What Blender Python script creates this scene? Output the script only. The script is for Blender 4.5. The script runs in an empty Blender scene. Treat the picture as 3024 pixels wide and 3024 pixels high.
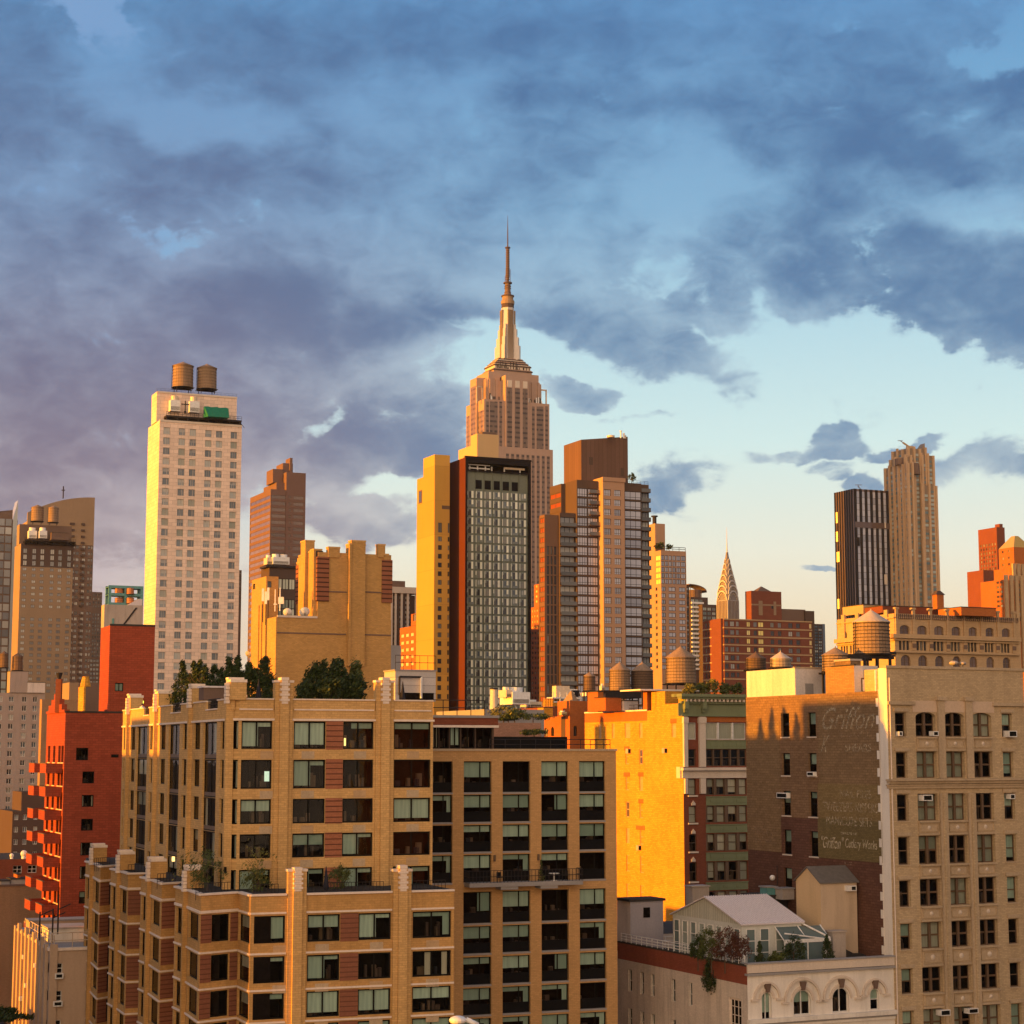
import bpy, math, random
from math import sin, cos, tan, radians as R, pi
from mathutils import Vector, Matrix
random.seed(7)
scene = bpy.context.scene
col = scene.collection
# ------------------------------------------------------------------ camera
FPX, CX, HY, ZC = 5600.0, 1512.0, 2223.0, 55.0
TH = math.atan((HY-1512.0)/FPX)
cd = bpy.data.cameras.new("camera"); cam = bpy.data.objects.new("camera", cd); col.objects.link(cam)
cd.sensor_width = 36; cd.lens = 36*FPX/3024.0; cd.clip_start = 1; cd.clip_end = 20000
cam.location = (0, 0, ZC); cam.rotation_euler = (pi/2+TH, 0, 0)
scene.camera = cam
scene.render.resolution_x = 1024; scene.render.resolution_y = 1024
# ------------------------------------------------------------------ light
SUN_AZ, SUN_EL = -109.0, 3.7          # degrees from the view axis (+ right), elevation
sd = bpy.data.lights.new("sun", 'SUN'); sun = bpy.data.objects.new("sun", sd); col.objects.link(sun)
sd.energy = 5.0; sd.angle = R(0.5); sd.color = (1.0, 0.375, 0.004)
sv = Vector((sin(R(SUN_AZ))*cos(R(SUN_EL)), cos(R(SUN_AZ))*cos(R(SUN_EL)), sin(R(SUN_EL))))
sun.rotation_euler = sv.to_track_quat('Z', 'Y').to_euler()
scene.view_settings.view_transform = 'Standard'; scene.view_settings.look = 'None'
scene.view_settings.exposure = 1.2; scene.view_settings.gamma = 1
EXPO = 2**1.2
def lin(r, g, b, k=1.0):
    f = lambda c: ((c/255.0+0.055)/1.055)**2.4 if c > 10 else c/255.0/12.92
    return (f(r)*k, f(g)*k, f(b)*k, 1.0)
def ray(px):
    x, y = px
    v = Vector(((x-CX), FPX*cos(TH)-(1512.0-y)*sin(TH), FPX*sin(TH)+(1512.0-y)*cos(TH)))
    return v.normalized()
# ------------------------------------------------------------------ sky (world)
w = bpy.data.worlds.new("World"); scene.world = w; w.use_nodes = True
N = w.node_tree.nodes; LK = w.node_tree.links; N.clear()
def nd(t, **k):
    n = N.new(t)
    for a, b in k.items(): setattr(n, a, b)
    return n
def mth(op, a, b=None, c=None, clamp=False):
    n = nd('ShaderNodeMath', operation=op); n.use_clamp = clamp
    for i, v in enumerate((a, b, c)):
        if v is None: continue
        if isinstance(v, (int, float)): n.inputs[i].default_value = v
        else: LK.new(v, n.inputs[i])
    return n.outputs[0]
def mapr(v, a, b, c=0.0, d=1.0, smooth=True):
    n = nd('ShaderNodeMapRange'); n.interpolation_type = 'SMOOTHSTEP' if smooth else 'LINEAR'
    LK.new(v, n.inputs[0])
    for i, q in enumerate((a, b, c, d)): n.inputs[i+1].default_value = q
    return n.outputs[0]
def mixc(f, a, b, mode='MIX'):
    n = nd('ShaderNodeMix', data_type='RGBA', blend_type=mode)
    if isinstance(f, (int, float)): n.inputs[0].default_value = f
    else: LK.new(f, n.inputs[0])
    for i, v in ((6, a), (7, b)):
        if isinstance(v, tuple): n.inputs[i].default_value = v
        else: LK.new(v, n.inputs[i])
    return n.outputs[2]
def ramp(v, stops):
    n = nd('ShaderNodeValToRGB'); LK.new(v, n.inputs[0]); e = n.color_ramp.elements
    while len(e) < len(stops): e.new(0.5)
    for i, (p, c) in enumerate(stops): e[i].position = p; e[i].color = c
    return n.outputs[0]
tc = nd('ShaderNodeTexCoord'); sep = nd('ShaderNodeSeparateXYZ'); LK.new(tc.outputs['Generated'], sep.inputs[0])
X, Y, Z = sep.outputs
az = mth('MULTIPLY', mth('ARCTAN2', X, Y), 57.2958)
el = mth('MULTIPLY', mth('ARCSINE', Z), 57.2958)
pc = nd('ShaderNodeCombineXYZ'); LK.new(az, pc.inputs[0]); LK.new(el, pc.inputs[1]); PV = pc.outputs[0]
def sp(x, y):     # pixel of the 1932-wide view -> azimuth, elevation in degrees
    d = ray((x*1.5652, y*1.5652)); return math.degrees(math.atan2(d.x, d.y)), math.degrees(math.asin(d.z))
def noise(vec, sx, sy, scale, det=6, rough=0.55, off=(0, 0), dist=0.0):
    m = nd('ShaderNodeMapping'); LK.new(vec, m.inputs[0]); m.inputs['Scale'].default_value = (sx, sy, 1)
    m.inputs['Location'].default_value = (off[0], off[1], 0)
    n = nd('ShaderNodeTexNoise'); LK.new(m.outputs[0], n.inputs['Vector']); n.inputs['Scale'].default_value = scale
    n.inputs['Detail'].default_value = det; n.inputs['Roughness'].default_value = rough; n.inputs['Distortion'].default_value = dist
    return n.outputs[0], n.outputs[1]
# warp the position so the edges of the cloud banks are ragged
_, wc = noise(PV, 1, 1.3, 0.16, 7, 0.55)
ws = nd('ShaderNodeVectorMath', operation='SUBTRACT'); LK.new(wc, ws.inputs[0]); ws.inputs[1].default_value = (0.5, 0.5, 0.5)
wm = nd('ShaderNodeVectorMath', operation='SCALE'); LK.new(ws.outputs[0], wm.inputs[0]); wm.inputs['Scale'].default_value = 5.0
wa = nd('ShaderNodeVectorMath', operation='ADD'); LK.new(PV, wa.inputs[0]); LK.new(wm.outputs[0], wa.inputs[1]); PW = wa.outputs[0]
def blob(x, y, rx, ry, rot=0, soft=0.35):
    a, e = sp(x, y); k = 0.01*1.5652*1.02
    s = nd('ShaderNodeVectorMath', operation='SUBTRACT'); LK.new(PW, s.inputs[0]); s.inputs[1].default_value = (a, e, 0)
    m = nd('ShaderNodeMapping'); m.vector_type = 'TEXTURE'; LK.new(s.outputs[0], m.inputs[0])
    m.inputs['Rotation'].default_value = (0, 0, R(rot)); m.inputs['Scale'].default_value = (rx*k, ry*k, 1)
    l = nd('ShaderNodeVectorMath', operation='LENGTH'); LK.new(m.outputs[0], l.inputs[0])
    return mapr(l.outputs['Value'], 1.0+soft, 1.0-soft)
def union(lst):
    o = None
    for (args, k) in lst:
        b = blob(*args)
        b = mth('MULTIPLY', b, k)
        o = b if o is None else mth('MAXIMUM', o, b)
    return o
clear = ramp(mapr(el, 0, 30, smooth=False), [(0, lin(243,208,160)), (.11, lin(244,221,184)), (.2, lin(236,236,218)), (.31, lin(210,236,235)),
   (.42, lin(184,220,232)), (.55, lin(130,184,218)), (.75, lin(96,150,200)), (1, lin(84,132,182))])
# left part of the clear air is more mauve near the horizon
clear = mixc(mapr(az, -4, -14), clear, mixc(mapr(el, 2, 12), lin(214,190,182), lin(120,160,205)))
cov = union([((820, 60, 1300, 360, 0, .25), 1), ((60, 480, 620, 620, 0, .3), 1), ((420, 470, 520, 360, 0, .3), 1), ((560, 660, 380, 190, -5, .3), 1), ((900, 420, 460, 200, 0, .35), 1), ((1330, 330, 380, 200, 0, .4), 1), ((1700, 260, 380, 230, 0, .35), 1),
  ((1850, 560, 230, 150, -12, .25), 1.1), ((1560, 500, 150, 80, -20, .3), .85), ((1345, 540, 120, 80, -18, .3), 1), ((1250, 660, 190, 48, -14, .5), .85), ((1130, 580, 200, 70, 0, .35), 1), ((1095, 735, 80, 40, 0, .3), 1.1),
  ((720, 825, 220, 78, 10, .3), 1), ((480, 800, 350, 170, 5, .3), 1), ((200, 900, 330, 150, 0, .3), 1), ((1480, 840, 120, 20, 12, .4), .8), ((1580, 815, 70, 28, 5, .4), .95), ((1560, 865, 60, 24, 5, .4), .7), ((1700, 815, 90, 16, 12, .4), .75), ((1650, 885, 70, 30, 8, .4), 1), ((1840, 880, 130, 52, -5, .5), .9),
  ((1250, 895, 100, 45, 8, .5), .8), ((670, 985, 150, 70, 8, .4), .85), ((1200, 780, 120, 12, 5, .4), .6), ((1530, 1085, 50, 8, 8, .4), .6), ((120, 1010, 200, 40, 0, .4), .6)])
hol = union([((850, 720, 110, 50, 12, .5), .45), ((612, 793, 50, 20, 20, .6), .55), ((700, 912, 170, 24, -8, .5), .4), ((1770, 390, 110, 36, -15, .6), .3)])
dark = union([((530, 590, 270, 90, -4, .6), 1), ((720, 840, 190, 70, 10, .6), .9), ((1060, 212, 160, 42, 3, .7), .75), ((1556, 190, 240, 90, 0, .7), .8), ((1690, 310, 170, 90, 0, .7), .9), ((1830, 540, 210, 130, -12, .6), 1), ((1345, 545, 100, 60, -18, .7), .8), ((1240, 650, 140, 50, -14, .8), .6), ((1095, 735, 70, 36, 0, .7), .9),
  ((350, 300, 300, 70, 0, .8), .7), ((60, 170, 150, 190, 0, .8), .7), ((150, 760, 380, 230, 0, .8), .8), ((760, 80, 520, 60, 0, .8), .6), ((780, 600, 240, 60, 0, .7), .8), ((1580, 480, 90, 50, 0, .7), .8), ((1650, 870, 160, 70, 0, .8), .7), ((1250, 900, 90, 40, 0, .8), .6), ((1900, 130, 120, 50, 0, .7), .8), ((1050, 600, 100, 60, 0, .7), .7)])
lite = union([((370, 195, 210, 46, -3, .8), 1), ((110, 330, 60, 26, 0, .8), .5), ((190, 90, 110, 60, 20, .8), .5), ((700, 230, 160, 70, 0, .8), .4), ((1010, 470, 210, 70, 0, .8), .55), ((1250, 400, 100, 90, 0, .8), .9), ((1770, 385, 140, 50, -15, .7), 1), ((870, 720, 150, 80, 0, .8), 1), ((680, 920, 180, 60, 0, .8), .9), ((1430, 600, 110, 90, 0, .8), .8), ((1400, 330, 110, 50, 0, .8), .7), ((1330, 130, 160, 50, 0, .8), .5), ((380, 960, 220, 60, 0, .8), .6)])
n1, _ = noise(PV, 1, 1.5, 0.30, 12, 0.56, dist=.25)
n3, _ = noise(PV, 1, 1.7, 0.75, 10, 0.6, (3, 9), .5)
n4, _ = noise(PV, 1, 1.6, 0.16, 8, 0.55, (13, 5), 0.3)
f = mth('SUBTRACT', cov, hol)
f = mth('ADD', f, mth('MULTIPLY', mth('SUBTRACT', n1, 0.5), 1.6)); f = mth('ADD', f, mth('MULTIPLY', mth('SUBTRACT', n3, 0.5), 1.2))
dens = mapr(f, 0.20, 0.76)
t = mth('ADD', mth('MULTIPLY', dark, .46), .34); t = mth('SUBTRACT', t, mth('MULTIPLY', lite, .48))
t = mth('ADD', t, mth('MULTIPLY', mth('SUBTRACT', n4, 0.5), .9)); t = mth('ADD', t, mth('MULTIPLY', mth('SUBTRACT', n1, 0.5), .9)); t = mth('ADD', t, mth('MULTIPLY', mth('SUBTRACT', n3, 0.5), .8))
t = mth('MULTIPLY', t, mapr(dens, .1, 1, .3, 1)); t = mapr(t, -.1, .95)
ce = mapr(el, 3, 22, smooth=False)
azr = mapr(az, 3, -11)
thin = mixc(azr, ramp(ce, [(0, lin(226,222,206)), (.35, lin(190,212,220)), (.7, lin(132,178,212)), (1, lin(100,152,200))]),
            ramp(ce, [(0, lin(208,188,182)), (.35, lin(170,170,184)), (.7, lin(124,158,196)), (1, lin(100,152,200))]))
thk = mixc(azr, ramp(ce, [(0, lin(128,158,184)), (.35, lin(102,140,176)), (.7, lin(78,118,162)), (1, lin(72,114,162))]),
            ramp(ce, [(0, lin(148,132,140)), (.3, lin(124,118,140)), (.6, lin(94,112,148)), (1, lin(74,110,154))]))
cloud = mixc(t, thin, thk)
front = mixc(dens, clear, cloud)
# the sunset glow: warm bright sky to the west and south, behind the camera
bk = mapr(Y, 0.3, -0.25)
westd = mapr(mth('ADD', mth('MULTIPLY', X, sin(R(-170))), mth('MULTIPLY', Y, cos(R(-170)))), 0.45, 1.0)
glow = ramp(mapr(el, -5, 85, smooth=False), [(0, (.34, .30, .28, 1)), (.15, (.34, .34, .38, 1)), (.5, (.34, .33, .36, 1)), (1, (.26, .33, .46, 1))])
wglow = ramp(mapr(el, -5, 85, smooth=False), [(0, (3.5, 2.2, 1.2, 1)), (.2, (3.15, 2.12, 1.3, 1)), (.5, (1.5, 1.14, .88, 1)), (1, (.3, .36, .48, 1))])
glow = mixc(westd, glow, wglow)
skyc = mixc(bk, front, glow)
skyc = mixc(mapr(el, 40, 75), skyc, (.30, .36, .46, 1))
skyt = nd('ShaderNodeTexSky'); skyt.sky_type = 'NISHITA'; skyt.sun_disc = False
skyt.sun_elevation = R(SUN_EL); skyt.sun_rotation = R(SUN_AZ)
add = mixc(1.0, skyc, mixc(0.0, (0, 0, 0, 1), (0, 0, 0, 1)), 'ADD')
nsk = nd('ShaderNodeVectorMath', operation='SCALE'); LK.new(skyt.outputs[0], nsk.inputs[0]); nsk.inputs['Scale'].default_value = 0.004
add = mixc(1.0, skyc, nsk.outputs[0], 'ADD')
bg = nd('ShaderNodeBackground'); LK.new(add, bg.inputs[0]); bg.inputs[1].default_value = 1.0/EXPO
wo = nd('ShaderNodeOutputWorld'); LK.new(bg.outputs[0], wo.inputs[0])

# ------------------------------------------------------------------ materials
MATS = {}
def newmat(name):
    m = bpy.data.materials.new(name); m.use_nodes = True; nt = m.node_tree; nt.nodes.clear()
    o = nt.nodes.new('ShaderNodeOutputMaterial'); p = nt.nodes.new('ShaderNodeBsdfPrincipled'); nt.links.new(p.outputs[0], o.inputs[0])
    MATS[name] = m
    return m, nt, p, o
def nmath(nt, op, a, b=None, clamp=False):
    n = nt.nodes.new('ShaderNodeMath'); n.operation = op; n.use_clamp = clamp
    for i, v in enumerate((a, b)):
        if v is None: continue
        if isinstance(v, (int, float)): n.inputs[i].default_value = v
        else: nt.links.new(v, n.inputs[i])
    return n.outputs[0]
def nmix(nt, f, a, b, mode='MIX'):
    n = nt.nodes.new('ShaderNodeMix'); n.data_type = 'RGBA'; n.blend_type = mode
    if isinstance(f, (int, float)): n.inputs[0].default_value = f
    else: nt.links.new(f, n.inputs[0])
    for i, v in ((6, a), (7, b)):
        if isinstance(v, tuple): n.inputs[i].default_value = v if len(v) == 4 else v+(1,)
        else: nt.links.new(v, n.inputs[i])
    return n.outputs[2]
def nnoise(nt, vec, scale, det=4, rough=.5, sc=None):
    if sc:
        m = nt.nodes.new('ShaderNodeMapping'); nt.links.new(vec, m.inputs[0]); m.inputs['Scale'].default_value = sc; vec = m.outputs[0]
    n = nt.nodes.new('ShaderNodeTexNoise'); nt.links.new(vec, n.inputs['Vector']); n.inputs['Scale'].default_value = scale
    n.inputs['Detail'].default_value = det; n.inputs['Roughness'].default_value = rough
    return n.outputs[0]
def nmap(nt, v, a, b, c=0., d=1.):
    n = nt.nodes.new('ShaderNodeMapRange'); nt.links.new(v, n.inputs[0])
    for i, q in enumerate((a, b, c, d)): n.inputs[i+1].default_value = q
    return n.outputs[0]
def nflat(nt):
    tc = nt.nodes.new('ShaderNodeTexCoord'); s = nt.nodes.new('ShaderNodeSeparateXYZ'); nt.links.new(tc.outputs['Object'], s.inputs[0])
    c = nt.nodes.new('ShaderNodeCombineXYZ'); nt.links.new(nmath(nt, 'ADD', s.outputs[0], s.outputs[1]), c.inputs[0]); nt.links.new(s.outputs[2], c.inputs[1])
    return tc.outputs['Object'], c.outputs[0], s.outputs[2]
def k3(c, k): return (c[0]*k, c[1]*k, c[2]*k, 1)
def wall(name, c, brick=0.0, stain=.22, streak=.2, rough=.85, grain=.25, stripe=None, c2=None, panel=None, spec=.12, bs=1.0, metal=0.):
    """masonry, stucco or panel wall: base colour, stains, weather streaks, brick courses, optional stripe (pitch, duty) in colour c2"""
    m, nt, p, o = newmat(name)
    O, F, z = nflat(nt)
    big = nnoise(nt, O, .11, 5, .6); st = nnoise(nt, O, .9, 4, .6, (1, 1, .12)); fine = nnoise(nt, O, 5, 3, .7)
    base = nmix(nt, nmap(nt, big, .3, .7), k3(c, 1-stain), k3(c, 1+stain*.6))
    base = nmix(nt, nmap(nt, st, .48, .75, 0, streak), base, k3(c, .45))
    base = nmix(nt, nmap(nt, fine, .25, .75, 0, 1), nmix(nt, grain, base, k3(c, .55)), nmix(nt, grain, base, k3(c, 1.35)))
    if brick:
        b = nt.nodes.new('ShaderNodeTexBrick'); nt.links.new(F, b.inputs['Vector']); b.inputs['Scale'].default_value = 1.0
        b.inputs['Brick Width'].default_value = .42*bs; b.inputs['Row Height'].default_value = .16*bs; b.inputs['Mortar Size'].default_value = .018*bs
        b.inputs['Color1'].default_value = (.82, .82, .82, 1); b.inputs['Color2'].default_value = (1.12, 1.12, 1.12, 1); b.inputs['Mortar'].default_value = (.72, .72, .7, 1)
        base = nmix(nt, brick, base, nmix(nt, 1.0, base, b.outputs[0], 'MULTIPLY'))
    if stripe:
        pitch, duty = stripe
        fr = nmath(nt, 'FRACT', nmath(nt, 'DIVIDE', z, pitch))
        base = nmix(nt, nmath(nt, 'LESS_THAN', fr, duty), base, tuple(c2)+(1,) if len(c2) == 3 else c2)
    if panel:
        b = nt.nodes.new('ShaderNodeTexBrick'); nt.links.new(F, b.inputs['Vector']); b.inputs['Scale'].default_value = 1.0; b.offset = panel[2] if len(panel) > 2 else 0.0
        b.inputs['Brick Width'].default_value = panel[0]; b.inputs['Row Height'].default_value = panel[1]; b.inputs['Mortar Size'].default_value = .04
        b.inputs['Color1'].default_value = (.9, .9, .9, 1); b.inputs['Color2'].default_value = (1.08, 1.08, 1.08, 1); b.inputs['Mortar'].default_value = (.6, .6, .6, 1)
        base = nmix(nt, 1.0, base, b.outputs[0], 'MULTIPLY')
    nt.links.new(base, p.inputs['Base Color']); p.inputs['Roughness'].default_value = rough; p.inputs['Specular IOR Level'].default_value = spec; p.inputs['Metallic'].default_value = metal
    bp = nt.nodes.new('ShaderNodeBump'); bp.inputs['Strength'].default_value = .35; bp.inputs['Distance'].default_value = .03
    nt.links.new(nnoise(nt, O, 3, 4, .7), bp.inputs['Height']); nt.links.new(bp.outputs[0], p.inputs['Normal'])
    return m
def glassfar(name, dark, light, blindmix=.3, rough=.12, spec=.6):
    """opaque window glass seen from far: the tone varies from window to window (object random + face attribute)"""
    m, nt, p, o = newmat(name)
    oi = nt.nodes.new('ShaderNodeObjectInfo'); at = nt.nodes.new('ShaderNodeAttribute'); at.attribute_name = 'rnd'
    r = nmath(nt, 'FRACT', nmath(nt, 'ADD', oi.outputs['Random'], at.outputs['Fac']))
    c = nmix(nt, nmap(nt, r, 1-blindmix-.15, 1-blindmix+.1), nmix(nt, r, dark, k3(dark, 1.9)), light)
    nt.links.new(c, p.inputs['Base Color']); p.inputs['Roughness'].default_value = rough; p.inputs['Specular IOR Level'].default_value = spec
    p.inputs['Coat Weight'].default_value = .2; p.inputs['Coat Roughness'].default_value = .04
    tc = nt.nodes.new('ShaderNodeTexCoord')
    bp = nt.nodes.new('ShaderNodeBump'); bp.inputs['Strength'].default_value = .12; bp.inputs['Distance'].default_value = .2
    nt.links.new(nnoise(nt, tc.outputs['Object'], .5, 2, .5), bp.inputs['Height']); nt.links.new(bp.outputs[0], p.inputs['Normal'])
    return m
def plain(name, c, rough=.6, metal=0., emit=None, var=.15):
    m, nt, p, o = newmat(name)
    tc = nt.nodes.new('ShaderNodeTexCoord'); n = nnoise(nt, tc.outputs['Object'], 2.5, 4, .6)
    nt.links.new(nmix(nt, nmap(nt, n, .3, .7), k3(c, 1-var), k3(c, 1+var)), p.inputs['Base Color'])
    p.inputs['Roughness'].default_value = rough; p.inputs['Metallic'].default_value = metal; p.inputs['Specular IOR Level'].default_value = .04 if max(c) < .05 else .25
    if emit: p.inputs['Emission Color'].default_value = emit[0]; p.inputs['Emission Strength'].default_value = emit[1]
    return m
def fabric(name, c, folds=1.2):
    m, nt, p, o = newmat(name); oi = nt.nodes.new('ShaderNodeObjectInfo'); O, F, z = nflat(nt)
    r = oi.outputs['Random']; base = nmix(nt, r, (c[0]*.62, c[1]*.66, c[2]*.6, 1), (c[0]*1.25, c[1]*1.2, c[2]*1.12, 1))
    base = nmix(nt, nmap(nt, nnoise(nt, O, folds, 3, .6, (3, 3, .15)), .35, .65, 0, .5), base, k3(c, .55)); nt.links.new(base, p.inputs['Base Color']); p.inputs['Roughness'].default_value = .95; p.inputs['Specular IOR Level'].default_value = .05
    return m
def pane_mat():
    m, nt, p, o = newmat('pane'); nt.nodes.remove(p)
    t = nt.nodes.new('ShaderNodeBsdfTransparent'); t.inputs[0].default_value = (.82, .86, .82, 1)
    g = nt.nodes.new('ShaderNodeBsdfGlossy'); g.inputs['Roughness'].default_value = .02; g.inputs[0].default_value = (.9, .9, .9, 1)
    f = nt.nodes.new('ShaderNodeFresnel'); f.inputs[0].default_value = 1.45
    fr = nmath(nt, 'MULTIPLY_ADD', f.outputs[0], .5); fr.node.inputs[2].default_value = .0
    x = nt.nodes.new('ShaderNodeMixShader'); nt.links.new(fr, x.inputs[0]); nt.links.new(t.outputs[0], x.inputs[1]); nt.links.new(g.outputs[0], x.inputs[2])
    tc = nt.nodes.new('ShaderNodeTexCoord'); oi = nt.nodes.new('ShaderNodeObjectInfo')
    bp = nt.nodes.new('ShaderNodeBump'); bp.inputs['Strength'].default_value = .08; bp.inputs['Distance'].default_value = .1
    va = nt.nodes.new('ShaderNodeVectorMath'); nt.links.new(tc.outputs['Object'], va.inputs[0]); nt.links.new(oi.outputs['Location'], va.inputs[1])
    nt.links.new(nnoise(nt, va.outputs[0], .8, 2, .5), bp.inputs['Height']); nt.links.new(bp.outputs[0], g.inputs['Normal'])
    nt.links.new(x.outputs[0], o.inputs[0])
    return m
def leafmat(name, c, c2):
    m, nt, p, o = newmat(name)
    at = nt.nodes.new('ShaderNodeAttribute'); at.attribute_name = 'rnd'
    nt.links.new(nmix(nt, at.outputs['Fac'], tuple(c)+(1,), tuple(c2)+(1,)), p.inputs['Base Color']); p.inputs['Roughness'].default_value = .6
    p.inputs['Specular IOR Level'].default_value = .25
    return m
wall('tan_brick', (.58, .355, .14), brick=.7, stain=.2, streak=.3, grain=.28, bs=1.2)
wall('tan_brick_low', (.50, .285, .10), brick=.6, stain=.24, streak=.45, grain=.28, bs=1.2)
wall('center_brick', (.50, .29, .12), brick=.6, stain=.12, streak=.12, grain=.22)
wall('deco_brick', (.47, .275, .095), brick=.8, stain=.14, streak=.14, grain=.25, bs=1.6)
wall('deco_stripe', (.26, .10, .055), stripe=(1.0, .28), c2=(.06, .025, .015))
wall('red_stripe', (.34, .13, .07), stripe=(.47, .2), c2=(.10, .035, .02), brick=.5)
wall('red_dark_stripe', (.24, .095, .055), stripe=(.40, .25), c2=(.13, .05, .03), brick=.4)
wall('limestone', (.62, .52, .42), stain=.1, streak=.25)
wall('white_trim', (.72, .60, .50), stain=.1, streak=.3)
wall('red_brick_left', (.32, .066, .032), brick=.9, stain=.16, streak=.2, grain=.28, bs=1.8)
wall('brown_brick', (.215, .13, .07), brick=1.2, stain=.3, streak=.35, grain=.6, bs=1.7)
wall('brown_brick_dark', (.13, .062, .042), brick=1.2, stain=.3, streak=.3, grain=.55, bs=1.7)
wall('sign_ghost', (.225, .145, .075), brick=1.2, stain=.35, streak=.4, grain=.65, bs=1.7)
wall('loft_stone', (.49, .365, .22), brick=.8, stain=.22, streak=.4, grain=.32, panel=None)
wall('loft_trim', (.45, .34, .22), stain=.2, streak=.5, grain=.4)
wall('hotel_stone', (.76, .58, .46), stain=.08, streak=.14, grain=.14, panel=(2.2, 1.1, .5))
wall('tower_tan', (.29, .20, .125), stain=.1, streak=.1)
wall('tower_dark', (.09, .06, .05), stain=.1, streak=.1)
wall('tower_brown', (.16, .105, .08), stain=.1, streak=.1)
wall('brown_granite', (.17, .10, .08), stain=.1, streak=.05, stripe=None)
wall('yellow_panel', (.52, .29, .06), stain=.06, streak=.1, panel=(40, 11.5, 0))
wall('rust_panel', (.10, .026, .011), stain=.08, streak=.1)
wall('cream_panel', (.54, .36, .18), stain=.05, streak=.05)
wall('esb_stone', (.40, .27, .205), stain=.1, streak=.15, grain=.15)
wall('brown_metal', (.145, .082, .058), stain=.06, streak=.05, panel=(1.4, 30, 0))
wall('apart_tan', (.42, .25, .155), stain=.08, streak=.08)
wall('apart_dark', (.10, .065, .048), stain=.08, streak=.08)
wall('red_brick_far', (.20, .068, .042), brick=.4, stain=.08, streak=.05, bs=3)
wall('orn_stone', (.46, .31, .17), stain=.12, streak=.25, brick=.3, bs=4)
wall('yellow_brick', (.62, .295, .04), brick=1.0, stain=.28, streak=.35, grain=.45, bs=1.8)
wall('orange_brick', (.42, .13, .035), brick=.7, stain=.15, streak=.2, grain=.3)
wall('maroon_brick', (.21, .065, .035), brick=.7, stain=.12, streak=.2, grain=.25)
wall('green_paint', (.19, .215, .12), stain=.12, streak=.35, grain=.2)
wall('cream_stucco', (.72, .66, .58), stain=.1, streak=.45, grain=.15)
wall('cream_side', (.62, .53, .45), stain=.35, streak=1.0, grain=.3, brick=.3)
wall('white_wall', (.64, .58, .54), stain=.2, streak=.7, grain=.3)
wall('beige_left', (.46, .33, .23), stain=.12, streak=.3, grain=.2)
wall('blank_tan', (.34, .20, .11), stain=.15, streak=.4, grain=.25, brick=.4)
wall('grey_left', (.35, .29, .26), stain=.1, streak=.3, grain=.2)
wall('roof_tar', (.05, .045, .04), stain=.3, streak=0, rough=.95)
wall('roof_grey', (.30, .28, .27), stain=.2, streak=0)
wall('pale_roof', (.62, .56, .56), stain=.06, streak=.05, rough=.5)
wall('concrete', (.42, .36, .31), stain=.2, streak=.5)
wall('wood_tank', (.30, .20, .125), stain=.35, streak=1.0, grain=.6, rough=.8)
wall('wood_dark', (.16, .10, .065), stain=.25, streak=.9, grain=.5, rough=.8)
wall('metal_tank', (.55, .42, .30), stain=.2, streak=.6, grain=.2, rough=.45)
plain('steel_dark', (.035, .03, .03), .5)
plain('frame_dark', (.009, .009, .008), .5)
plain('frame_brown', (.12, .075, .045), .5)
plain('frame_white', (.62, .60, .56), .5)
plain('white_metal', (.68, .66, .63), .4)
plain('brass_unit', (.62, .50, .36), .45)
fabric('blind', (.42, .55, .53))
fabric('shade', (.42, .43, .40)); fabric('curtain', (.62, .58, .52), 5.)
plain('room', (.009, .007, .006), .9, var=.5)
plain('spandrel_black', (.008, .008, .009), .45)
plain('green_tarp', (.01, .17, .10), .6)
plain('black_metal', (.015, .013, .014), .35)
plain('teal_metal', (.10, .27, .27), .5)
plain('copper_gold', (.75, .48, .14), .3, .6)
wall('metal_grey', (.34, .31, .29), stain=.1, streak=.2, rough=.5); plain('chrome', (.50, .45, .41), .4, .25)
plain('lamp_warm', (1, .8, .4), .5, emit=((1, .62, .18, 1), .9))
plain('lamp_green', (.8, .9, .2), .5, emit=((.75, .85, .05, 1), 1.3))
plain('screen_lit', (.8, .95, .8), .5, emit=((.7, 1, .8, 1), .3))
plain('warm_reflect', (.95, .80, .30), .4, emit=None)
plain('skin', (.45, .28, .20), .6); plain('shirt_white', (.7, .7, .7), .8); plain('cloth_dark', (.03, .03, .04), .8)
plain('bark', (.09, .06, .04), .9)
plain('terracotta', (.45, .18, .08), .8)
glassfar('glass_hotel', (.06, .082, .105, 1), (.34, .36, .34, 1), .25)
glassfar('glass_dark', (.035, .034, .038, 1), (.22, .21, .18, 1), .2)
glassfar('glass_mid', (.15, .155, .16, 1), (.38, .37, .33, 1), .3)
glassfar('glass_sky_reflect', (.27, .28, .33, 1), (.45, .45, .50, 1), .4, .08, 1.0)  # silvery sky reflection put into the base colour
glassfar('glass_green', (.11, .135, .10, 1), (.50, .52, .40, 1), .42)
glassfar('curtain_glass', (.60, .60, .47, 1), (.74, .72, .58, 1), .4); glassfar('glass_grn_d', (.15, .17, .16, 1), (.2, .22, .18, 1), .4)
glassfar('glass_teal', (.10, .14, .14, 1), (.35, .40, .36, 1), .35)
glassfar('glass_brown', (.085, .055, .045, 1), (.16, .11, .09, 1), .3)
glassfar('glass_band', (.07, .07, .065, 1), (.12, .12, .11, 1), .5)
glassfar('glass_sun_glint', (.70, .55, .16, 1), (.85, .7, .3, 1), .5)  # yellow sun reflection put into the glass colour
glassfar('glass_red', (.20, .05, .02, 1), (.3, .12, .05, 1), .3)
pane_mat()
leafmat('leaf_dark', (.010, .020, .006), (.05, .075, .016)); leafmat('leaf_mid', (.03, .05, .012), (.12, .13, .03))
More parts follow.
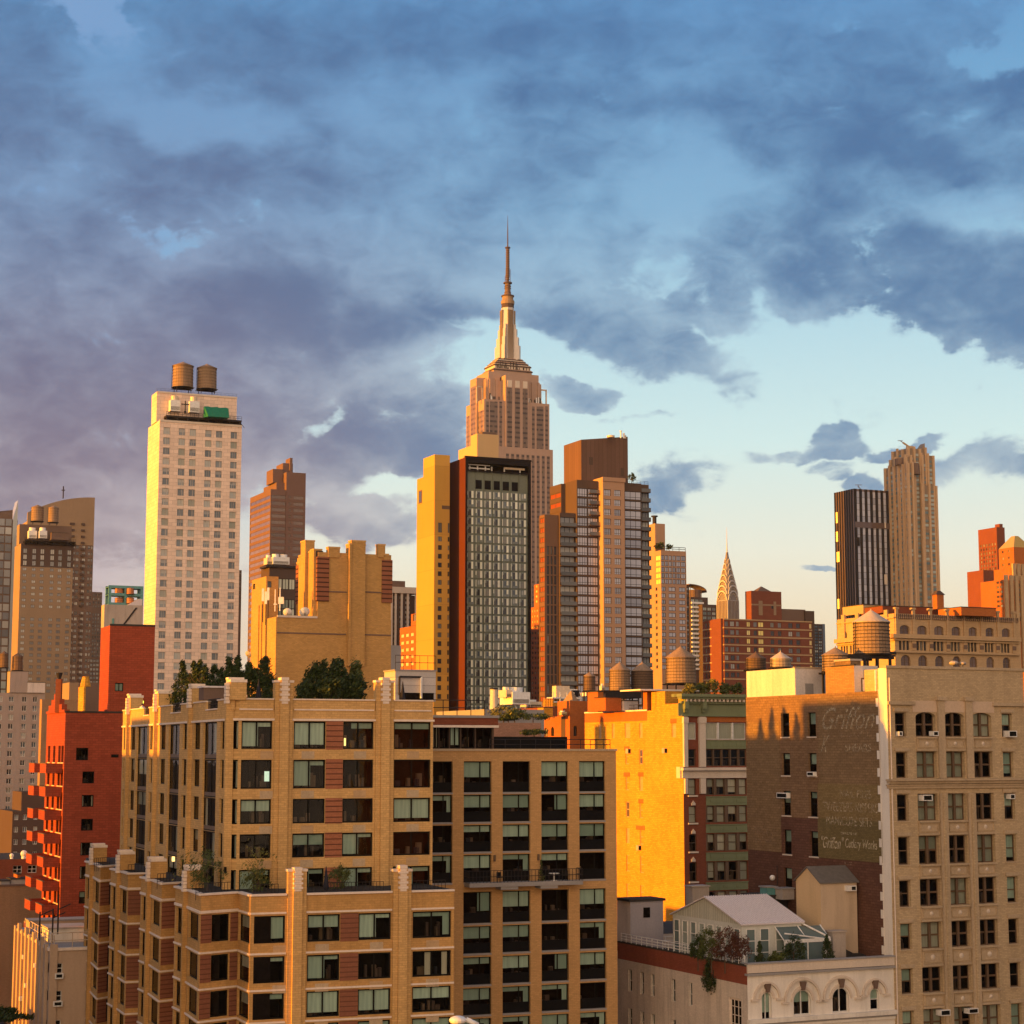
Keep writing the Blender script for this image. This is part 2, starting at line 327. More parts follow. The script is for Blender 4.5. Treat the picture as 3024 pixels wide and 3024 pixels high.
leafmat('leaf_light', (.07, .09, .02), (.25, .20, .05)); leafmat('leaf_red', (.05, .02, .012), (.14, .05, .03))
def stripmat(name, dark, light, pitch, duty=.5):
    """a vertical window strip of a far tower: glass and spandrel alternate floor by floor"""
    m, nt, p, o = newmat(name); O, F, z = nflat(nt)
    q = nmath(nt, 'DIVIDE', z, pitch); fr = nmath(nt, 'FRACT', q)
    wn = nt.nodes.new('ShaderNodeTexWhiteNoise'); wn.noise_dimensions = '2D'
    cb = nt.nodes.new('ShaderNodeCombineXYZ'); nt.links.new(nmath(nt, 'FLOOR', q), cb.inputs[0])
    oi = nt.nodes.new('ShaderNodeObjectInfo'); s = nt.nodes.new('ShaderNodeSeparateXYZ'); nt.links.new(O, s.inputs[0])
    nt.links.new(nmath(nt, 'FLOOR', nmath(nt, 'MULTIPLY', nmath(nt, 'ADD', s.outputs[0], s.outputs[1]), .62)), cb.inputs[1])
    nt.links.new(cb.outputs[0], wn.inputs['Vector'])
    g = nmix(nt, nmath(nt, 'GREATER_THAN', wn.outputs[0], .8), nmix(nt, wn.outputs[0], k3(dark, .8), k3(dark, 1.8)), k3(light, .9))
    nt.links.new(nmix(nt, nmath(nt, 'LESS_THAN', fr, duty), tuple(light)+(1,), g), p.inputs['Base Color'])
    p.inputs['Roughness'].default_value = .3
    return m
stripmat('esb_strip', (.05, .033, .028), (.17, .115, .085), 3.7, .42)
stripmat('dark_strip', (.03, .028, .03), (.10, .08, .07), 3.6, .7)
# ------------------------------------------------------------------ mesh builder
class MB:
    def __init__(s): s.v = []; s.f = []; s.m = []; s.r = []; s.names = []; s.rv = 0.0; s.smooth = False
    def mi(s, n):
        if n not in s.names: s.names.append(n)
        return s.names.index(n)
    def face(s, pts, mat):
        i = len(s.v); s.v.extend([tuple(p) for p in pts]); s.f.append(tuple(range(i, i+len(pts)))); s.m.append(s.mi(mat)); s.r.append(s.rv)
    def hexa(s, p, mat, skip=()):     # p: 8 points, bottom 4 ccw then top 4
        i = len(s.v); s.v.extend([tuple(q) for q in p])
        for k, q in enumerate(((3, 2, 1, 0), (4, 5, 6, 7), (0, 1, 5, 4), (1, 2, 6, 5), (2, 3, 7, 6), (3, 0, 4, 7))):
            if k in skip: continue
            s.f.append(tuple(i+j for j in q)); s.m.append(s.mi(mat)); s.r.append(s.rv)
    def box(s, x0, y0, z0, x1, y1, z1, mat, T=None):
        p = [Vector(q) for q in ((x0, y0, z0), (x1, y0, z0), (x1, y1, z0), (x0, y1, z0), (x0, y0, z1), (x1, y0, z1), (x1, y1, z1), (x0, y1, z1))]
        if T: p = [T @ q for q in p]
        s.hexa(p, mat)
    def ob(s, e, a0, a1, o0, o1, z0, z1, mat):   # box in an edge frame, o = outwards
        f = e.L
        s.hexa([f(a0, o1, z0), f(a1, o1, z0), f(a1, o0, z0), f(a0, o0, z0), f(a0, o1, z1), f(a1, o1, z1), f(a1, o0, z1), f(a0, o0, z1)], mat)
    def cyl(s, x, y, z0, z1, r0, r1, mat, n=16, caps=True, rot=0):
        i = len(s.v)
        for (z, r) in ((z0, r0), (z1, r1)):
            for k in range(n): s.v.append((x+r*cos(2*pi*k/n+rot), y+r*sin(2*pi*k/n+rot), z))
        for k in range(n):
            s.f.append((i+k, i+(k+1) % n, i+n+(k+1) % n, i+n+k)); s.m.append(s.mi(mat)); s.r.append(s.rv)
        if caps:
            s.f.append(tuple(i+n+k for k in range(n))); s.m.append(s.mi(mat)); s.r.append(s.rv)
            s.f.append(tuple(i+k for k in reversed(range(n)))); s.m.append(s.mi(mat)); s.r.append(s.rv)
    def tube(s, p, q, r, mat, n=6):
        p = Vector(p); q = Vector(q); d = (q-p); T = Matrix.Translation(p) @ d.to_track_quat('Z', 'Y').to_matrix().to_4x4(); h = d.length; i = len(s.v)
        for z in (0, h):
            for k in range(n): s.v.append(tuple(T @ Vector((r*cos(2*pi*k/n), r*sin(2*pi*k/n), z))))
        for k in range(n):
            s.f.append((i+k, i+(k+1) % n, i+n+(k+1) % n, i+n+k)); s.m.append(s.mi(mat)); s.r.append(s.rv)
        s.f.append(tuple(i+n+k for k in range(n))); s.m.append(s.mi(mat)); s.r.append(s.rv)
        s.f.append(tuple(i+k for k in reversed(range(n)))); s.m.append(s.mi(mat)); s.r.append(s.rv)
    def ball(s, x, y, z, r, mat, nu=12, nv=8, sz=1.0):
        for j in range(nv):
            t0 = -pi/2+pi*j/nv; t1 = -pi/2+pi*(j+1)/nv
            for k in range(nu):
                a0 = 2*pi*k/nu; a1 = 2*pi*(k+1)/nu
                P = lambda a, t: (x+r*cos(t)*cos(a), y+r*cos(t)*sin(a), z+r*sz*sin(t))
                if j == 0: s.face([P(a0, t0), P(a1, t1), P(a0, t1)], mat)
                elif j == nv-1: s.face([P(a0, t0), P(a1, t0), P(a0, t1)], mat)
                else: s.face([P(a0, t0), P(a1, t0), P(a1, t1), P(a0, t1)], mat)
    def panel(s, e, a0, a1, z0, z1, ops, depth, mat, rmat=None, o=0.0):
        """wall panel on edge e between a0..a1, z0..z1 with rectangular openings (b0, zb, b1, zt) and their reveals"""
        rmat = rmat or mat
        ops = [(max(a0, q[0]), max(z0, q[1]), min(a1, q[2]), min(z1, q[3])) for q in ops]
        ops = [q for q in ops if q[2]-q[0] > .02 and q[3]-q[1] > .02]
        A = sorted(set([a0, a1]+[round(q[0], 4) for q in ops]+[round(q[2], 4) for q in ops])); Zs = sorted(set([z0, z1]+[round(q[1], 4) for q in ops]+[round(q[3], 4) for q in ops]))
        f = e.L
        for zi in range(len(Zs)-1):
            zc = (Zs[zi]+Zs[zi+1])/2; row = [q for q in ops if q[1] < zc < q[3]]
            if not row: s.face([f(a0, o, Zs[zi]), f(a1, o, Zs[zi]), f(a1, o, Zs[zi+1]), f(a0, o, Zs[zi+1])], mat); continue
            start = None
            for ai in range(len(A)-1):
                ac = (A[ai]+A[ai+1])/2
                if any(q[0] < ac < q[2] for q in row):
                    if start is not None: s.face([f(start, o, Zs[zi]), f(A[ai], o, Zs[zi]), f(A[ai], o, Zs[zi+1]), f(start, o, Zs[zi+1])], mat); start = None
                elif start is None: start = A[ai]
            if start is not None: s.face([f(start, o, Zs[zi]), f(A[-1], o, Zs[zi]), f(A[-1], o, Zs[zi+1]), f(start, o, Zs[zi+1])], mat)
        for (b0, zb, b1, zt) in ops:
            D = o-depth
            s.face([f(b0, o, zb), f(b0, o, zt), f(b0, D, zt), f(b0, D, zb)], rmat); s.face([f(b1, o, zt), f(b1, o, zb), f(b1, D, zb), f(b1, D, zt)], rmat)
            s.face([f(b0, o, zt), f(b1, o, zt), f(b1, D, zt), f(b0, D, zt)], rmat); s.face([f(b1, o, zb), f(b0, o, zb), f(b0, D, zb), f(b1, D, zb)], rmat)
    def arch(s, e, b0, b1, zs, zt, mat, depth, n=10, rise=None):
        """fills the corners above an arch: opening top is zt, springing zs"""
        f = e.L; c = (b0+b1)/2; r = (b1-b0)/2; h = rise or (zt-zs); pts = [(c-r*cos(pi*k/n), zs+h*sin(pi*k/n)) for k in range(n+1)]
        for k in range(n):
            (p0, q0), (p1, q1) = pts[k], pts[k+1]
            s.face([f(p0, .002, q0), f(p1, .002, q1), f(p1, .002, zt+.01), f(p0, .002, zt+.01)], mat)
            s.face([f(p0, .002, q0), f(p0, -depth, q0), f(p1, -depth, q1), f(p1, .002, q1)], mat)
    def build(s, name, parent=None, smooth=False):
        me = bpy.data.meshes.new(name); me.from_pydata(s.v, [], s.f)
        for n in s.names: me.materials.append(MATS[n])
        me.polygons.foreach_set('material_index', s.m)
        if any(s.r):
            a = me.attributes.new('rnd', 'FLOAT', 'FACE'); a.data.foreach_set('value', s.r)
        if smooth: me.polygons.foreach_set('use_smooth', [True]*len(s.f))
        me.update()
        o = bpy.data.objects.new(name, me); col.objects.link(o); o.parent = parent
        return o
def tag(o, label=None, cat=None, group=None, kind=None):
    if label: o['label'] = label
    if cat: o['category'] = cat
    if group: o['group'] = group
    if kind: o['kind'] = kind
    return o
def thing(name, label, cat, loc=(0, 0, 0), rotz=0.0, group=None):
    o = bpy.data.objects.new(name, None); col.objects.link(o); o.location = loc; o.rotation_euler = (0, 0, rotz); o.empty_display_size = .5
    return tag(o, label, cat, group)
def crop(x0, y0, k): return lambda x, y: (x0+x*k, y0+y*k)
A_ = crop(0, 1000, .4141); B_ = crop(700, 1000, .5694); C_ = crop(1200, 600, .4141); D_ = crop(1200, 1250, .4658); E_ = crop(1550, 1200, .4658); F_ = crop(2100, 1200, .4783)
G1 = crop(0, 1800, .4141); G2 = crop(0, 2400, .3623); G3 = crop(350, 1950, .5176); G4 = crop(500, 2500, .4658); G5 = crop(1200, 2000, .53); G6 = crop(1600, 1900, .4141); G7 = crop(1800, 2500, .4658); G8 = crop(2200, 1850, .44)
NT = crop(0, 0, 1.0)
def PY(px, d):                         # world point on the pixel's ray at depth Y = d
    r = ray(px); return Vector((r.x*d/r.y, d, ZC+r.z*d/r.y))
def PZ(px, z):                         # world point on the pixel's ray at height z
    r = ray(px); t = (z-ZC)/r.z; return Vector((r.x*t, r.y*t, z))
class Edge:
    """a vertical wall plane in the local frame of a building, from p0 to p1 (outside on the right-hand side)"""
    def __init__(s, b, p0, p1):
        s.b = b; s.p0 = Vector(p0); s.p1 = Vector(p1); s.U = (s.p1-s.p0).normalized(); s.O = Vector((s.U.y, -s.U.x)); s.len = (s.p1-s.p0).length; s.ops = []; s.depth = .25
    def L(s, a, o, z): q = s.p0+s.U*a+s.O*o; return Vector((q.x, q.y, z))
    def at(s, px, o=0.0):
        r = ray(px); b = s.b; c, sn = cos(b.rot), sin(b.rot)
        rl = Vector((r.x*c+r.y*sn, -r.x*sn+r.y*c)); ol = b.loc2((0, 0)); q = s.p0+s.O*o
        t = (q-ol).dot(s.O)/rl.dot(s.O); P = ol+rl*t
        return (P-q).dot(s.U), ZC+r.z*t
    def cols(s, C, xs, y, o=0.0): return [(s.at(C(a, y), o)[0], s.at(C(b, y), o)[0]) for a, b in xs]
    def rows(s, C, ys, x, o=0.0): return [(s.at(C(x, b), o)[1], s.at(C(x, a), o)[1]) for a, b in ys]
    def rown(s, C, y0, y1, ylast, n, x):   # n rows: the first spans y0..y1, the last starts at ylast
        z0 = s.at(C(x, y1))[1]; z1 = s.at(C(x, y0))[1]; zl = s.at(C(x, ylast))[1]
        return [(z0+(zl-z1)*k/(n-1), z1+(zl-z1)*k/(n-1)) for k in range(n)]
class Bld:
    def __init__(s, name, label, cat, corner, d, rot=24., group=None):
        P = PY(corner, d); s.rot = R(rot); s.o = Vector((P.x, P.y)); s.zt = P.z
        s.root = thing(name, label, cat, (P.x, P.y, 0), s.rot, group); s.blocks = []; s.wins = []; s.maxw = 100
    def loc2(s, p):
        v = Vector((p[0], p[1]))-s.o; c, sn = cos(s.rot), sin(s.rot); return Vector((v.x*c+v.y*sn, -v.x*sn+v.y*c))
    def locZ(s, px, z): return s.loc2(PZ(px, z))
    def world(s, x, y, z=0): c, sn = cos(s.rot), sin(s.rot); return Vector((s.o.x+x*c-y*sn, s.o.y+x*sn+y*c, z))
    def S(s, px, y=0.): e = Edge(s, (0, y), (1, y)); return e.at(px)
    def W(s, px, x=0.): e = Edge(s, (x, 0), (x, -1)); a, z = e.at(px); return -a, z
    def block(s, corner, left, right, y=0., z0=0., mat='tower_tan', L=None, roof='roof_tar', z1=None, name=None, Wd=None):
        x0, zt = s.S(corner, y); zt = z1 if z1 is not None else zt
        x1 = x0+Wd if Wd else s.S(right, y)[0]
        y1 = y+L if L else s.W(left, x0)[0]
        return s.prism([(x0, y1), (x0, y), (x1, y), (x1, y1)], z0, zt, mat, roof, name)
    def prism(s, pts, z0, z1, mat, roof='roof_tar', name=None, extra=None):
        k = dict(pts=pts, z0=z0, z1=z1, mat=mat, roof=roof, name=name, mats={}, arch=[]); k['e'] = [Edge(s, pts[i], pts[(i+1) % len(pts)]) for i in range(len(pts))]
        s.blocks.append(k); k['W'] = k['e'][0]; k['S'] = k['e'][1]
        return k
    def win(s, e, cols, rows, style, var=None, openings=True):
        for (a0, a1) in cols:
            for (z0, z1) in rows:
                if openings: e.ops.append((a0, z0, a1, z1))
                s.wins.append((e, (a0+a1)/2, z0, a1-a0, z1-z0, style, var))
    def mb(s): return MB()
    def part(s, name, mb, label=None, parent=None, smooth=False):
        o = mb.build(name, parent or s.root, smooth)
        if label: o['label'] = label
        return o
    def finish(s):
        groups = {}
        for k in s.blocks:
            m = groups.setdefault(k['name'] or 'wall', MB()); n = len(k['pts'])
            for i, e in enumerate(k['e']):
                m.panel(e, 0, e.len, k['z0'], k['z1'], e.ops, e.depth, k['mats'].get(i, k['mat']))
            m.face([(p[0], p[1], k['z1']) for p in k['pts']], k['roof'])
            m.face([(p[0], p[1], k['z0']) for p in reversed(k['pts'])], k['roof'])
            for (e, b0, b1, zs, zt) in k['arch']: m.arch(e, b0, b1, zs, zt, k['mat'], e.depth)
        for nme, m in groups.items(): s.part(nme, m)
        W = sorted(s.wins, key=lambda q: -q[3]*q[4]); rest = MB()
        for i, (e, a, z, w_, h, st, var) in enumerate(W):
            S_ = STY[st]; var = random.randrange(S_.get('nv', 6)) if var is None else var
            ang = math.atan2(e.U.y, e.U.x); T = Matrix.Translation(e.L(a, 0, z)) @ Matrix.Rotation(ang, 4, 'Z')
            if i < s.maxw:
                me, pm = winmesh(round(w_, 2), round(h, 2), st, var)
                o = bpy.data.objects.new('window', me); col.objects.link(o); o.parent = s.root; o.matrix_local = T
                if pm: p = bpy.data.objects.new('pane', pm); col.objects.link(p); p.parent = o
            else:
                rest.rv = random.random(); wingeo(rest, None, w_, h, S_, var, T)
        if rest.f: o = s.part('window', rest, 'remaining windows of the facade, all alike'); o['kind'] = 'stuff'
# ------------------------------------------------------------------ windows
STY = {}
def style(n, **k): STY[n] = dict(fw=.06, rev=.18, mull=(.5,), trans=(), frame='frame_dark', glass='glass_dark', near=False, sill=None, blinds=('none',), nv=6); STY[n].update(k)
def wingeo(mb, pb, w_, h, S, var, T=None):
    T = T or Matrix.Identity(4); r = S['rev']; fw = S['fw']; fr = S['frame']; x0, x1 = -w_/2, w_/2
    B = lambda *a: mb.box(*a[:6], a[6], T)
    B(x0, r, 0, x0+fw, r+.08, h, fr); B(x1-fw, r, 0, x1, r+.08, h, fr); B(x0+fw, r, 0, x1-fw, r+.08, fw, fr); B(x0+fw, r, h-fw, x1-fw, r+.08, h, fr)
    mw = S.get('mw', fw*.5)
    mull = S['mull']; trans = S['trans']
    if callable(mull): mull = mull(var)
    if callable(trans): trans = trans(var)
    for q in mull: B(x0+w_*q-mw, r-.01, fw, x0+w_*q+mw, r+.07, h-fw, fr)
    for q in trans: B(x0+fw, r+.0, h*q-mw, x1-fw, r+.075, h*q+mw, fr)
    if S['sill']: B(x0-.12, -.08, -.12, x1+.12, r, 0.004, S['sill'])
    Q = lambda a, b, c, d, y, m: mb.face([T @ Vector((a, y, c)), T @ Vector((b, y, c)), T @ Vector((b, y, d)), T @ Vector((a, y, d))], m)
    if S['near']:
        d0, d1 = r+.09, r+1.6
        P = lambda x, y, z: T @ Vector((x, y, z))
        for q in (((x0, d1, 0), (x1, d1, 0), (x1, d1, h), (x0, d1, h)), ((x0, d0, 0), (x0, d1, 0), (x0, d1, h), (x0, d0, h)), ((x1, d1, 0), (x1, d0, 0), (x1, d0, h), (x1, d1, h)), ((x0, d0, 0), (x1, d0, 0), (x1, d1, 0), (x0, d1, 0)), ((x0, d1, h), (x1, d1, h), (x1, d0, h), (x0, d0, h))):
            mb.face([P(*p) for p in q], 'room')
        b = S['blinds'][var % len(S['blinds'])]; bm = S.get('bmat', 'blind'); y = r+.16
        lo = S.get('lo', 0.0)
        if b == 'full': Q(x0, x1, h*.16+lo, h, y, bm)
        elif b == 'all': Q(x0, x1, lo, h, y, bm)
        elif b == 'half': Q(x0, x1, h*.52, h, y, bm)
        elif b == 'top': Q(x0, x1, h*.74, h, y, bm)
        elif b == 'left': Q(x0, x0+w_*.56, h*.1+lo, h, y, bm); Q(x0+w_*.56, x1, h*.8, h, y, bm)
        elif b == 'right': Q(x0+w_*.55, x1, h*.05+lo, h, y, bm)
        elif b == 'curt': Q(x0, x0+w_*.16, 0, h, y, 'curtain'); Q(x1-w_*.16, x1, 0, h, y, 'curtain')
        elif b == 'one': Q(x0+w_*.35, x0+w_*.5, 0, h, y+.1, 'curtain'); Q(x1-w_*.22, x1-w_*.08, 0, h, y, 'curtain')
        elif b == 'valance': Q(x0, x1, h*.8, h, y, bm); Q(x1-w_*.2, x1, h*.1, h, y+.02, bm)
        elif b == 'lamp': Q(x0+w_*.06, x0+w_*.16, h*.12, h*.4, y+.3, 'lamp_warm'); Q(x0+w_*.3, x1, h*.75, h, y, bm)
        elif b == 'tv': Q(x1-w_*.18, x1-w_*.02, h*.25, h*.6, y+.3, 'screen_lit')
        # a few things standing in the room
        rr = random.Random(var*7+int(w_*10))
        for i in range(4):
            xx = x0+w_*rr.uniform(.08, .8); ww = rr.uniform(.15, .5); hh = rr.uniform(.2, .55)*h
            mb.box(xx, r+.9, 0, min(xx+ww, x1-.05), r+1.3, hh, rr.choice(('frame_brown', 'tower_dark', 'cloth_dark', 'tower_brown')), T)
        if S.get('low'):                       # dark glass spandrel across the foot of the opening
            B(x0+fw, r-.02, fw, x1-fw, r+.06, lo, S['low'])
        if S.get('slab'): B(x0, -.06, -.14, x1, r+.1, .03, S['slab'])
        if pb: pb.face([(x0, r+.04, 0), (x1, r+.04, 0), (x1, r+.04, h), (x0, r+.04, h)], 'pane')
        else: mb.face([P(x0, r+.04, 0), P(x1, r+.04, 0), P(x1, r+.04, h), P(x0, r+.04, h)], 'pane')
    else:
        g = S['glass']; g = g if isinstance(g, str) else g[var % len(g)]
        if S.get('panes'):
            for (q0, q1, r0, r1, mt) in S['panes'][var % len(S['panes'])]: Q(x0+w_*q0, x0+w_*q1, h*r0, h*r1, r+.04, mt)
        xs = [x0]+[x0+w_*q for q in mull]+[x1]
        Q(x0, x1, 0, h, r+.05, g)
        if S.get('half') and var % 3 == 0: Q(x0+fw, x1-fw, h*.5, h-fw, r+.045, S['half'])
        if S.get('low'): B(x0+fw, r-.02, fw, x1-fw, r+.06, h*.25, S['low'])
_wc = {}
def winmesh(w_, h, st, var):
    k = (w_, h, st, var)
    if k not in _wc:
        m = MB(); p = MB() if STY[st]['near'] else None; wingeo(m, p, w_, h, STY[st], var)
        o = m.build('window'); me = o.data; bpy.data.objects.remove(o); pm = None
        if p: o = p.build('pane'); pm = o.data; bpy.data.objects.remove(o)
        _wc[k] = (me, pm)
    return _wc[k]
# ------------------------------------------------------------------ roof-top things
TANKS = 'wooden water tanks on the roofs'
def tank(label, C, xl, xr, ytip, ytop, ybase, d, legs=2.5, mat='wood_tank', roof='wood_tank', n=20, hoops=6, platform='steel_dark', group=TANKS, fin=True, zfoot=None):
    a = PY(C(xl, ybase), d); b = PY(C(xr, ybase), d); cx = (a.x+b.x)/2; r = (b.x-a.x)/2; zb = a.z; zt = PY(C(xl, ytop), d).z; zp = PY(C((xl+xr)/2, ytip), d).z
    f = zb-legs if zfoot is None else zfoot
    t = thing('water_tank', label, 'water tank', (cx, d, f), R(20), group); zb -= f; zt -= f; zp -= f
    m = MB()
    for k in range(n):                        # staves: slightly uneven radii make the boards read
        m.rv = .01+random.random()*.9
        a0 = 2*pi*k/n; a1 = 2*pi*(k+1)/n-.02; q = r*(1+random.uniform(-.008, .008)); q0 = q*1.02
        m.face([(q0*cos(a0), q0*sin(a0), zb), (q0*cos(a1), q0*sin(a1), zb), (q*.98*cos(a1), q*.98*sin(a1), zt), (q*.98*cos(a0), q*.98*sin(a0), zt)], mat)
    m.cyl(0, 0, zb, zt, r*.985, r*.965, mat, n); m.build('barrel', t)
    m = MB()
    for i in range(hoops):
        z = zb+(zt-zb)*(i+.5)/hoops; m.cyl(0, 0, z-.03, z+.03, r*1.03, r*1.03, 'steel_dark', n)
    m.build('hoop', t)
    m = MB(); m.cyl(0, 0, zt, zp-(zp-zt)*.06, r*1.06, r*.06, roof, n); m.cyl(0, 0, zt-.08, zt, r*1.06, r*1.06, roof, n)
    if fin: m.cyl(0, 0, zp-(zp-zt)*.1, zp+.12, .09, .03, roof, 6)
    m.build('conical_roof', t)
    m = MB(); h = min(.35, zb*.3)
    m.cyl(0, 0, zb-h*.4, zb, r*1.08, r*1.08, platform, n)
    for q in (-.7, 0, .7): m.box(-r*1.05, q*r-.1, zb-h, r*1.05, q*r+.1, zb-h*.4, platform)
    m.build('platform', t)
    for sx in (-1, 1):
        for sy in (-1, 1):
            m = MB(); m.box(sx*r*.7-.1, sy*r*.7-.1, 0, sx*r*.7+.1, sy*r*.7+.1, zb-h, platform); m.build('leg', t)
    m = MB()
    for q in (-.18, .18): m.tube((-r*1.1, q, zb-h), (-r*1.06, q, zt), .035, 'steel_dark')
    for i in range(int((zt-zb)/.35)): m.tube((-r*1.09, -.18, zb+i*.35), (-r*1.09, .18, zb+i*.35), .02, 'steel_dark')
    m.build('ladder', t)
    return t
def boxpart(b, nm, e, *a):
    m = MB(); m.ob(e, *a); return b.part(nm, m)
def roofbox(name, label, cat, C, x0, x1, yt, yb, d, deep, mat, roof='roof_tar', rot=24, z0=None, group=None, extra=None):
    """box standing on a roof whose front face spans the pixels given; returns thing, width, height"""
    a = PY(C(x0, yb), d); top = PY(C(x0, yt), d).z
    rt = R(rot); m1 = ray(C(x1, yb)); mm = m1.x/m1.y; w_ = (mm*d-a.x)/(cos(rt)-mm*sin(rt))
    zb = a.z if z0 is None else z0
    t = thing(name, label, cat, (a.x, d, zb), rt, group); m = MB(); h = top-zb
    m.box(0, 0, 0, w_, deep, h, mat); m.box(-.12, -.12, h, w_+.12, deep+.12, h+.15, roof); m.build('housing', t)
    return t, w_, h
def cooling(label, C, x0, x1, yt, yb, d, deep=2.2, fans=1, mat='brass_unit', fanm='white_metal', rot=24, group='cooling units on the roofs'):
    a = PY(C(x0, yb), d); top = PY(C(x0, yt), d).z; rt = R(rot); m1 = ray(C(x1, yb)); mm = m1.x/m1.y; w_ = (mm*d-a.x)/(cos(rt)-mm*sin(rt)); h = top-a.z
    t = thing('cooling_unit', label, 'cooling unit', (a.x, d, a.z), rt, group); hb = h*.74; m = MB()
    m.box(0, 0, h*.12, w_, deep, hb, mat)
    for q in (0.04, .96): 
        for yy in (.05, deep-.15): m.box(w_*q-.05, yy, 0, w_*q+.05, yy+.1, h*.12, 'steel_dark')
    m.build('casing', t); m = MB()
    for i in range(7): z = h*(.18+.03*i); m.box(w_*.06, -.04, z, w_*.94, 0, z+h*.012, 'steel_dark')
    m.build('louvre', t)
    for i in range(fans):
        m = MB(); cx = w_*(i+.5)/fans; rr = min(w_/fans, deep)*.4; m.cyl(cx, deep/2, hb, h, rr, rr*1.05, fanm, 14, caps=False); m.cyl(cx, deep/2, hb, h*.97, rr*.93, rr*.95, 'steel_dark', 14); m.build('fan_stack', t)
    return t
def rail(b, pts, h, mat='steel_dark', step=1.2, r=.03, bars=2, name='railing'):
    m = MB()
    for i in range(len(pts)-1):
        p, q = Vector(pts[i]), Vector(pts[i+1]); L = (q-p).length; n = max(1, int(L/step))
        for k in range(n+1):
            c = p.lerp(q, k/n); m.tube(c, c+Vector((0, 0, h)), r, mat, 4)
        for j in range(bars): zz = Vector((0, 0, h*(j+1)/bars)); m.tube(p+zz, q+zz, r, mat, 4)
    return m.build(name, b.root if hasattr(b, 'root') else b)
def foliage(mb, cx, cy, cz, rx, ry, rz, n, size, mat, shape='ball', seed=1, clumps=14):
    rnd = random.Random(seed); cl = []
    for i in range(clumps):
        if shape == 'cone':
            t = rnd.random()**.8; rr = (1-t)*rnd.uniform(.3, .85)+.05; a = rnd.uniform(0, 2*pi); cl.append((rx*rr*cos(a), ry*rr*sin(a), rz*t, (1-t)*.45+.14))
        else:
            a = rnd.uniform(0, 2*pi); u = rnd.uniform(-.7, 1); q = math.sqrt(max(0, 1-u*u*.9))*rnd.uniform(.35, .9); cl.append((rx*q*cos(a), ry*q*sin(a), rz*u*.8, rnd.uniform(.22, .42)))
    for i in range(n):
        x, y, z, k = cl[i % len(cl)]; g = lambda: rnd.gauss(0, .42)
        px = cx+x+g()*k*rx; py = cy+y+g()*k*ry; pz = cz+z+g()*k*(rz if shape != 'cone' else rz*.35)
        v = Vector((rnd.uniform(-1, 1), rnd.uniform(-1, 1), rnd.uniform(-.4, 1))).normalized(); u = v.orthogonal().normalized()*size*rnd.uniform(.5, 1.3); ww = v.cross(u)*rnd.uniform(.4, .8)
        P = Vector((px, py, pz)); mb.rv = max(.02, min(1, rnd.gauss(.4+.25*(k-.3), .25)))
        mb.face([P-u, P-ww*.6, P+u, P+ww*.6], mat)
def tree(name, label, cat, loc, h, r, shape='cone', leaf='leaf_dark', n=1400, size=.2, seed=1, group=None, trunk=.15, clumps=26):
    t = thing(name, label, cat, loc, 0, group); m = MB(); th = h*(.12 if shape == 'cone' else .4)
    m.cyl(0, 0, 0, h*.75 if shape == 'cone' else h*.6, trunk, trunk*.35, 'bark', 8)
    rr = random.Random(seed)
    for i in range(5): a = rr.uniform(0, 6.28); z = h*rr.uniform(.3, .6); m.tube((0, 0, z), (r*.6*cos(a), r*.6*sin(a), z+h*.2), trunk*.3, 'bark', 5)
    m.build('trunk', t); m = MB()
    if shape == 'cone': foliage(m, 0, 0, th*.4, r, r, h-th*.4, n, size, leaf, 'cone', seed, clumps)
    else: foliage(m, 0, 0, h*.62, r, r, h*.40, n, size, leaf, 'ball', seed, clumps)
    m.build('crown', t); return t
style('far', fw=.12, rev=.25)
style('hotel', panes=(((.62, .74, 0, 1, 'glass_mid'), (.05, .6, .45, .95, 'glass_mid')), ((.3, .42, 0, 1, 'glass_mid'),), ((.66, .8, 0, 1, 'glass_mid'),), ((.25, .38, 0, 1, 'glass_mid'), (.0, 1, .7, 1, 'glass_mid')), ((.0, 1, 0, 1, 'shade'),), ((.62, .76, 0, 1, 'glass_mid'),)), fw=.1, rev=.25, mull=(.62,), glass='glass_hotel', frame='concrete', half='glass_mid', mw=.05)
style('tan_tower', fw=.1, rev=.2, glass='glass_mid', frame='frame_brown')
style('dark_tower', fw=.12, rev=.2, glass='glass_mid', frame='frame_dark')
style('grey_far', fw=.1, rev=.2, glass=('glass_mid', 'glass_dark'), frame='frame_dark', half='glass_mid')
style('band', fw=.1, rev=.15, mull=(.25, .5, .75), glass='glass_brown', frame='tower_brown')
style('small_dark', fw=.06, rev=.25, glass='glass_dark', frame='frame_dark')
_l, _d, _g = 'curtain_glass', 'glass_dark', 'green_band_frame'
style('curtain', fw=.1, rev=.12, mull=(.28, .56), trans=(), glass='glass_grn_d', frame='green_band_frame', mw=.04, panes=(
  ((.0, .12, 0, .9, _l), (.14, .27, 0, .55, _d), (.3, .52, .05, .8, _d), (.6, .80, 0, .92, _l)), ((.02, .13, 0, .9, _l), (.3, .5, .1, .75, _d), (.6, .82, .0, .92, _l), (.84, 1, 0, .9, 'glass_hotel')),
  ((.0, .1, 0, .9, _l), (.3, .42, 0, .92, _l), (.44, .54, 0, .6, _d), (.6, .78, 0, .92, _l)), ((.3, .54, .05, .85, _d), (.58, .84, 0, .92, _l), (.0, .14, .4, .9, _l)),
  ((.02, .2, 0, .85, 'glass_hotel'), (.3, .5, .05, .75, _d), (.62, .76, 0, .92, _l)), ((.0, .12, 0, .9, _l), (.3, .52, .3, .85, 'glass_hotel'), (.6, .82, .35, .92, _l))))
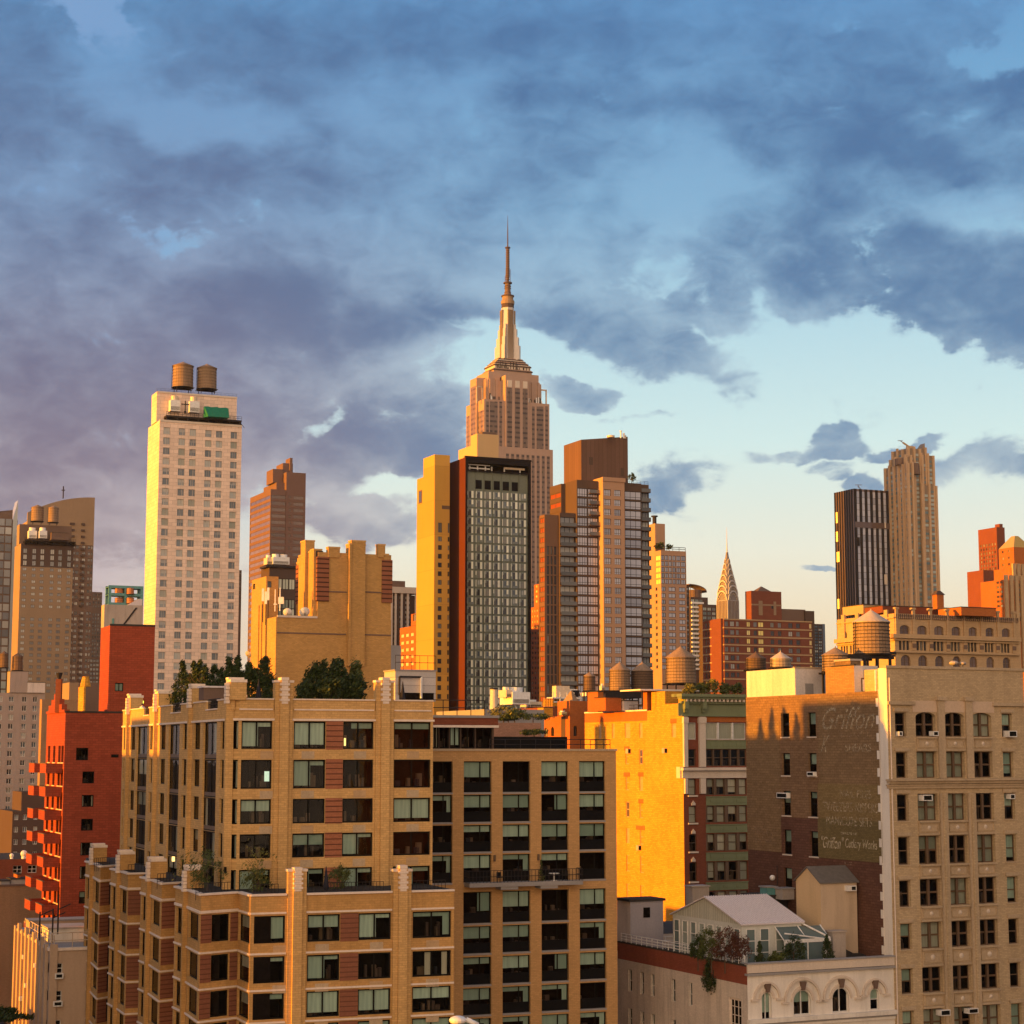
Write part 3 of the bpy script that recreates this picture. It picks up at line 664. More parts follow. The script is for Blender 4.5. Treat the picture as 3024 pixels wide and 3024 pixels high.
style('apart_glass', fw=.12, rev=.1, mull=(.25, .5, .75), trans=(.3,), glass='glass_sky_reflect', frame='frame_dark', mw=.05)
style('apart_balc', fw=.1, rev=.3, mull=(.33, .66), glass='glass_mid', frame='frame_dark', low='glass_band')
style('apart_tan', fw=.1, rev=.3, mull=(.33, .66), trans=(.3,), glass='glass_sky_reflect', frame='frame_brown', mw=.05)
style('redapt', fw=.08, rev=.2, glass=('glass_dark', 'glass_mid'), frame='frame_brown')
style('redlit', fw=.08, rev=.1, glass='glass_sun_glint', frame='frame_brown')
style('arched', fw=.15, rev=.4, glass='glass_brown', frame='frame_brown', trans=(.5,))
style('front', fw=.13, rev=.2, near=True, frame='frame_dark', blinds=('full', 'half', 'none', 'none', 'valance', 'left', 'none', 'full', 'top', 'one', 'lamp', 'tv', 'tv'), nv=11, mw=.06)
style('frontw', fw=.12, rev=.2, near=True, mull=(), frame='frame_dark', blinds=('right', 'none', 'half', 'right', 'none', 'none'), nv=6, bmat='shade')
style('strip', fw=.12, rev=.2, near=True, mull=(.5,), frame='frame_dark', blinds=('right', 'none', 'half', 'none', 'curt'), nv=5, bmat='curtain', low='frame_brown', lo=.45)
style('bay', fw=.1, rev=.3, near=True, mull=(.62,), frame='frame_dark', blinds=('full', 'half', 'none', 'full', 'full', 'top', 'none', 'valance', 'right'), nv=9, low='spandrel_black', lo=1.0, slab='roof_grey', mw=.05)
style('loft', fw=.1, rev=.45, near=True, mull=(.5,), trans=(.5,), frame='frame_brown', blinds=('none', 'all', 'none', 'half', 'none', 'left', 'none', 'none'), nv=8, mw=.09, bmat='shade')
style('lofts', fw=.1, rev=.4, near=True, mull=(), trans=(.5,), frame='frame_brown', blinds=('none', 'half', 'full', 'none', 'half'), nv=5, sill='loft_trim', mw=.05)
style('brickwin', fw=.1, rev=.25, near=True, mull=(), trans=(.5,), frame='frame_dark', blinds=('none', 'half', 'top'), nv=3, sill='limestone', mw=.05)
style('green4', fw=.1, rev=.3, near=True, mull=(), trans=(.5,), frame='frame_brown', blinds=('all', 'none', 'full', 'half', 'all'), nv=5, bmat='curtain', mw=.05)
style('green_top', fw=.12, rev=.2, near=True, mull=(), frame='frame_white', blinds=('all',), nv=1, bmat='curtain')
style('yellowwin', fw=.16, rev=.1, mull=(), trans=(.5,), glass=('orn_stone', 'glass_brown', 'yellow_brick'), frame='orn_stone', sill=None)
style('cream', fw=.09, rev=.3, near=True, mull=(.5,), trans=(), frame='frame_white', blinds=('half', 'none'), nv=2, mw=.05, bmat='blind')
style('creamside', fw=.07, rev=.22, near=True, mull=(), trans=(.5,), frame='frame_white', blinds=('none', 'half'), nv=2, mw=.04)
style('redwin', fw=.1, rev=.2, near=True, mull=(.5,), frame='frame_dark', blinds=('none', 'all', 'half', 'none', 'curt'), nv=5)
style('beigewin', fw=.08, rev=.2, near=True, mull=(.5,), trans=(.5,), frame='frame_white', blinds=('all', 'none', 'half', 'none'), nv=4, bmat='curtain', mw=.04)
style('pavilion', fw=.07, rev=.05, near=False, mull=(), trans=(.33, .66), frame='white_metal', glass='glass_teal')
plain('green_band_frame', (.15, .17, .13), .4)
# ------------------------------------------------------------------ ground
g = MB(); g.face([(-6000, -600, 0), (6000, -600, 0), (6000, 9000, 0), (-6000, 9000, 0)], 'roof_tar'); tag(g.build('ground'), 'dark city ground of streets between the buildings', 'ground', kind='structure')
# ------------------------------------------------------------------ far towers, left to right
def p_glass_left():
    b = Bld('glass_tower', 'grey glass tower with a slanted top at the left edge, behind the tan tower', 'tower', A_(90, 1290), 1150, 25)
    k = b.block(A_(90, 1290), A_(-200, 1290), A_(128, 1260), mat='tower_dark', L=30)
    k['mats'] = {}
    b2 = MB()
    b.finish()
    m = MB(); e = Edge(b, (-38, 0), (0, 0)); zt = b.zt
    for i in range(26):
        z = zt-4-i*5.2
        for j in range(9): m.rv = random.random(); m.ob(e, j*4.2+.3, j*4.2+3.9, -.4, .0, z, z+4.2, 'glass_teal' if i > 18 else 'glass_mid')
    m.box(-38, 0.4, 0, 0, 1.0, zt, 'tower_brown'); m.hexa([(-38, .4, zt), (0, .4, zt), (0, 1, zt), (-38, 1, zt), (-38, .4, zt-3), (0, .4, zt+6), (0, 1, zt+6), (-38, 1, zt-3)], 'tower_brown')
    b.part('curtain_wall', m)
    m = MB(); x1 = b.S(A_(125, 1260))[0]
    m.hexa([(0.2, -.3, 0), (x1, -.3, 0), (x1, 10, 0), (.2, 10, 0), (.2, -.3, zt), (x1, -.3, zt+12), (x1, 10, zt+12), (.2, 10, zt)], 'glass_hotel'); b.part('slanted_fin', m)
p_glass_left()
def p_curved():
    b = Bld('curved_top_tower', 'tall tower with a curved crown and balconies, behind the dark banded tower', 'tower', A_(430, 1280), 1060, 24)
    k = b.block(A_(430, 1290), None, A_(672, 1290), mat='tower_brown', L=24); k2 = b.block(A_(195, 1300), None, A_(430, 1290), y=.5, mat='tower_tan', L=22)
    e = k['S']; e.depth = .5
    cs = e.cols(A_, [(440, 470), (475, 505), (520, 538), (544, 566), (590, 612), (630, 646), (652, 664)], 1400); rs = e.rown(A_, 1300, 1322, 1880, 14, 600); rs += e.rown(G1, 15, 38, 520, 13, 600)
    b.win(e, cs, rs, 'grey_far'); b.finish()
    m = MB(); w_ = k['e'][1].len; e = Edge(b, (b.S(A_(195, 1290))[0], 0), (w_, 0)); W2 = e.len; n = 14; zt = k['z1']; zr = b.S(A_(600, 1130))[1]; zl = b.S(A_(205, 1240))[1]
    def zz(t): return zl+(zr-zl)*(1-(1-t)**2)
    for i in range(n):
        t0, t1 = i/n, (i+1)/n
        m.hexa([e.L(W2*t0, 0.3, zt-14), e.L(W2*t1, 0.3, zt-14), e.L(W2*t1, -1.2, zt-14), e.L(W2*t0, -1.2, zt-14), e.L(W2*t0, .3, zz(t0)), e.L(W2*t1, .3, zz(t1)), e.L(W2*t1, -1.2, zz(t1)), e.L(W2*t0, -1.2, zz(t0))] if t0 < 1 else [], 'tower_tan')
    b.part('curved_crown', m)
    m = MB(); e = k['S']
    for (z0, z1) in rs:
        for (q0, q1) in ((.28, .42), (.62, .72)): m.ob(e, e.len*q0, e.len*q1, 0, 1.3, z0-.9, z0+.3, 'tower_dark')
    b.part('balcony', m)['kind'] = 'stuff'
    m = MB(); t = thing('antenna', 'thin antenna mast on the curved crown', 'antenna', tuple(PY(A_(450, 1140), 1066)), 0); m.tube((0, 0, 0), (0, 0, 7), .35, 'steel_dark'); m.box(-1, -.2, 4.5, 1, .2, 5, 'steel_dark'); m.build('mast', t)
p_curved()
def platform(b, label, C, x0, x1, yt, yb, d, deep=4):
    a = PY(C(x0, yb), d); q = PY(C(x1, yb), d); zt = PY(C(x0, yt), d).z; t = thing('roof_platform', label, 'platform', (a.x, d, a.z), b.rot); w_ = (q.x-a.x)/cos(b.rot)*1.02; h = zt-a.z
    m = MB(); m.box(0, 0, h-.5, w_, deep, h, 'steel_dark'); m.build('deck', t); m = MB()
    for i in range(8): m.box(w_*i/7.2, 0, 0, w_*i/7.2+.25, .25, h-.5, 'steel_dark'); m.tube((w_*i/7.2, .1, h-.5), (w_*i/7.2+1.6, .1, 0), .08, 'steel_dark', 4)
    m.box(0, .3, 0, w_, deep, h-.55, 'room'); m.build('supports', t)
    rail(t, [(0, 0, h), (w_, 0, h)], 1.1, r=.05)
    return t
def p_twin():
    b = Bld('dark_banded_tower', 'tan tower with a dark band near its top and two tanks, far left', 'tower', A_(150, 1460), 900, 24)
    k = b.block(A_(150, 1460), A_(105, 1500), A_(525, 1470), mat='tower_tan'); S = k['S']
    zs = b.S(A_(300, 1630))[1]; k['z1'] = zs; e0 = Edge(b, k['S'].p0, k['S'].p1)
    k2 = b.prism(k['pts'], zs, b.zt, 'tower_dark', name='dark_wall'); k2['mats'] = {0: 'tower_tan'}
    k3 = b.block(A_(140, 1322), A_(122, 1335), A_(512, 1335), y=5, z0=b.zt, mat='tower_brown'); k3['mats'] = {0: 'tower_tan'}
    cs = S.cols(A_, [(166, 194), (231, 259), (289, 317), (360, 388), (416, 444), (481, 509)], 1515)
    b.win(k2['S'], cs, S.rown(A_, 1500, 1535, 1586, 3, 300), 'dark_tower')
    b.win(S, cs, S.rown(A_, 1637, 1658, 1900, 7, 300), 'tan_tower'); b.win(S, cs, S.rown(G1, 60, 82, 570, 13, 300), 'tan_tower')
    S.depth = k2['S'].depth = .25; b.finish(); b2 = b
    platform(b, 'black steel platform under the cooling units of the dark banded tower', A_, 175, 500, 1432, 1462, 899)
    cooling('left cooling unit on the roof of the dark banded tower', A_, 205, 262, 1345, 1432, 899, 4, mat='white_metal'); cooling('right cooling unit on the roof of the dark banded tower', A_, 280, 335, 1345, 1432, 899, 4, mat='white_metal')
    roofbox('roof_box', 'grey equipment box beside the cooling units on the dark banded tower', 'equipment', A_, 365, 488, 1382, 1432, 899, 4, 'tower_brown')
    tank('orange wooden tank on the left of the dark banded tower roof', A_, 222, 308, 1184, 1204, 1302, 910, 1.5); tank('shaded wooden tank on the right of the dark banded tower roof', A_, 343, 415, 1190, 1208, 1310, 910, 1.5)
p_twin()
def p_small_left():
    b = Bld('pink_grey_tower', 'narrow pinkish grey tower between the balconied tower and the red brick building', 'tower', A_(655, 1806), 1250, 24)
    k = b.block(A_(655, 1806), None, A_(730, 1800), mat='tower_brown', L=20); e = k['S']; b.win(e, e.cols(A_, [(664, 674), (682, 692), (700, 710), (716, 724)], 1850), e.rown(A_, 1820, 1838, 1900, 4, 690)+e.rown(G1, 28, 46, 320, 12, 690), 'grey_far'); b.finish()
    b = Bld('teal_glass_block', 'teal glass block behind the red brick building', 'building', G1(600, 345), 1150, 24)
    k = b.block(G1(600, 345), None, G1(760, 345), mat='tower_brown', L=20); e = k['S']; b.win(e, e.cols(G1, [(642, 660), (664, 682), (686, 704)], 400), e.rown(G1, 355, 375, 600, 9, 670), 'dark_tower'); b.finish()
    b = Bld('pale_sloped_building', 'pale grey building with a sloped roof below the teal frame', 'building', A_(745, 1895), 820, 24)
    k = b.block(A_(745, 1895), None, A_(1022, 1905), mat='concrete', L=6); b.finish(); e = k['S']
    m = MB(); m.hexa([e.L(e.len*.25, .4, b.zt-14), e.L(e.len*.3, .4, b.zt-14), e.L(e.len*.3, 0, b.zt-14), e.L(e.len*.25, 0, b.zt-14), e.L(e.len*.8, .4, b.zt-1), e.L(e.len*.85, .4, b.zt-1), e.L(e.len*.85, 0, b.zt-1), e.L(e.len*.8, 0, b.zt-1)], 'steel_dark'); m.ob(e, e.len*.2, e.len*.25, 0, .5, b.zt-16, b.zt-6, 'teal_metal'); b.part('stair', m)
    m = MB(); m.hexa([(e.len*.6, 2, b.zt), (e.len, 2, b.zt), (e.len, 12, b.zt), (e.len*.6, 12, b.zt), (e.len*.9, 2, b.zt+3), (e.len, 2, b.zt+3.), (e.len, 12, b.zt+3.), (e.len*.9, 12, b.zt+3)], 'pale_roof'); b.part('roof', m)
    # teal steel frame holding four tanks
    d = 826; a = PY(A_(782, 1900), d); q = PY(A_(982, 1900), d); zt = PY(A_(782, 1758), d).z; t = thing('steel_rack', 'teal steel frame of two storeys holding four water tanks', 'frame', (a.x, d, a.z), R(24)); w_ = (q.x-a.x)/cos(R(24))*1.05; h = zt-a.z; m = MB()
    for i in range(3):
        for yy in (0, 6): m.box(w_*i/2-.6, yy, 0, w_*i/2+.6, yy+.8, h, 'teal_metal')
    for zz in (0, h*.48, h-1.2): m.box(-.6, -.05, zz, w_+.6, .85, zz+1.2, 'teal_metal'); m.box(-.6, 6, zz, w_+.6, 6.8, zz+1.2, 'teal_metal'); m.box(-.6, .9, zz+.3, w_+.6, 6, zz+.6, 'teal_metal')
    m.build('frame', t)
    for i, (x0, x1, nm) in enumerate(((820, 878, 'left'), (900, 955, 'right'))):
        tank('%s tank on the upper deck of the teal frame' % nm, A_, x0, x1, 1772, 1782, 1822, d+3.5, .5, n=12, hoops=3, mat='terracotta', fin=False); tank('%s tank on the lower deck of the teal frame' % nm, A_, x0, x1, 1842, 1850, 1888, d+3.5, .5, n=12, hoops=3, mat='terracotta', fin=False)
p_small_left()
def p_hotel():
    b = Bld('hotel_tower', 'tall cream hotel tower with a bright yellow lit side and two water tanks on top', 'tower', A_(1140, 580), 560, 23.5); b.maxw = 100
    k = b.block(A_(1140, 580), A_(1058, 632), A_(1725, 618), mat='hotel_stone'); e = k['S']
    k2 = b.block(A_(1120, 377), A_(1083, 402), A_(1690, 414), y=3.5, z0=b.zt, mat='hotel_stone')
    cs = e.cols(A_, [(1166, 1214), (1275, 1322), (1353, 1400), (1464, 1510), (1541, 1587), (1646, 1692)], 657)
    z0, z1 = e.rows(A_, [(633, 682)], 1190)[0]; zl0, zl1 = e.rows(G1, [(533, 575)], 1148)[0]
    rs = [(z0+(zl0-z0)*i/25, z1+(zl0-z0)*i/25) for i in range(26)]
    b.win(e, cs, rs, 'hotel'); b.finish()
    m = MB(); W = k['W']; z = b.zt; m.ob(e, 0, e.len, 0, .25, z-.5, z+.15, 'limestone'); m.ob(k2['S'], 0, k2['S'].len, 0, .25, k2['z1']-.4, k2['z1']+.15, 'limestone'); b.part('coping', m)
    w_ = k2['S'].len; x0 = k2['pts'][0][0]; rail(b, [(x0, 3.8, k2['z1']), (x0+w_, 3.8, k2['z1'])], 1.1, r=.03)
    m = MB(); m.box(x0+w_*.8, 3.3, k2['z1']-5.5, x0+w_*.86, 3.6, k2['z1']-3.5, 'limestone'); b.part('door', m)
    platform(b, 'long black steel platform along the top setback of the hotel tower', A_, 1185, 1682, 545, 598, 561, 3.2)
    cooling('left cooling unit on the hotel tower, a yellow fan on top', A_, 1215, 1285, 402, 528, 562, 2.6, mat='white_metal', fanm='brass_unit'); cooling('right cooling unit on the hotel tower, pale fan on top', A_, 1352, 1422, 410, 538, 562.5, 2.6, mat='white_metal', fanm='brass_unit')
    p = PY(A_(1320, 535), 562); t = thing('pipe_cross', 'dark pipe with cross arms between the two cooling units', 'pipe', tuple(p), b.rot); m = MB(); m.tube((0, 0, 0), (0, 0, 3.9), .16, 'steel_dark'); m.box(-1.2, -.1, 2.7, 1.2, .1, 3.0, 'steel_dark'); m.box(-.3, -.1, 0, .3, .2, .8, 'steel_dark'); m.build('pipe', t)
    a = PY(A_(1468, 552), 562.5); t = thing('covered_crate', 'bright green tarpaulin over equipment on the hotel tower', 'tarpaulin', tuple(a), b.rot); m = MB()
    W2 = 7.2; n = 8
    for i in range(n):
        x0_, x1_ = W2*i/n, W2*(i+1)/n; h0, h1 = 3.1+.12*sin(i*2.1), 3.1+.12*sin((i+1)*2.1)
        f0, f1 = (0 if i else .4), 0
        m.hexa([(x0_+.8*(i == 0), 0, 0), (x1_, 0, 0), (x1_, 3, 0), (x0_, 3, 0), (x0_-.3*(i == 0), .9, h0), (x1_, .9, h1), (x1_, 3, h1), (x0_, 3, h0)], 'green_tarp')
    m.build('tarpaulin', t)
    tank('sunlit wooden tank on the left of the hotel tower roof', A_, 1230, 1375, 165, 196, 350, 572, 1.8, n=26, hoops=7); tank('shaded wooden tank on the right of the hotel tower roof', A_, 1405, 1542, 180, 212, 362, 575, 1.8, n=26, hoops=7)
    b = Bld('dark_slab', 'dark narrow slab just behind the right edge of the hotel tower', 'building', A_(1690, 1650), 800, 24)
    k = b.block(A_(1690, 1650), None, A_(1724, 1645), mat='tower_dark', L=20); e = k['S']; b.win(e, [(e.len*.55, e.len*.85)], e.rown(A_, 1665, 1680, 1910, 9, 1710), 'dark_tower'); b.finish()
p_hotel()
def p_striped():
    b = Bld('brown_banded_tower', 'brown granite tower with horizontal glass bands and stepped top', 'tower', B_(175, 780), 1000, 24)
    k = b.block(B_(175, 780), B_(68, 842), B_(262, 780), mat='brown_granite'); k2 = b.block(B_(257, 692), None, B_(357, 700), y=-.6, mat='brown_granite', L=20)
    k3 = b.block(B_(205, 745), B_(120, 780), B_(262, 745), y=3, z0=b.zt, mat='brown_granite', L=24); k4 = b.block(B_(187, 675), B_(145, 682), B_(238, 672), y=5, z0=k3['z1'], mat='brown_granite', L=12); k5 = b.block(B_(238, 645), B_(187, 655), B_(290, 650), y=6, z0=k3['z1'], mat='brown_granite', L=12); k6 = b.block(B_(275, 618), B_(236, 634), B_(288, 630), y=4.6, z0=k3['z1'], mat='brown_granite', L=8)
    b.maxw = 100; S, W, S2 = k['S'], k['W'], k2['S']
    rs = S.rown(B_, 800, 816, 1560, 24, 200); rs2 = [(z, z+1.9) for z in [b.zt-5-3.4*i for i in range(40)]]
    b.win(S, [(.6, S.len-.6)], rs2[:38], 'band'); b.win(W, [(1, W.len-1)], rs2[:38], 'band'); b.win(S2, [(1.5, S2.len*.25), (S2.len*.38, S2.len*.9)], rs2[:38], 'band'); S.depth = W.depth = S2.depth = .25
    b.finish()
p_striped()
def p_columns():
    b = Bld('white_column_building', 'modern building with white columns and dark glass under a white roof slab', 'building', B_(800, 1300), 700, 24)
    k = b.block(B_(800, 1322), None, B_(905, 1310), mat='tower_dark', L=20); k2 = b.block(B_(905, 1332), None, B_(945, 1330), y=.4, mat='tower_dark', L=20); e = k['S']
    k3 = b.block(B_(800, 1255), None, B_(872, 1262), y=6, z0=b.zt-.5, mat='tower_brown', L=8)
    b.win(e, e.cols(B_, [(812, 832), (842, 862), (872, 898)], 1400), e.rown(B_, 1335, 1352, 1560, 10, 850), 'dark_tower'); b.finish(); m = MB(); m.ob(e, -1, e.len+3, -6, 1.2, b.zt-1.4, b.zt+.9, 'limestone'); b.part('roof_slab', m)
    for q in (0.0, .2, .5, .8, 1.2): m = MB(); m.ob(e, e.len*q-.35, e.len*q+.35, .02, .7, b.zt-38, b.zt-1.4, 'limestone'); b.part('column', m)
    b = Bld('orange_stepped_building', 'sunlit orange brick building with a stepped top left of the yellow tower', 'building', B_(1010, 1470), 655, 24)
    k = b.block(B_(1005, 1475), B_(845, 1485), B_(1060, 1475), mat='orange_brick'); k2 = b.block(B_(1000, 1412), B_(903, 1418), B_(1050, 1420), y=5, z0=b.zt, mat='orange_brick'); W = k['W']; W2 = k2['W']
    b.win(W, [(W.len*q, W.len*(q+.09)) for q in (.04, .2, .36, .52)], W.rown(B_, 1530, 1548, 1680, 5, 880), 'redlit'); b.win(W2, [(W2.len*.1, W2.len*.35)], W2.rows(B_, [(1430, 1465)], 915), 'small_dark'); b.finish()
    b = Bld('grey_parapet_building', 'low grey building edge beside the deco building', 'building', B_(795, 1590), 480, 24); k = b.block(B_(795, 1590), None, B_(850, 1590), mat='roof_grey', L=12); b.finish()
p_columns()
def p_darkpent():
    b = Bld('dark_penthouse_building', 'dark building with bands of pale glass behind the deco building', 'building', B_(160, 1180), 470, 24)
    k = b.block(B_(168, 1182), B_(125, 1195), B_(310, 1182), mat='tower_dark'); e = k['S']
    b.win(e, e.cols(B_, [(168, 200), (202, 234), (236, 268), (270, 300)], 1270), e.rows(B_, [(1245, 1300), (1352, 1400), (1400, 1440)], 230), 'pent'); b.finish(); m = MB(); m.ob(e, -1, e.len+1, -5, .7, b.zt-.3, b.zt+.2, 'steel_dark'); b.part('roof_slab', m)
    cooling('pair of white cooling units with a yellow lit end above the dark penthouse', B_, 186, 272, 1115, 1176, 471, 3, 2, mat='white_metal'); cooling('sunlit yellow cooling unit at the left end above the dark penthouse', B_, 156, 184, 1120, 1176, 471, 3, 1)
style('pent', fw=.1, rev=.1, mull=(.5,), glass='glass_green', frame='frame_dark')
p_darkpent()
def dish(label, C, x, y, d, r, az_=200, mat='white_metal'):
    p = PY(C(x, y), d); t = thing('satellite_dish', label, 'satellite dish', (p.x, p.y, p.z-r*1.3), R(az_)); m = MB()
    n = 14; T = Matrix.Translation((0, 0, r*1.3)) @ Matrix.Rotation(R(60), 4, 'X')
    for j in range(3):
        r0, r1 = r*j/3, r*(j+1)/3
        for k in range(n):
            a0, a1 = 2*pi*k/n, 2*pi*(k+1)/n; z0, z1 = r0*r0/r*.35, r1*r1/r*.35
            m.face([T @ Vector((r0*cos(a0), r0*sin(a0), z0)), T @ Vector((r1*cos(a0), r1*sin(a0), z1)), T @ Vector((r1*cos(a1), r1*sin(a1), z1)), T @ Vector((r0*cos(a1), r0*sin(a1), z0))], mat)
    m.build('reflector', t); m = MB(); m.tube((0, 0, 0), (0, 0, r*1.3), .05*max(1, r), 'steel_dark'); m.build('mast', t); m = MB(); m.tube((0, 0, r*1.3), T @ Vector((0, 0, r*.9)), .03*max(1, r), 'steel_dark', 4); m.ball(*(T @ Vector((0, 0, r*.9))), .09*max(1, r), 'white_metal', 6, 4); m.build('feed_arm', t)
def p_deco():
    b = Bld('deco_building', 'large windowless yellow brick art deco building with stepped piers and striped corners', 'building', B_(200, 1440), 400, 24)
    k = b.block(B_(203, 1442), B_(157, 1415), B_(800, 1440), mat='deco_brick'); zt = b.zt = k['z1']; S = k['S']
    k2 = b.block(B_(420, 1150), B_(312, 1180), B_(800, 1140), y=.0, z0=zt, mat='deco_brick'); k2['z1'] = b.S(B_(560, 1112))[1]
    x2 = k2['pts'][0][0]; zz = k2['z1']; b.finish(); e = S; X = lambda x, y=1250: e.at(B_(x, y))[0]; Zp = lambda y, x=560: e.at(B_(x, y))[1]
    def pr(nm, x0, x1, yt, yb, o=.9, mat='deco_brick', inn=-1.2, cap=True):
        m = MB(); m.ob(e, X(x0), X(x1), inn, o, Zp(yb, (x0+x1)/2), Zp(yt, (x0+x1)/2), mat)
        if cap: m.ob(e, X(x0)-.08, X(x1)+.08, inn-.08, o+.08, Zp(yt, (x0+x1)/2), Zp(yt, (x0+x1)/2)+.35, 'tan_brick')
        return b.part(nm, m)
    pr('pier', 585, 658, 1056, 1700, .9); pr('pier', 572, 583, 1072, 1700, 1.25); pr('pier', 470, 530, 1088, 1135, .3); pr('pier', 728, 765, 1074, 1135, .3); pr('pier', 758, 784, 1124, 1150, .3); pr('pier', 650, 662, 1075, 1700, .4)
    pr('striped_corner', 412, 475, 1132, 1362, .35, 'deco_stripe', -1.5, False); pr('striped_corner', 750, 803, 1148, 1370, .35, 'deco_stripe', -1.5, False); pr('roof_box', 410, 447, 1100, 1135, -.2, 'steel_dark', -3, False)
    m = MB()
    for (x0, x1, y) in ((205, 565, 1526), (658, 798, 1534), (475, 568, 1310), (658, 748, 1312)): m.ob(e, X(x0, y), X(x1, y), 0, .12, Zp(y+7, (x0+x1)/2), Zp(y, (x0+x1)/2), 'tower_brown')
    b.part('string_course', m)
    m = MB(); m.ob(e, .2, X(418), -.1, .25, zt-.1, zt+.35, 'limestone'); b.part('coping', m)
    # west side of the upper block: stepped piers catching the sun
    W = k2['W']; wl = W.len
    for (q0, q1, yt, o) in ((.02, .2, 1165, .2), (.2, .36, 1130, .6), (.40, .62, 1056, 1.1), (.66, .78, 1110, .5), (.80, .97, 1100, .8)):
        m = MB(); z1 = W.at(B_(312+(420-312)*(q0+q1)/2, yt))[1]; m.ob(W, wl*q0, wl*q1, -1, o, zt, z1, 'deco_brick'); m.ob(W, wl*q0-.1, wl*q1+.1, -1.1, o+.1, z1, z1+.3, 'tan_brick'); b.part('pier', m)
    m = MB(); m.ob(W, -.2, wl*.19, -1.2, .25, zt+4, W.at(B_(318, 1175))[1], 'deco_stripe'); b.part('striped_corner', m)
    # lower west wings
    b2 = Bld('deco_wing', 'sunlit yellow brick wing with a small window left of the deco building', 'building', B_(152, 1232), 412, 24); kk = b2.block(B_(152, 1234), B_(77, 1250), B_(215, 1234), mat='deco_brick'); kk['z1'] = b2.zt
    b2.win(kk['W'], kk['W'].cols(B_, [(82, 94)], 1285), kk['W'].rows(B_, [(1272, 1300)], 88), 'small_dark'); b2.win(kk['S'], kk['S'].cols(B_, [(112, 128), (134, 152)], 1275) if False else [(.3, 1.2)], kk['S'].rows(B_, [(1258, 1290)], 160), 'small_dark'); b2.finish()
    m = MB(); e2 = kk['W']; 
    for q in (.55, .75): m.ob(e2, e2.len*q, e2.len*q+.35, 0, .25, 0, b2.zt-6, 'deco_brick')
    b2.part('pier', m)
    dish('white satellite dish against the deco wing, seen edge on', B_, 55, 1640, 395, .75, 150, 'concrete'); dish('left white satellite dish on the terrace of the deco building', B_, 262, 1422, 402, .95, 190); dish('right white satellite dish on the terrace of the deco building', B_, 352, 1422, 403, 1.15, 200)
    for i, (x, yt, yb, lb) in enumerate(((197, 1300, 1415, 'thin white antenna pole on the deco terrace, the shorter of two'), (222, 1292, 1412, 'thin white antenna pole with a box on the deco terrace'))):
        p = PY(B_(x, yb), 402); q = PY(B_(x, yt), 402); t = thing('antenna', lb, 'antenna', tuple(p)); m = MB(); m.tube((0, 0, 0), (0, 0, q.z-p.z), .12, 'white_metal'); m.box(-.35, -.2, (q.z-p.z)*.3, .4*(i+1), .3, (q.z-p.z)*.6 if i else (q.z-p.z)*.35, 'white_metal'); m.build('mast', t)
    for i, (x, y) in enumerate(((135, 1350), (150, 1365), (162, 1345))):
        p = PY(B_(x, y), 406); t = thing('antenna', ['left', 'middle', 'right'][i]+' of three cell antennas on a rooftop corner of the deco wing', 'antenna', (p.x, p.y, p.z-2)); m = MB(); m.tube((0, 0, -3), (0, 0, 4), .1, 'steel_dark'); m.box(-.25, -.3, 1.5, .25, 0, 4.2, 'white_metal'); m.build('mast', t)
p_deco()
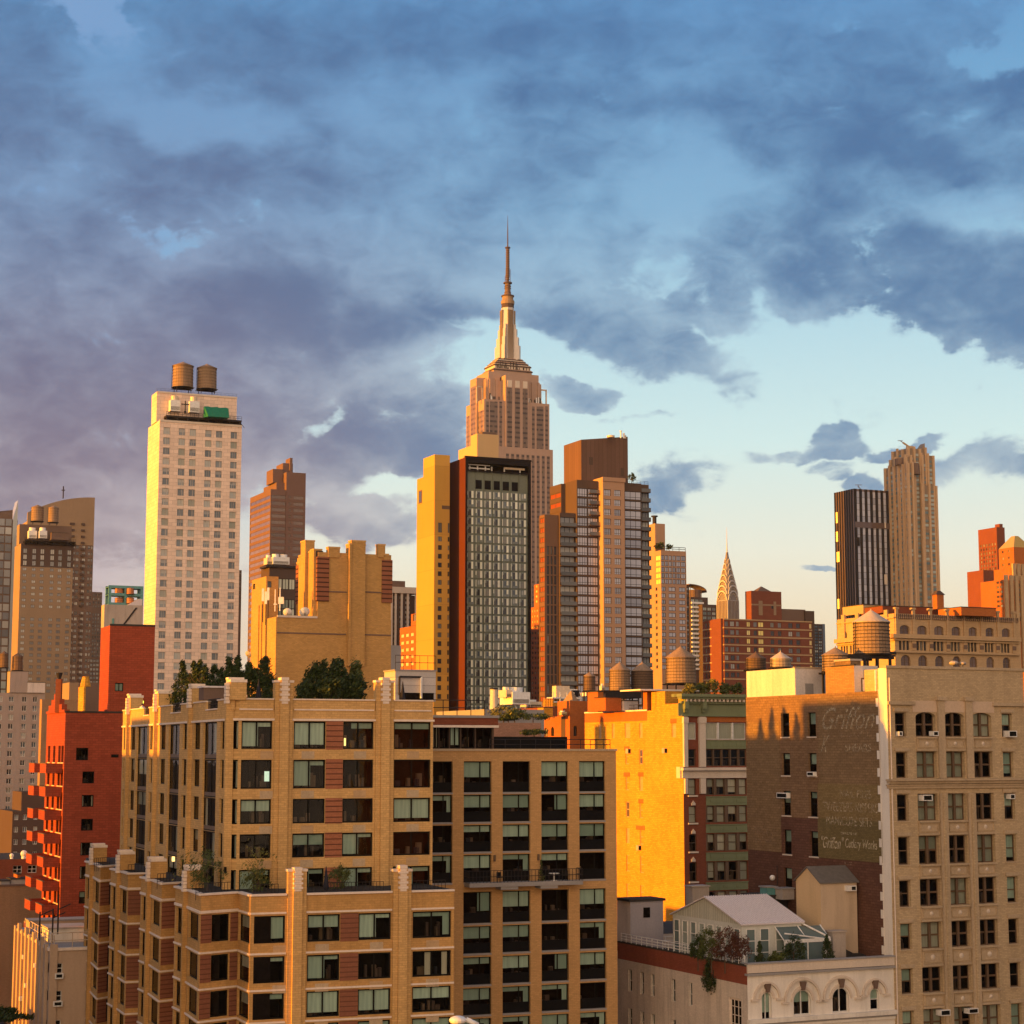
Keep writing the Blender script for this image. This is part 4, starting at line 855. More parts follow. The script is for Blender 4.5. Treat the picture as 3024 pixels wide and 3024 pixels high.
def p_central():
    b = Bld('green_glass_tower', 'tower with green glass front in a black frame, rust red side and yellow wing', 'tower', D_(375, 215), 620, 24)
    k = b.block(D_(375, 215), D_(275, 245), D_(790, 240), mat='black_metal'); k['mats'] = {0: 'rust_panel'}; S = k['S']; zt = b.zt
    x0, x1 = S.at(D_(388, 300))[0], S.at(D_(776, 320))[0]; zg = S.at(D_(388, 300))[1]; zf = S.at(D_(388, 245))[1]; zl = S.at(D_(388, 357))[1]
    rs = S.rown(D_, 420, 470, 1610, 22, 388); hh = rs[0][1]-rs[0][0]
    pitch = (rs[0][0]-rs[-1][0])/(len(rs)-1); rs += [(rs[-1][0]-pitch*i, rs[-1][1]-pitch*i) for i in (1, 2, 3)]
    n = 7; w_ = (x1-x0)/n
    S.ops += [(x0, rs[-1][0]-.5, x1, zg), (x0+.3, zg+.4, x1, zf)]; S.depth = .9
    cols_ = [(x0+w_*(i+.04), x0+w_*(i+.96)) for i in range(n)]
    e2 = Edge(b, (0, .85), (10, .85))
    for c in cols_:
        for r_ in rs: b.wins.append((e2, (c[0]+c[1])/2, r_[0], c[1]-c[0], r_[1]-r_[0]+.0, 'curtain', random.choice((0, 0, 0, 3, 0, 5))))
    b.finish()
    m = MB(); e = Edge(b, (0, 1.15), (10, 1.15)); m.ob(e, x0, x1, -.1, 0, rs[-1][0]-.5, zg, 'green_band_frame'); b.part('curtain_wall', m)
    m = MB(); q = [S.at(D_(x, 385))[0] for x in (447, 485, 505, 543, 563, 600, 620, 658, 677, 715)]; za, zb_ = S.at(D_(465, 413))[1], S.at(D_(465, 357))[1]
    for i in range(5): m.ob(e, q[2*i], q[2*i+1], 0, .15, za, zb_, 'spandrel_black')
    b.part('louvre', m); m = MB()
    for i in range(n+1): m.ob(e, x0+w_*i-.06, x0+w_*i+.06, 0, .25, rs[-1][0], zg, 'green_band_frame')
    b.part('mullion', m)
    m = MB(); m.ob(e, x0, x1, -5, -4.8, zg, zf, 'room')
    for xx in (420, 470, 520, 560, 640, 740): a = S.at(D_(xx, 280))[0]; m.ob(e, a, a+.35, -2, -1.6, zg, zf-.6, 'white_metal')
    a0, a1 = S.at(D_(400, 280))[0], S.at(D_(550, 280))[0]; m.ob(e, a0, a1, -1.6, -1.4, zg+1.2, zg+1.6, 'white_metal'); m.ob(e, a0, a1, -1.6, -1.4, zg+2.4, zg+2.7, 'white_metal'); a0, a1 = S.at(D_(640, 270))[0], S.at(D_(770, 270))[0]; m.ob(e, a0, a1, -1.6, -1.4, zf-1.2, zf-.5, 'brass_unit'); b.part('roof_machinery', m)
    m = MB(); e0 = S
    m.ob(e0, -.1, e0.len+.1, -.8, .2, zt-.05, zt+.5, 'black_metal'); b.part('coping', m)
    # yellow wing
    y = Bld('yellow_wing', 'sunlit yellow panel wing with small square windows, left of the rust red wall', 'tower', D_(180, 197), 622, 24)
    kk = y.block(D_(180, 197), D_(108, 222), D_(276, 200), mat='yellow_panel'); s2 = kk['S']; yl = kk['pts'][0][1]
    k3 = y.block(D_(176, 345), D_(68, 350), D_(180, 345), y=.0, mat='yellow_panel', Wd=2.); k3['pts'] = None
    y.blocks.pop(); L2 = y.W(D_(68, 350), 0)[0]; z2 = y.W(D_(90, 348), 0)[1]
    y.prism([(0, L2), (0, yl+.0), (kk['pts'][2][0], yl), (kk['pts'][2][0], L2)], 0, z2, 'yellow_panel')
    cA = s2.cols(D_, [(201, 226)], 733)[0]; cB = s2.cols(D_, [(262, 275)], 733)[0]
    rr = s2.rown(D_, 718, 748, 1717, 19, 213); y.win(s2, [cA, cB], rr, 'small_dark'); y.win(s2, [cA, cB], s2.rows(D_, [(630, 692)], 213), 'small_dark'); y.finish()
    m = MB(); W = Edge(y, (0, L2), (0, 0)); a0 = W.at(D_(79, 450))[0]; a1 = W.at(D_(100, 450))[0]; za = W.at(D_(90, 508))[1]; zb_ = W.at(D_(90, 425))[1]; m.ob(W, a0, a1, -.1, .06, za, zb_, 'frame_brown'); m.ob(W, a0+.5, a1-.5, 0, .1, za+.5, zb_-.5, 'glass_dark'); y.part('window', m)
    m = MB(); a0, a1 = s2.cols(D_, [(225, 274)], 533)[0]; za, zb_ = s2.rows(D_, [(522, 545)], 250)[0]; m.ob(s2, a0, a1, -.1, .05, za, zb_, 'frame_brown'); y.part('vent', m)
    b = Bld('cream_block', 'blank cream block with a yellow lit side in front of the tall spired tower', 'building', C_(505, 1645), 720, 24)
    k = b.block(C_(505, 1642), C_(460, 1660), C_(658, 1655), mat='cream_panel'); k2 = b.block(C_(470, 1725), C_(372, 1752), C_(520, 1730), y=8, mat='cream_panel'); b.finish()
    m = MB(); z = k['z1']; m.box(3, 2, z, 9, 5, z+1.2, 'tower_brown'); b.part('roof_box', m)
p_central()
def p_esb():
    b = Bld('spired_skyscraper', 'the tallest skyscraper, stepped stone tower with a metal mast and antenna spire', 'skyscraper', C_(555, 1395), 1372, 24)
    k = b.block(C_(555, 1397), C_(427, 1442), C_(1020, 1425), mat='esb_stone'); S, W = k['S'], k['W']; zt = b.zt; Wd = S.len; L = W.len
    zs = S.at(C_(1000, 1425))[1]; k['z1'] = zt
    # south recess: main wings keep zt, lower setback wings beyond
    k2 = b.block(C_(700, 1735), None, C_(1045, 1742), y=-9, mat='esb_stone', L=30); kx = b.block(C_(520, 1735), None, C_(700, 1735), y=-9, mat='esb_stone', L=30); kx['z1'] = k2['z1']
    z1c = S.at(C_(720, 1205))[1]
    u = lambda x, y: S.at(C_(x, y))[0]
    # crown block with chamfered silhouette
    ins = 4.5; k3 = b.prism([(ins, L-ins), (ins, ins), (Wd-ins, ins), (Wd-ins, L-ins)], zt, S.at(C_(720, 1300))[1]+4, 'esb_stone'); k4 = b.prism([(ins+1.5, L-ins-1.5), (ins+1.5, ins+1.5), (Wd-ins-1.5, ins+1.5), (Wd-ins-1.5, L-ins-1.5)], k3['z1'], S.at(C_(720, 1215))[1]+2, 'esb_stone')
    zc = k4['z1']; c = (Wd/2, L/2)
    a0, a1 = u(700, 1500), u(865, 1500); k5 = b.prism([(a0, 6), (a0, -1.8), (a1, -1.8), (a1, 6)], 0, S.at(C_(780, 1235))[1], 'esb_stone'); k6 = b.prism([(-1.5, L*.68), (-1.5, L*.32), (6, L*.32), (6, L*.68)], 0, W.at(C_(500, 1250))[1], 'esb_stone')
    b.finish()
    def strips(e, qs, z0, z1, wd):
        for q in qs:
            m = MB(); m.ob(e, q-wd*.36, q+wd*.36, -.2, .15, z0, z1, 'esb_strip'); b.part('window_strip', m)
    st = []
    for x in (578, 605, 622, 640, 673): st.append((u(x, 1600), S.at(C_(x, 1415))[1]))
    for x in (905, 938, 953, 968, 1000): st.append((u(x, 1600), S.at(C_(x, 1450))[1]))
    for a, z1 in st: strips(S, [a], 0, z1, 3.0)
    e = k5['S']
    for q in (.13, .22, .46, .56, .80, .89): strips(e, [e.len*q], 0, S.at(C_(780, 1325))[1], 3.2)
    for q in (.175, .51, .845): m = MB(); m.ob(e, e.len*q-1.8, e.len*q+1.8, -.1, .35, S.at(C_(780, 1318))[1], S.at(C_(780, 1270))[1], 'limestone'); b.part('ornament', m)
    for q in (.06, .14, .22, .30, .70, .78, .86, .94): strips(W, [W.len*q], 0, zt-8, 2.4)
    for q in (.2, .4, .6, .8): strips(k6['W'], [k6['W'].len*q], 0, k6['z1']-6, 2.4)
    e = k2['S']
    for q in [i/9.5+.06 for i in range(9)]: strips(e, [e.len*q], 0, k2['z1']-5, 3.1)
    e = k3['S']
    for q in (.12, .2, .8, .88): strips(e, [e.len*q], zt, k3['z1']-12, 4)
    e = k4['S']
    for q in (.25, .38, .5, .62, .75): m = MB(); m.ob(e, e.len*q-1, e.len*q+1, -.1, .2, zc-9, zc-4, 'tower_dark'); b.part('window', m)
    # piers
    m = MB()
    for e in (k3['S'], k3['W']):
        for i in range(9): q = e.len*(i+.5)/9; m.ob(e, q-.8, q+.8, 0, .8, k3['z0'], k3['z1']+1, 'esb_stone')
    b.part('pier', m)
    # observatory decks
    m = MB(); cx, cy = c; hz = [S.at(C_(720, y))[1] for y in (1200, 1165, 1130, 1112, 1095, 1080)]; hw = [15.5, 14.6, 12.8, 11, 9.5, 8.6]
    z = zc-1
    for i, (h, ww) in enumerate(zip(hz[1:], hw)):
        m.box(cx-ww, cy-ww*.62, z, cx+ww, cy+ww*.62, h, 'limestone' if i % 2 else 'esb_stone'); m.box(cx-ww-.6, cy-ww*.62-.6, h-1.6, cx+ww+.6, cy+ww*.62+.6, h-.7, 'tower_dark'); z = h-.69
    b.part('observation_deck', m); zd = z
    # mast: square fluted shaft with stepped wings
    def zc_(y): return PY(C_(720, y), PYd).z
    ctr = b.world(cx, cy); PYd = ctr.y
    m = MB(); zm = zc_(750); m.cyl(cx, cy, zd, zm, 5.6, 4.8, 'chrome', 8, rot=pi/8); b.part('mast', m)
    for i in range(4):
        a = pi/2*i; m = MB(); T = Matrix.Translation((cx, cy, 0)) @ Matrix.Rotation(a, 4, 'Z')
        for q in range(-2, 3): m.box(4.2, q*.95-.2, zd, 5.5, q*.95+.2, zm-2, 'tower_tan', T)
        b.part('fluting', m)
        T2 = T @ Matrix.Rotation(pi/4, 4, 'Z'); m = MB(); yy = [1080, 1020, 962, 908]
        for j, rr in enumerate((9.9, 8.8, 7.5, 6.5)):
            m.box(3.5, -1.3+.15*j, zd, rr, 1.3-.15*j, zc_((1025, 965, 905, 870)[j]), 'chrome', T2)
        b.part('wing', m)
    m = MB()
    for (y0, y1, r0, r1, mt) in ((750, 720, 4.7, 4.7, 'tower_dark'), (722, 700, 5.1, 5.1, 'tower_tan'), (700, 692, 5.1, 4.5, 'tower_tan'), (692, 668, 4.2, 4.2, 'tower_tan'), (668, 660, 4.9, 4.9, 'tower_dark'), (660, 630, 2.9, 2.2, 'tower_brown'), (632, 575, 2.2, 2.1, 'tower_brown'), (574, 566, 3.3, 3.3, 'tower_dark')): m.cyl(cx, cy, zc_(y0), zc_(y1), r0, r1, mt, 16)
    for y in (610, 595, 640, 650): m.cyl(cx, cy, zc_(y), zc_(y-4), 2.6, 2.6, 'tower_dark', 12)
    b.part('mast_top', m); m = MB()
    for (y0, y1, r0, r1) in ((566, 520, 1.2, 1.2), (530, 470, 1.6, 1.6), (470, 318, 1.25, 1.1), (322, 314, 2.0, 2.0), (314, 170, .5, .32), (170, 88, .28, .1)): m.cyl(cx, cy, zc_(y0), zc_(y1), r0, r1, 'tower_dark', 10)
    for i in range(14): y = 545-i*16; m.cyl(cx, cy, zc_(y), zc_(y-5), 1.65, 1.65, 'tower_brown', 8)
    for a in range(6): m.box(cx+2.2*cos(a), cy+2.2*sin(a), zc_(564), cx+2.2*cos(a)+.25, cy+2.2*sin(a)+.25, zc_(470+18*a), 'tower_brown')
    b.part('antenna', m)
    m = MB()
    for (x, y0, y1) in ((-1.5, 1415, 1290), (Wd+1.5-4, 1380, 1275)):
        za, zb_ = S.at(C_(480, y0))[1], S.at(C_(480, y1))[1]
        for xx in (x-2.5, x+2.0): m.box(xx, 5, za, xx+.8, 6, zb_, 'metal_tank')
        m.box(x-2.5, 5, zb_-1, x+2.8, 6, zb_, 'metal_tank')
    b.part('antenna_rack', m)
    m = MB(); rr = random.Random(5)
    for i in range(26): q = rr.random(); m.box(ins+q*(Wd-2*ins), 2, zt, ins+q*(Wd-2*ins)+.8, 2.8, zt+rr.uniform(2, 6), rr.choice(('white_metal', 'steel_dark', 'metal_tank')))
    for i in range(30): q = rr.random(); m.box(cx-14+q*28, cy-9.5, zc, cx-14+q*28+.3, cy-9.1, zc+rr.uniform(3, 9), 'steel_dark')
    b.part('roof_aerials', m)
p_esb()
def p_between():
    b = Bld('orange_brick_tower', 'narrow sunlit orange tower glimpsed between the green glass tower and the brown topped tower', 'tower', E_(88, 1125), 900, 24)
    k = b.block(E_(92, 1125), E_(58, 1110), E_(130, 1125), mat='orange_brick'); k['z1'] = b.zt; k2 = b.block(E_(90, 1268), E_(38, 1255), E_(130, 1262), y=-6, mat='orange_brick'); W = k2['W']; W2 = k['W']
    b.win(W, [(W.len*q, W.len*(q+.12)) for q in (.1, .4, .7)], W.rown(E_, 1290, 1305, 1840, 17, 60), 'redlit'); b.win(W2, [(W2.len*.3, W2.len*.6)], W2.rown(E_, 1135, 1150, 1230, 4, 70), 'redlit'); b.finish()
    b = Bld('dark_brick_slab', 'dark brick building below the orange tower, right of the green glass tower', 'building', E_(38, 1410), 700, 24); k = b.block(E_(38, 1412), None, E_(110, 1405), mat='red_brick_far', L=20); e = k['S']; b.win(e, [(e.len*q, e.len*(q+.12)) for q in (.1, .35, .6)], e.rown(E_, 1430, 1446, 1840, 14, 70), 'small_dark'); b.finish()
p_between()
def p_apart():
    b = Bld('brown_topped_tower', 'apartment tower with glass bays and a blank brown metal box on top', 'tower', E_(330, 465), 560, 24)
    # plan along the street, measured in pixels; south plane y=0 is the glass bay plane
    S0 = Edge(b, (0, 0), (1, 0)); u = lambda x, y=600, o=0: S0.at(E_(x, y), o)[0]; z = lambda x, y: S0.at(E_(x, y))[1]
    zr = z(330, 465); rows = lambda e, x: e.rown(E_, 652, 690, 1655, 17, x)
    P = (z(400, 705)-z(400, 1705))/16; base = z(400, 705)
    fl = [(base+P*3-P*i) for i in range(25)]          # floor lines
    uu = dict(a=u(232), b=u(330), c=u(470), d=u(495, 600, 3.2), e=S0.at(E_(632, 600), 3.2)[0], f=u(742), g=u(800))
    k1 = b.prism([(uu['b'], 14), (uu['b'], 0), (uu['d']-.01, 0), (uu['d']-.01, 14)], 0, zr, 'apart_dark')                       # glass bay left
    k2 = b.prism([(uu['d'], 15), (uu['d'], -3.2), (uu['e'], -3.2), (uu['e'], 15)], 0, z(540, 462), 'apart_tan')           # tan pier
    uu['e'] += .01; k3 = b.prism([(uu['e'], 14), (uu['e'], 0.3), (uu['f'], .3), (uu['f'], 14)], 0, z(690, 486), 'apart_dark')
    k4 = b.prism([(uu['f'], 14), (uu['f'], 1.4), (uu['g'], 1.4), (uu['g'], 14)], 0, z(770, 492), 'apart_dark')
    zl = z(280, 672); k5 = b.prism([(uu['a'], 16), (uu['a'], 1.2), (uu['b'], 1.2), (uu['b'], 16)], 0, zl, 'apart_dark')
    xa = u(125, 800, -2.2); W5 = Edge(b, (xa, 50), (xa, 2.2)); L5 = 50-W5.at(E_(93, 900))[0]
    k6 = b.prism([(xa, L5+0.), (xa, 2.2), (uu['a'], 2.2), (uu['a'], L5)], 0, z(180, 682), 'apart_brown')
    kb = b.block(E_(230, 490), E_(158, 520), E_(330, 470), y=8, z0=0, mat='apart_dark')
    k7 = b.block(E_(357, 212), E_(247, 250), E_(652, 192), y=3.5, z0=zr, mat='brown_metal')
    b.maxw = 100
    fr = [(f+.35, f+P-.1) for f in fl]
    cut = lambda zt: [r_ for r_ in fr if r_[1] < zt-.2]
    b.win(k1['S'], [(.15, k1['S'].len*.5-.1), (k1['S'].len*.5+.1, k1['S'].len-.15)], cut(zr), 'apart_glass'); k1['S'].depth = .2
    e = k2['S']; e.depth = .3; cc = e.cols(E_, [(503, 546), (567, 609)], 660); tr = [(f+.6, f+P-.45) for f in fl if f+P < k2['z1']-.5]; b.win(e, cc, tr, 'apart_tan')
    b.win(k3['S'], [(.15, k3['S'].len-.15)], cut(k3['z1']), 'apart_glass'); b.win(k4['S'], [(.15, k4['S'].len-.15)], cut(k4['z1']), 'apart_balc'); b.win(k5['S'], [(.15, k5['S'].len-.15)], cut(zl), 'apart_balc')
    zs = z(180, 825); e = k6['S']; b.win(e, e.cols(E_, [(140, 154), (164, 176), (186, 199)], 900), [r_ for r_ in fr if r_[1] < zs], 'small_dark'); e = k6['W']; b.win(e, [(.2, e.len-.2)], [(f+.9, f+P-.3) for f in fl if f+P < k6['z1']], 'redlit2'); e = kb['W']; b.win(e, [(.2, e.len-.2)], [(f+.9, f+P-.3) for f in fl if f+P < kb['z1'] and f > zl-3], 'redlit2')
    b.finish()
    for f in fl:                                    # balconies with glass fronts
        for (k, q0, q1, z_hi) in ((k4, .02, 1.02, k4['z1']), (k5, -.02, .98, zl)):
            if f < z_hi-2: m = MB(); e = k['S']; m.ob(e, e.len*q0, e.len*q1, 0, 1.2, f-.15, f+.05, 'apart_dark'); m.ob(e, e.len*q0, e.len*q1, 1.1, 1.16, f+.05, f+1.1, 'glass_band'); b.part('balcony', m)
    for i, y in enumerate((555, 625, 692, 758, 822)): m = MB(); e = k1['S']; f = z(440, y); m.ob(e, e.len*.55, e.len*.98, 0, 1.3, f-.15, f+.1, 'apart_dark'); m.ob(e, e.len*.55, e.len*.98, 1.22, 1.28, f+.1, f+1.1, 'glass_band'); b.part('balcony', m)
    m = MB(); e = k7['S']; dz = e.at(E_(652, 192))[1]-k7['z1']; y7 = k7['e'][0].len; m.hexa([e.L(0, 0, k7['z1']), e.L(e.len, 0, k7['z1']), e.L(e.len, -y7, k7['z1']), e.L(0, -y7, k7['z1']), e.L(0, 0, k7['z1']+.05), e.L(e.len, 0, k7['z1']+dz), e.L(e.len, -y7, k7['z1']+dz), e.L(0, -y7, k7['z1']+.05)], 'brown_metal'); b.part('sloping_roof', m); m = MB()
    for (x0, x1, y0, y1) in ((408, 432, 322, 372), (607, 629, 390, 445)): a0, z1 = e.at(E_(x0, y0)); a1, z0 = e.at(E_(x1, y1)); m.ob(e, a0, a1, -.1, .05, z0, z1, 'apart_dark')
    b.part('metal_louvre', m)
    e = k2['S']; m = MB(); m.ob(e, -.2, e.len+.2, -.5, .35, k2['z1']-1.2, k2['z1'], 'apart_tan'); b.part('parapet', m)
    rail(b, [(uu['e'], .8, k3['z1']), (uu['g'], 1.8, k3['z1'])], 1.0, r=.04)
    p = PY(E_(618, 192), 570); t = thing('chimney', 'white flue pipes on the brown metal box', 'chimney', (p.x, p.y, p.z-.5), b.rot); m = MB(); m.cyl(-.5, 0, 0, 2.2, .25, .22, 'white_metal', 10); m.cyl(-.5, 0, 2.1, 2.3, .4, .4, 'white_metal', 10); m.cyl(.5, 0, 0, 1.6, .35, .35, 'white_metal', 10); m.cyl(1.1, 0, 0, 1.0, .2, .2, 'brass_unit', 10); m.build('flue', t)
    p = PY(E_(545, 192), 566); t = thing('roof_drum', 'low round drum on the brown metal box', 'vent', (p.x, p.y, p.z-.3), 0); m = MB(); m.cyl(0, 0, 0, .6, 1.2, 1.2, 'brass_unit', 16); m.cyl(0, 0, .6, .75, 1.1, .5, 'white_metal', 16); m.build('drum', t)
    p = PY(E_(678, 490), 566); tree('roof_tree', 'dark bushy tree on the roof beside the brown metal box', 'tree', (p.x, p.y, p.z-.5), 3.6, 1.3, 'ball', 'leaf_dark', 700, .22, 11)
wall('apart_brown', (.17, .095, .06), stain=.08, streak=.08)
style('redlit2', fw=.25, rev=.1, mull=(.5,), trans=(), glass='sunlit_red', frame='apart_dark')
wall('sunlit_red', (.26, .06, .018), stain=.2, streak=.1)  # low sun on the west glass put into this red tone
p_apart()
def p_right_mid():
    b = Bld('tan_glass_tower', 'tan brick tower with glazed upper floors, right of the brown topped tower', 'tower', E_(860, 930), 820, 24)
    k = b.block(E_(862, 912), E_(822, 925), E_(1022, 935), mat='apart_tan'); S, W = k['S'], k['W']; k2 = b.block(E_(825, 742), None, E_(888, 755), y=8, mat='apart_tan', L=12)
    P_ = (S.at(E_(900, 1200))[1]-S.at(E_(900, 1242))[1]); zt = k['z1']
    cs = S.cols(E_, [(866, 892), (912, 955), (978, 1018)], 1200); cs2 = S.cols(E_, [(864, 884), (888, 908), (912, 932), (936, 956), (960, 986), (990, 1018)], 1000)
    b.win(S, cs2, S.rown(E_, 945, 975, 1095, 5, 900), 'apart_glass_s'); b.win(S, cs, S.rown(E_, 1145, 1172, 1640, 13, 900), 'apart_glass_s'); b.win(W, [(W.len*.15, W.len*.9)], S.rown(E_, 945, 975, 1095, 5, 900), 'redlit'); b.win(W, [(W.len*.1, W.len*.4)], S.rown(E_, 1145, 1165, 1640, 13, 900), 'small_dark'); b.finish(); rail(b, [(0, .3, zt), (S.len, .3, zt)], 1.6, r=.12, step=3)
    for i, (x, h) in enumerate(((840, 3.5), (868, 4.2), (915, 3.2))): p = PY(E_(x, 912), 826); tree('roof_tree', ['left', 'middle', 'right'][i]+' small dark shrub on the roof of the tan glass tower', 'tree', (p.x, p.y, p.z-.5), h, 1.6, 'ball', 'leaf_dark', 120, .6, 20+i)
    p = PY(E_(822, 742), 832); t = thing('chimney', 'small flue on the tan block behind the tan glass tower', 'chimney', (p.x, p.y, p.z-.3)); m = MB(); m.cyl(0, 0, 0, 3.2, .9, .9, 'steel_dark', 8); m.cyl(0, 0, 3.2, 3.7, 1.5, 1.5, 'steel_dark', 8); m.build('flue', t)
    b = Bld('dark_side_tower', 'dark grey narrow tower just right of the tan glass tower', 'tower', E_(1010, 1135), 900, 24); k = b.block(E_(1005, 1137), None, E_(1042, 1137), mat='apart_dark', L=20); e = k['S']; b.win(e, [(e.len*.45, e.len*.9)], e.rown(E_, 1150, 1165, 1640, 18, 1030), 'grey_far'); b.finish()
    b = Bld('teal_balcony_tower', 'teal glass tower with many balconies and a round canopy left of the art deco spire', 'tower', E_(1050, 1205), 1050, 24)
    k = b.block(E_(1050, 1208), E_(1043, 1215), E_(1160, 1208), mat='tower_dark'); k2 = b.block(E_(1125, 1255), None, E_(1215, 1265), y=-5, mat='tower_dark', L=20); S = k['S']; S2 = k2['S']
    b.win(S, [(S.len*q, S.len*(q+.2)) for q in (.03, .27, .51)], S.rown(E_, 1222, 1242, 1640, 16, 1080), 'teal'); b.win(S2, [(S2.len*q, S2.len*(q+.26)) for q in (.04, .36, .68)], S2.rown(E_, 1275, 1295, 1640, 14, 1160), 'teal'); b.finish()
    m = MB(); e = S; zz = k['z1']; cx = e.len*.55; m.cyl(cx, 6, zz, zz+4.5, 3.5, 3.5, 'tower_brown', 16); b.part('roof_drum', m); m = MB()
    n = 10; r_ = 6.5
    for i in range(n): a0, a1 = pi*.5*i/n, pi*.5*(i+1)/n; m.hexa([(cx-5.5+r_*1.7*sin(a0), 2, zz+3+4*cos(a0)), (cx-5.5+r_*1.7*sin(a1), 2, zz+3+4*cos(a1)), (cx-5.5+r_*1.7*sin(a1), 12, zz+3+4*cos(a1)), (cx-5.5+r_*1.7*sin(a0), 12, zz+3+4*cos(a0)), (cx-5.5+r_*1.7*sin(a0), 2, zz+3.5+4*cos(a0)), (cx-5.5+r_*1.7*sin(a1), 2, zz+3.5+4*cos(a1)), (cx-5.5+r_*1.7*sin(a1), 12, zz+3.5+4*cos(a1)), (cx-5.5+r_*1.7*sin(a0), 12, zz+3.5+4*cos(a0))], 'tower_brown')
    for x in (cx-5, cx-2, cx+2): m.tube((x, 2, zz), (x, 2, zz+6), .2, 'tower_dark')
    b.part('canopy', m)
    m = MB()
    for (z0, z1) in S.rown(E_, 1222, 1242, 1640, 16, 1080): m.ob(S, S.len*.02, S.len*.7, 0, 1.2, z0-.9, z0+.1, 'white_metal')
    b.part('balcony', m)['kind'] = 'stuff'
style('apart_glass_s', fw=.15, rev=.15, mull=(.5,), glass='glass_sky_reflect', frame='frame_dark'); style('teal', fw=.15, rev=.15, glass='glass_teal', frame='frame_brown')
p_right_mid()
wall('metal_dark', (.20, .17, .16), stain=.1, streak=.2, rough=.5)
def p_chrysler():
    b = Bld('art_deco_skyscraper', 'distant slender skyscraper with a stainless crown of stacked arches and needle spire', 'skyscraper', E_(1283, 1340), 2230, 24)
    ctr = PY(E_(1287, 1300), 2250); d = ctr.y; b.root.location = (ctr.x, ctr.y, 0); b.o = Vector((ctr.x, ctr.y)); b.rot = R(38); b.root.rotation_euler = (0, 0, b.rot)
    zf = lambda y: PY(E_(1287, y), d).z; k_ = d/FPX*.4658
    wr = lambda w_: w_*k_/2/1.40
    r0 = wr(142); b.prism([(-r0, r0), (-r0, -r0), (r0, -r0), (r0, r0)], 0, zf(1232), 'metal_grey'); b.finish()
    m = MB()
    for i in range(4):
        T = Matrix.Rotation(pi/2*i, 4, 'Z')
        for q in range(-3, 4): m.box(q*r0*.25-r0*.05, -r0-.5, 0, q*r0*.25+r0*.05, -r0+.2, zf(1236), 'tower_brown', T)
    b.part('window_strip', m)
    # crown: stacked tiers, each an arch on four sides with triangular windows
    prof = [(1236, 140), (1190, 138), (1150, 124), (1105, 104), (1062, 80), (1020, 58), (985, 38), (955, 24), (925, 15)]
    m = MB()
    for (ya, wa), (yb, wb) in zip(prof, prof[1:]):
        ra, rb = wr(wa)*.93, wr(wb)*.93; za, zb = zf(ya), zf(yb)
        m.hexa([(-ra, -ra, za), (ra, -ra, za), (ra, ra, za), (-ra, ra, za), (-rb, -rb, zb), (rb, -rb, zb), (rb, rb, zb), (-rb, rb, zb)], 'metal_dark')
    m.cyl(0, 0, zf(930), zf(850), wr(15)*.9, wr(6)*.9, 'chrome', 8); m.cyl(0, 0, zf(850), zf(768), wr(6)*.9, .15, 'chrome', 8); b.part('spire', m)
    for t, ((y0, w0), hgt) in enumerate(zip([(1232, 136), (1196, 130), (1160, 112), (1120, 92), (1078, 70), (1038, 50), (1002, 34)], (62, 60, 56, 52, 48, 42, 36))):
        r = wr(w0)*.98; zb = zf(y0); H = hgt*k_; m = MB(); m2 = MB()
        for i in range(4):
            T = Matrix.Rotation(pi/2*i, 4, 'Z'); n = 12
            for j in range(n):
                a0, a1 = pi*j/n, pi*(j+1)/n; P = lambda a, f, o: T @ Vector((-r*.95*f*cos(a), -r-o, zb+H*f*sin(a)))
                m.hexa([P(a0, .86, 0), P(a1, .86, 0), P(a1, .86, 1.2), P(a0, .86, 1.2), P(a0, 1.0, 0), P(a1, 1.0, 0), P(a1, 1, 1.2), P(a0, 1, 1.2)], 'chrome')
            for j in range(7):
                a = pi*(j+.6)/7.2; w2 = .085
                m2.face([P(a-w2, .62, .7), P(a+w2, .62, .7), P(a, .84, .7)], 'metal_grey'); m2.face([P(a-w2*1.6, .60, .65), P(a+w2*1.6, .60, .65), P(a, .87, .65)], 'copper_gold')
        o = b.part('arch_tier', m); b.part('triangular_window', m2, parent=o)
p_chrysler()
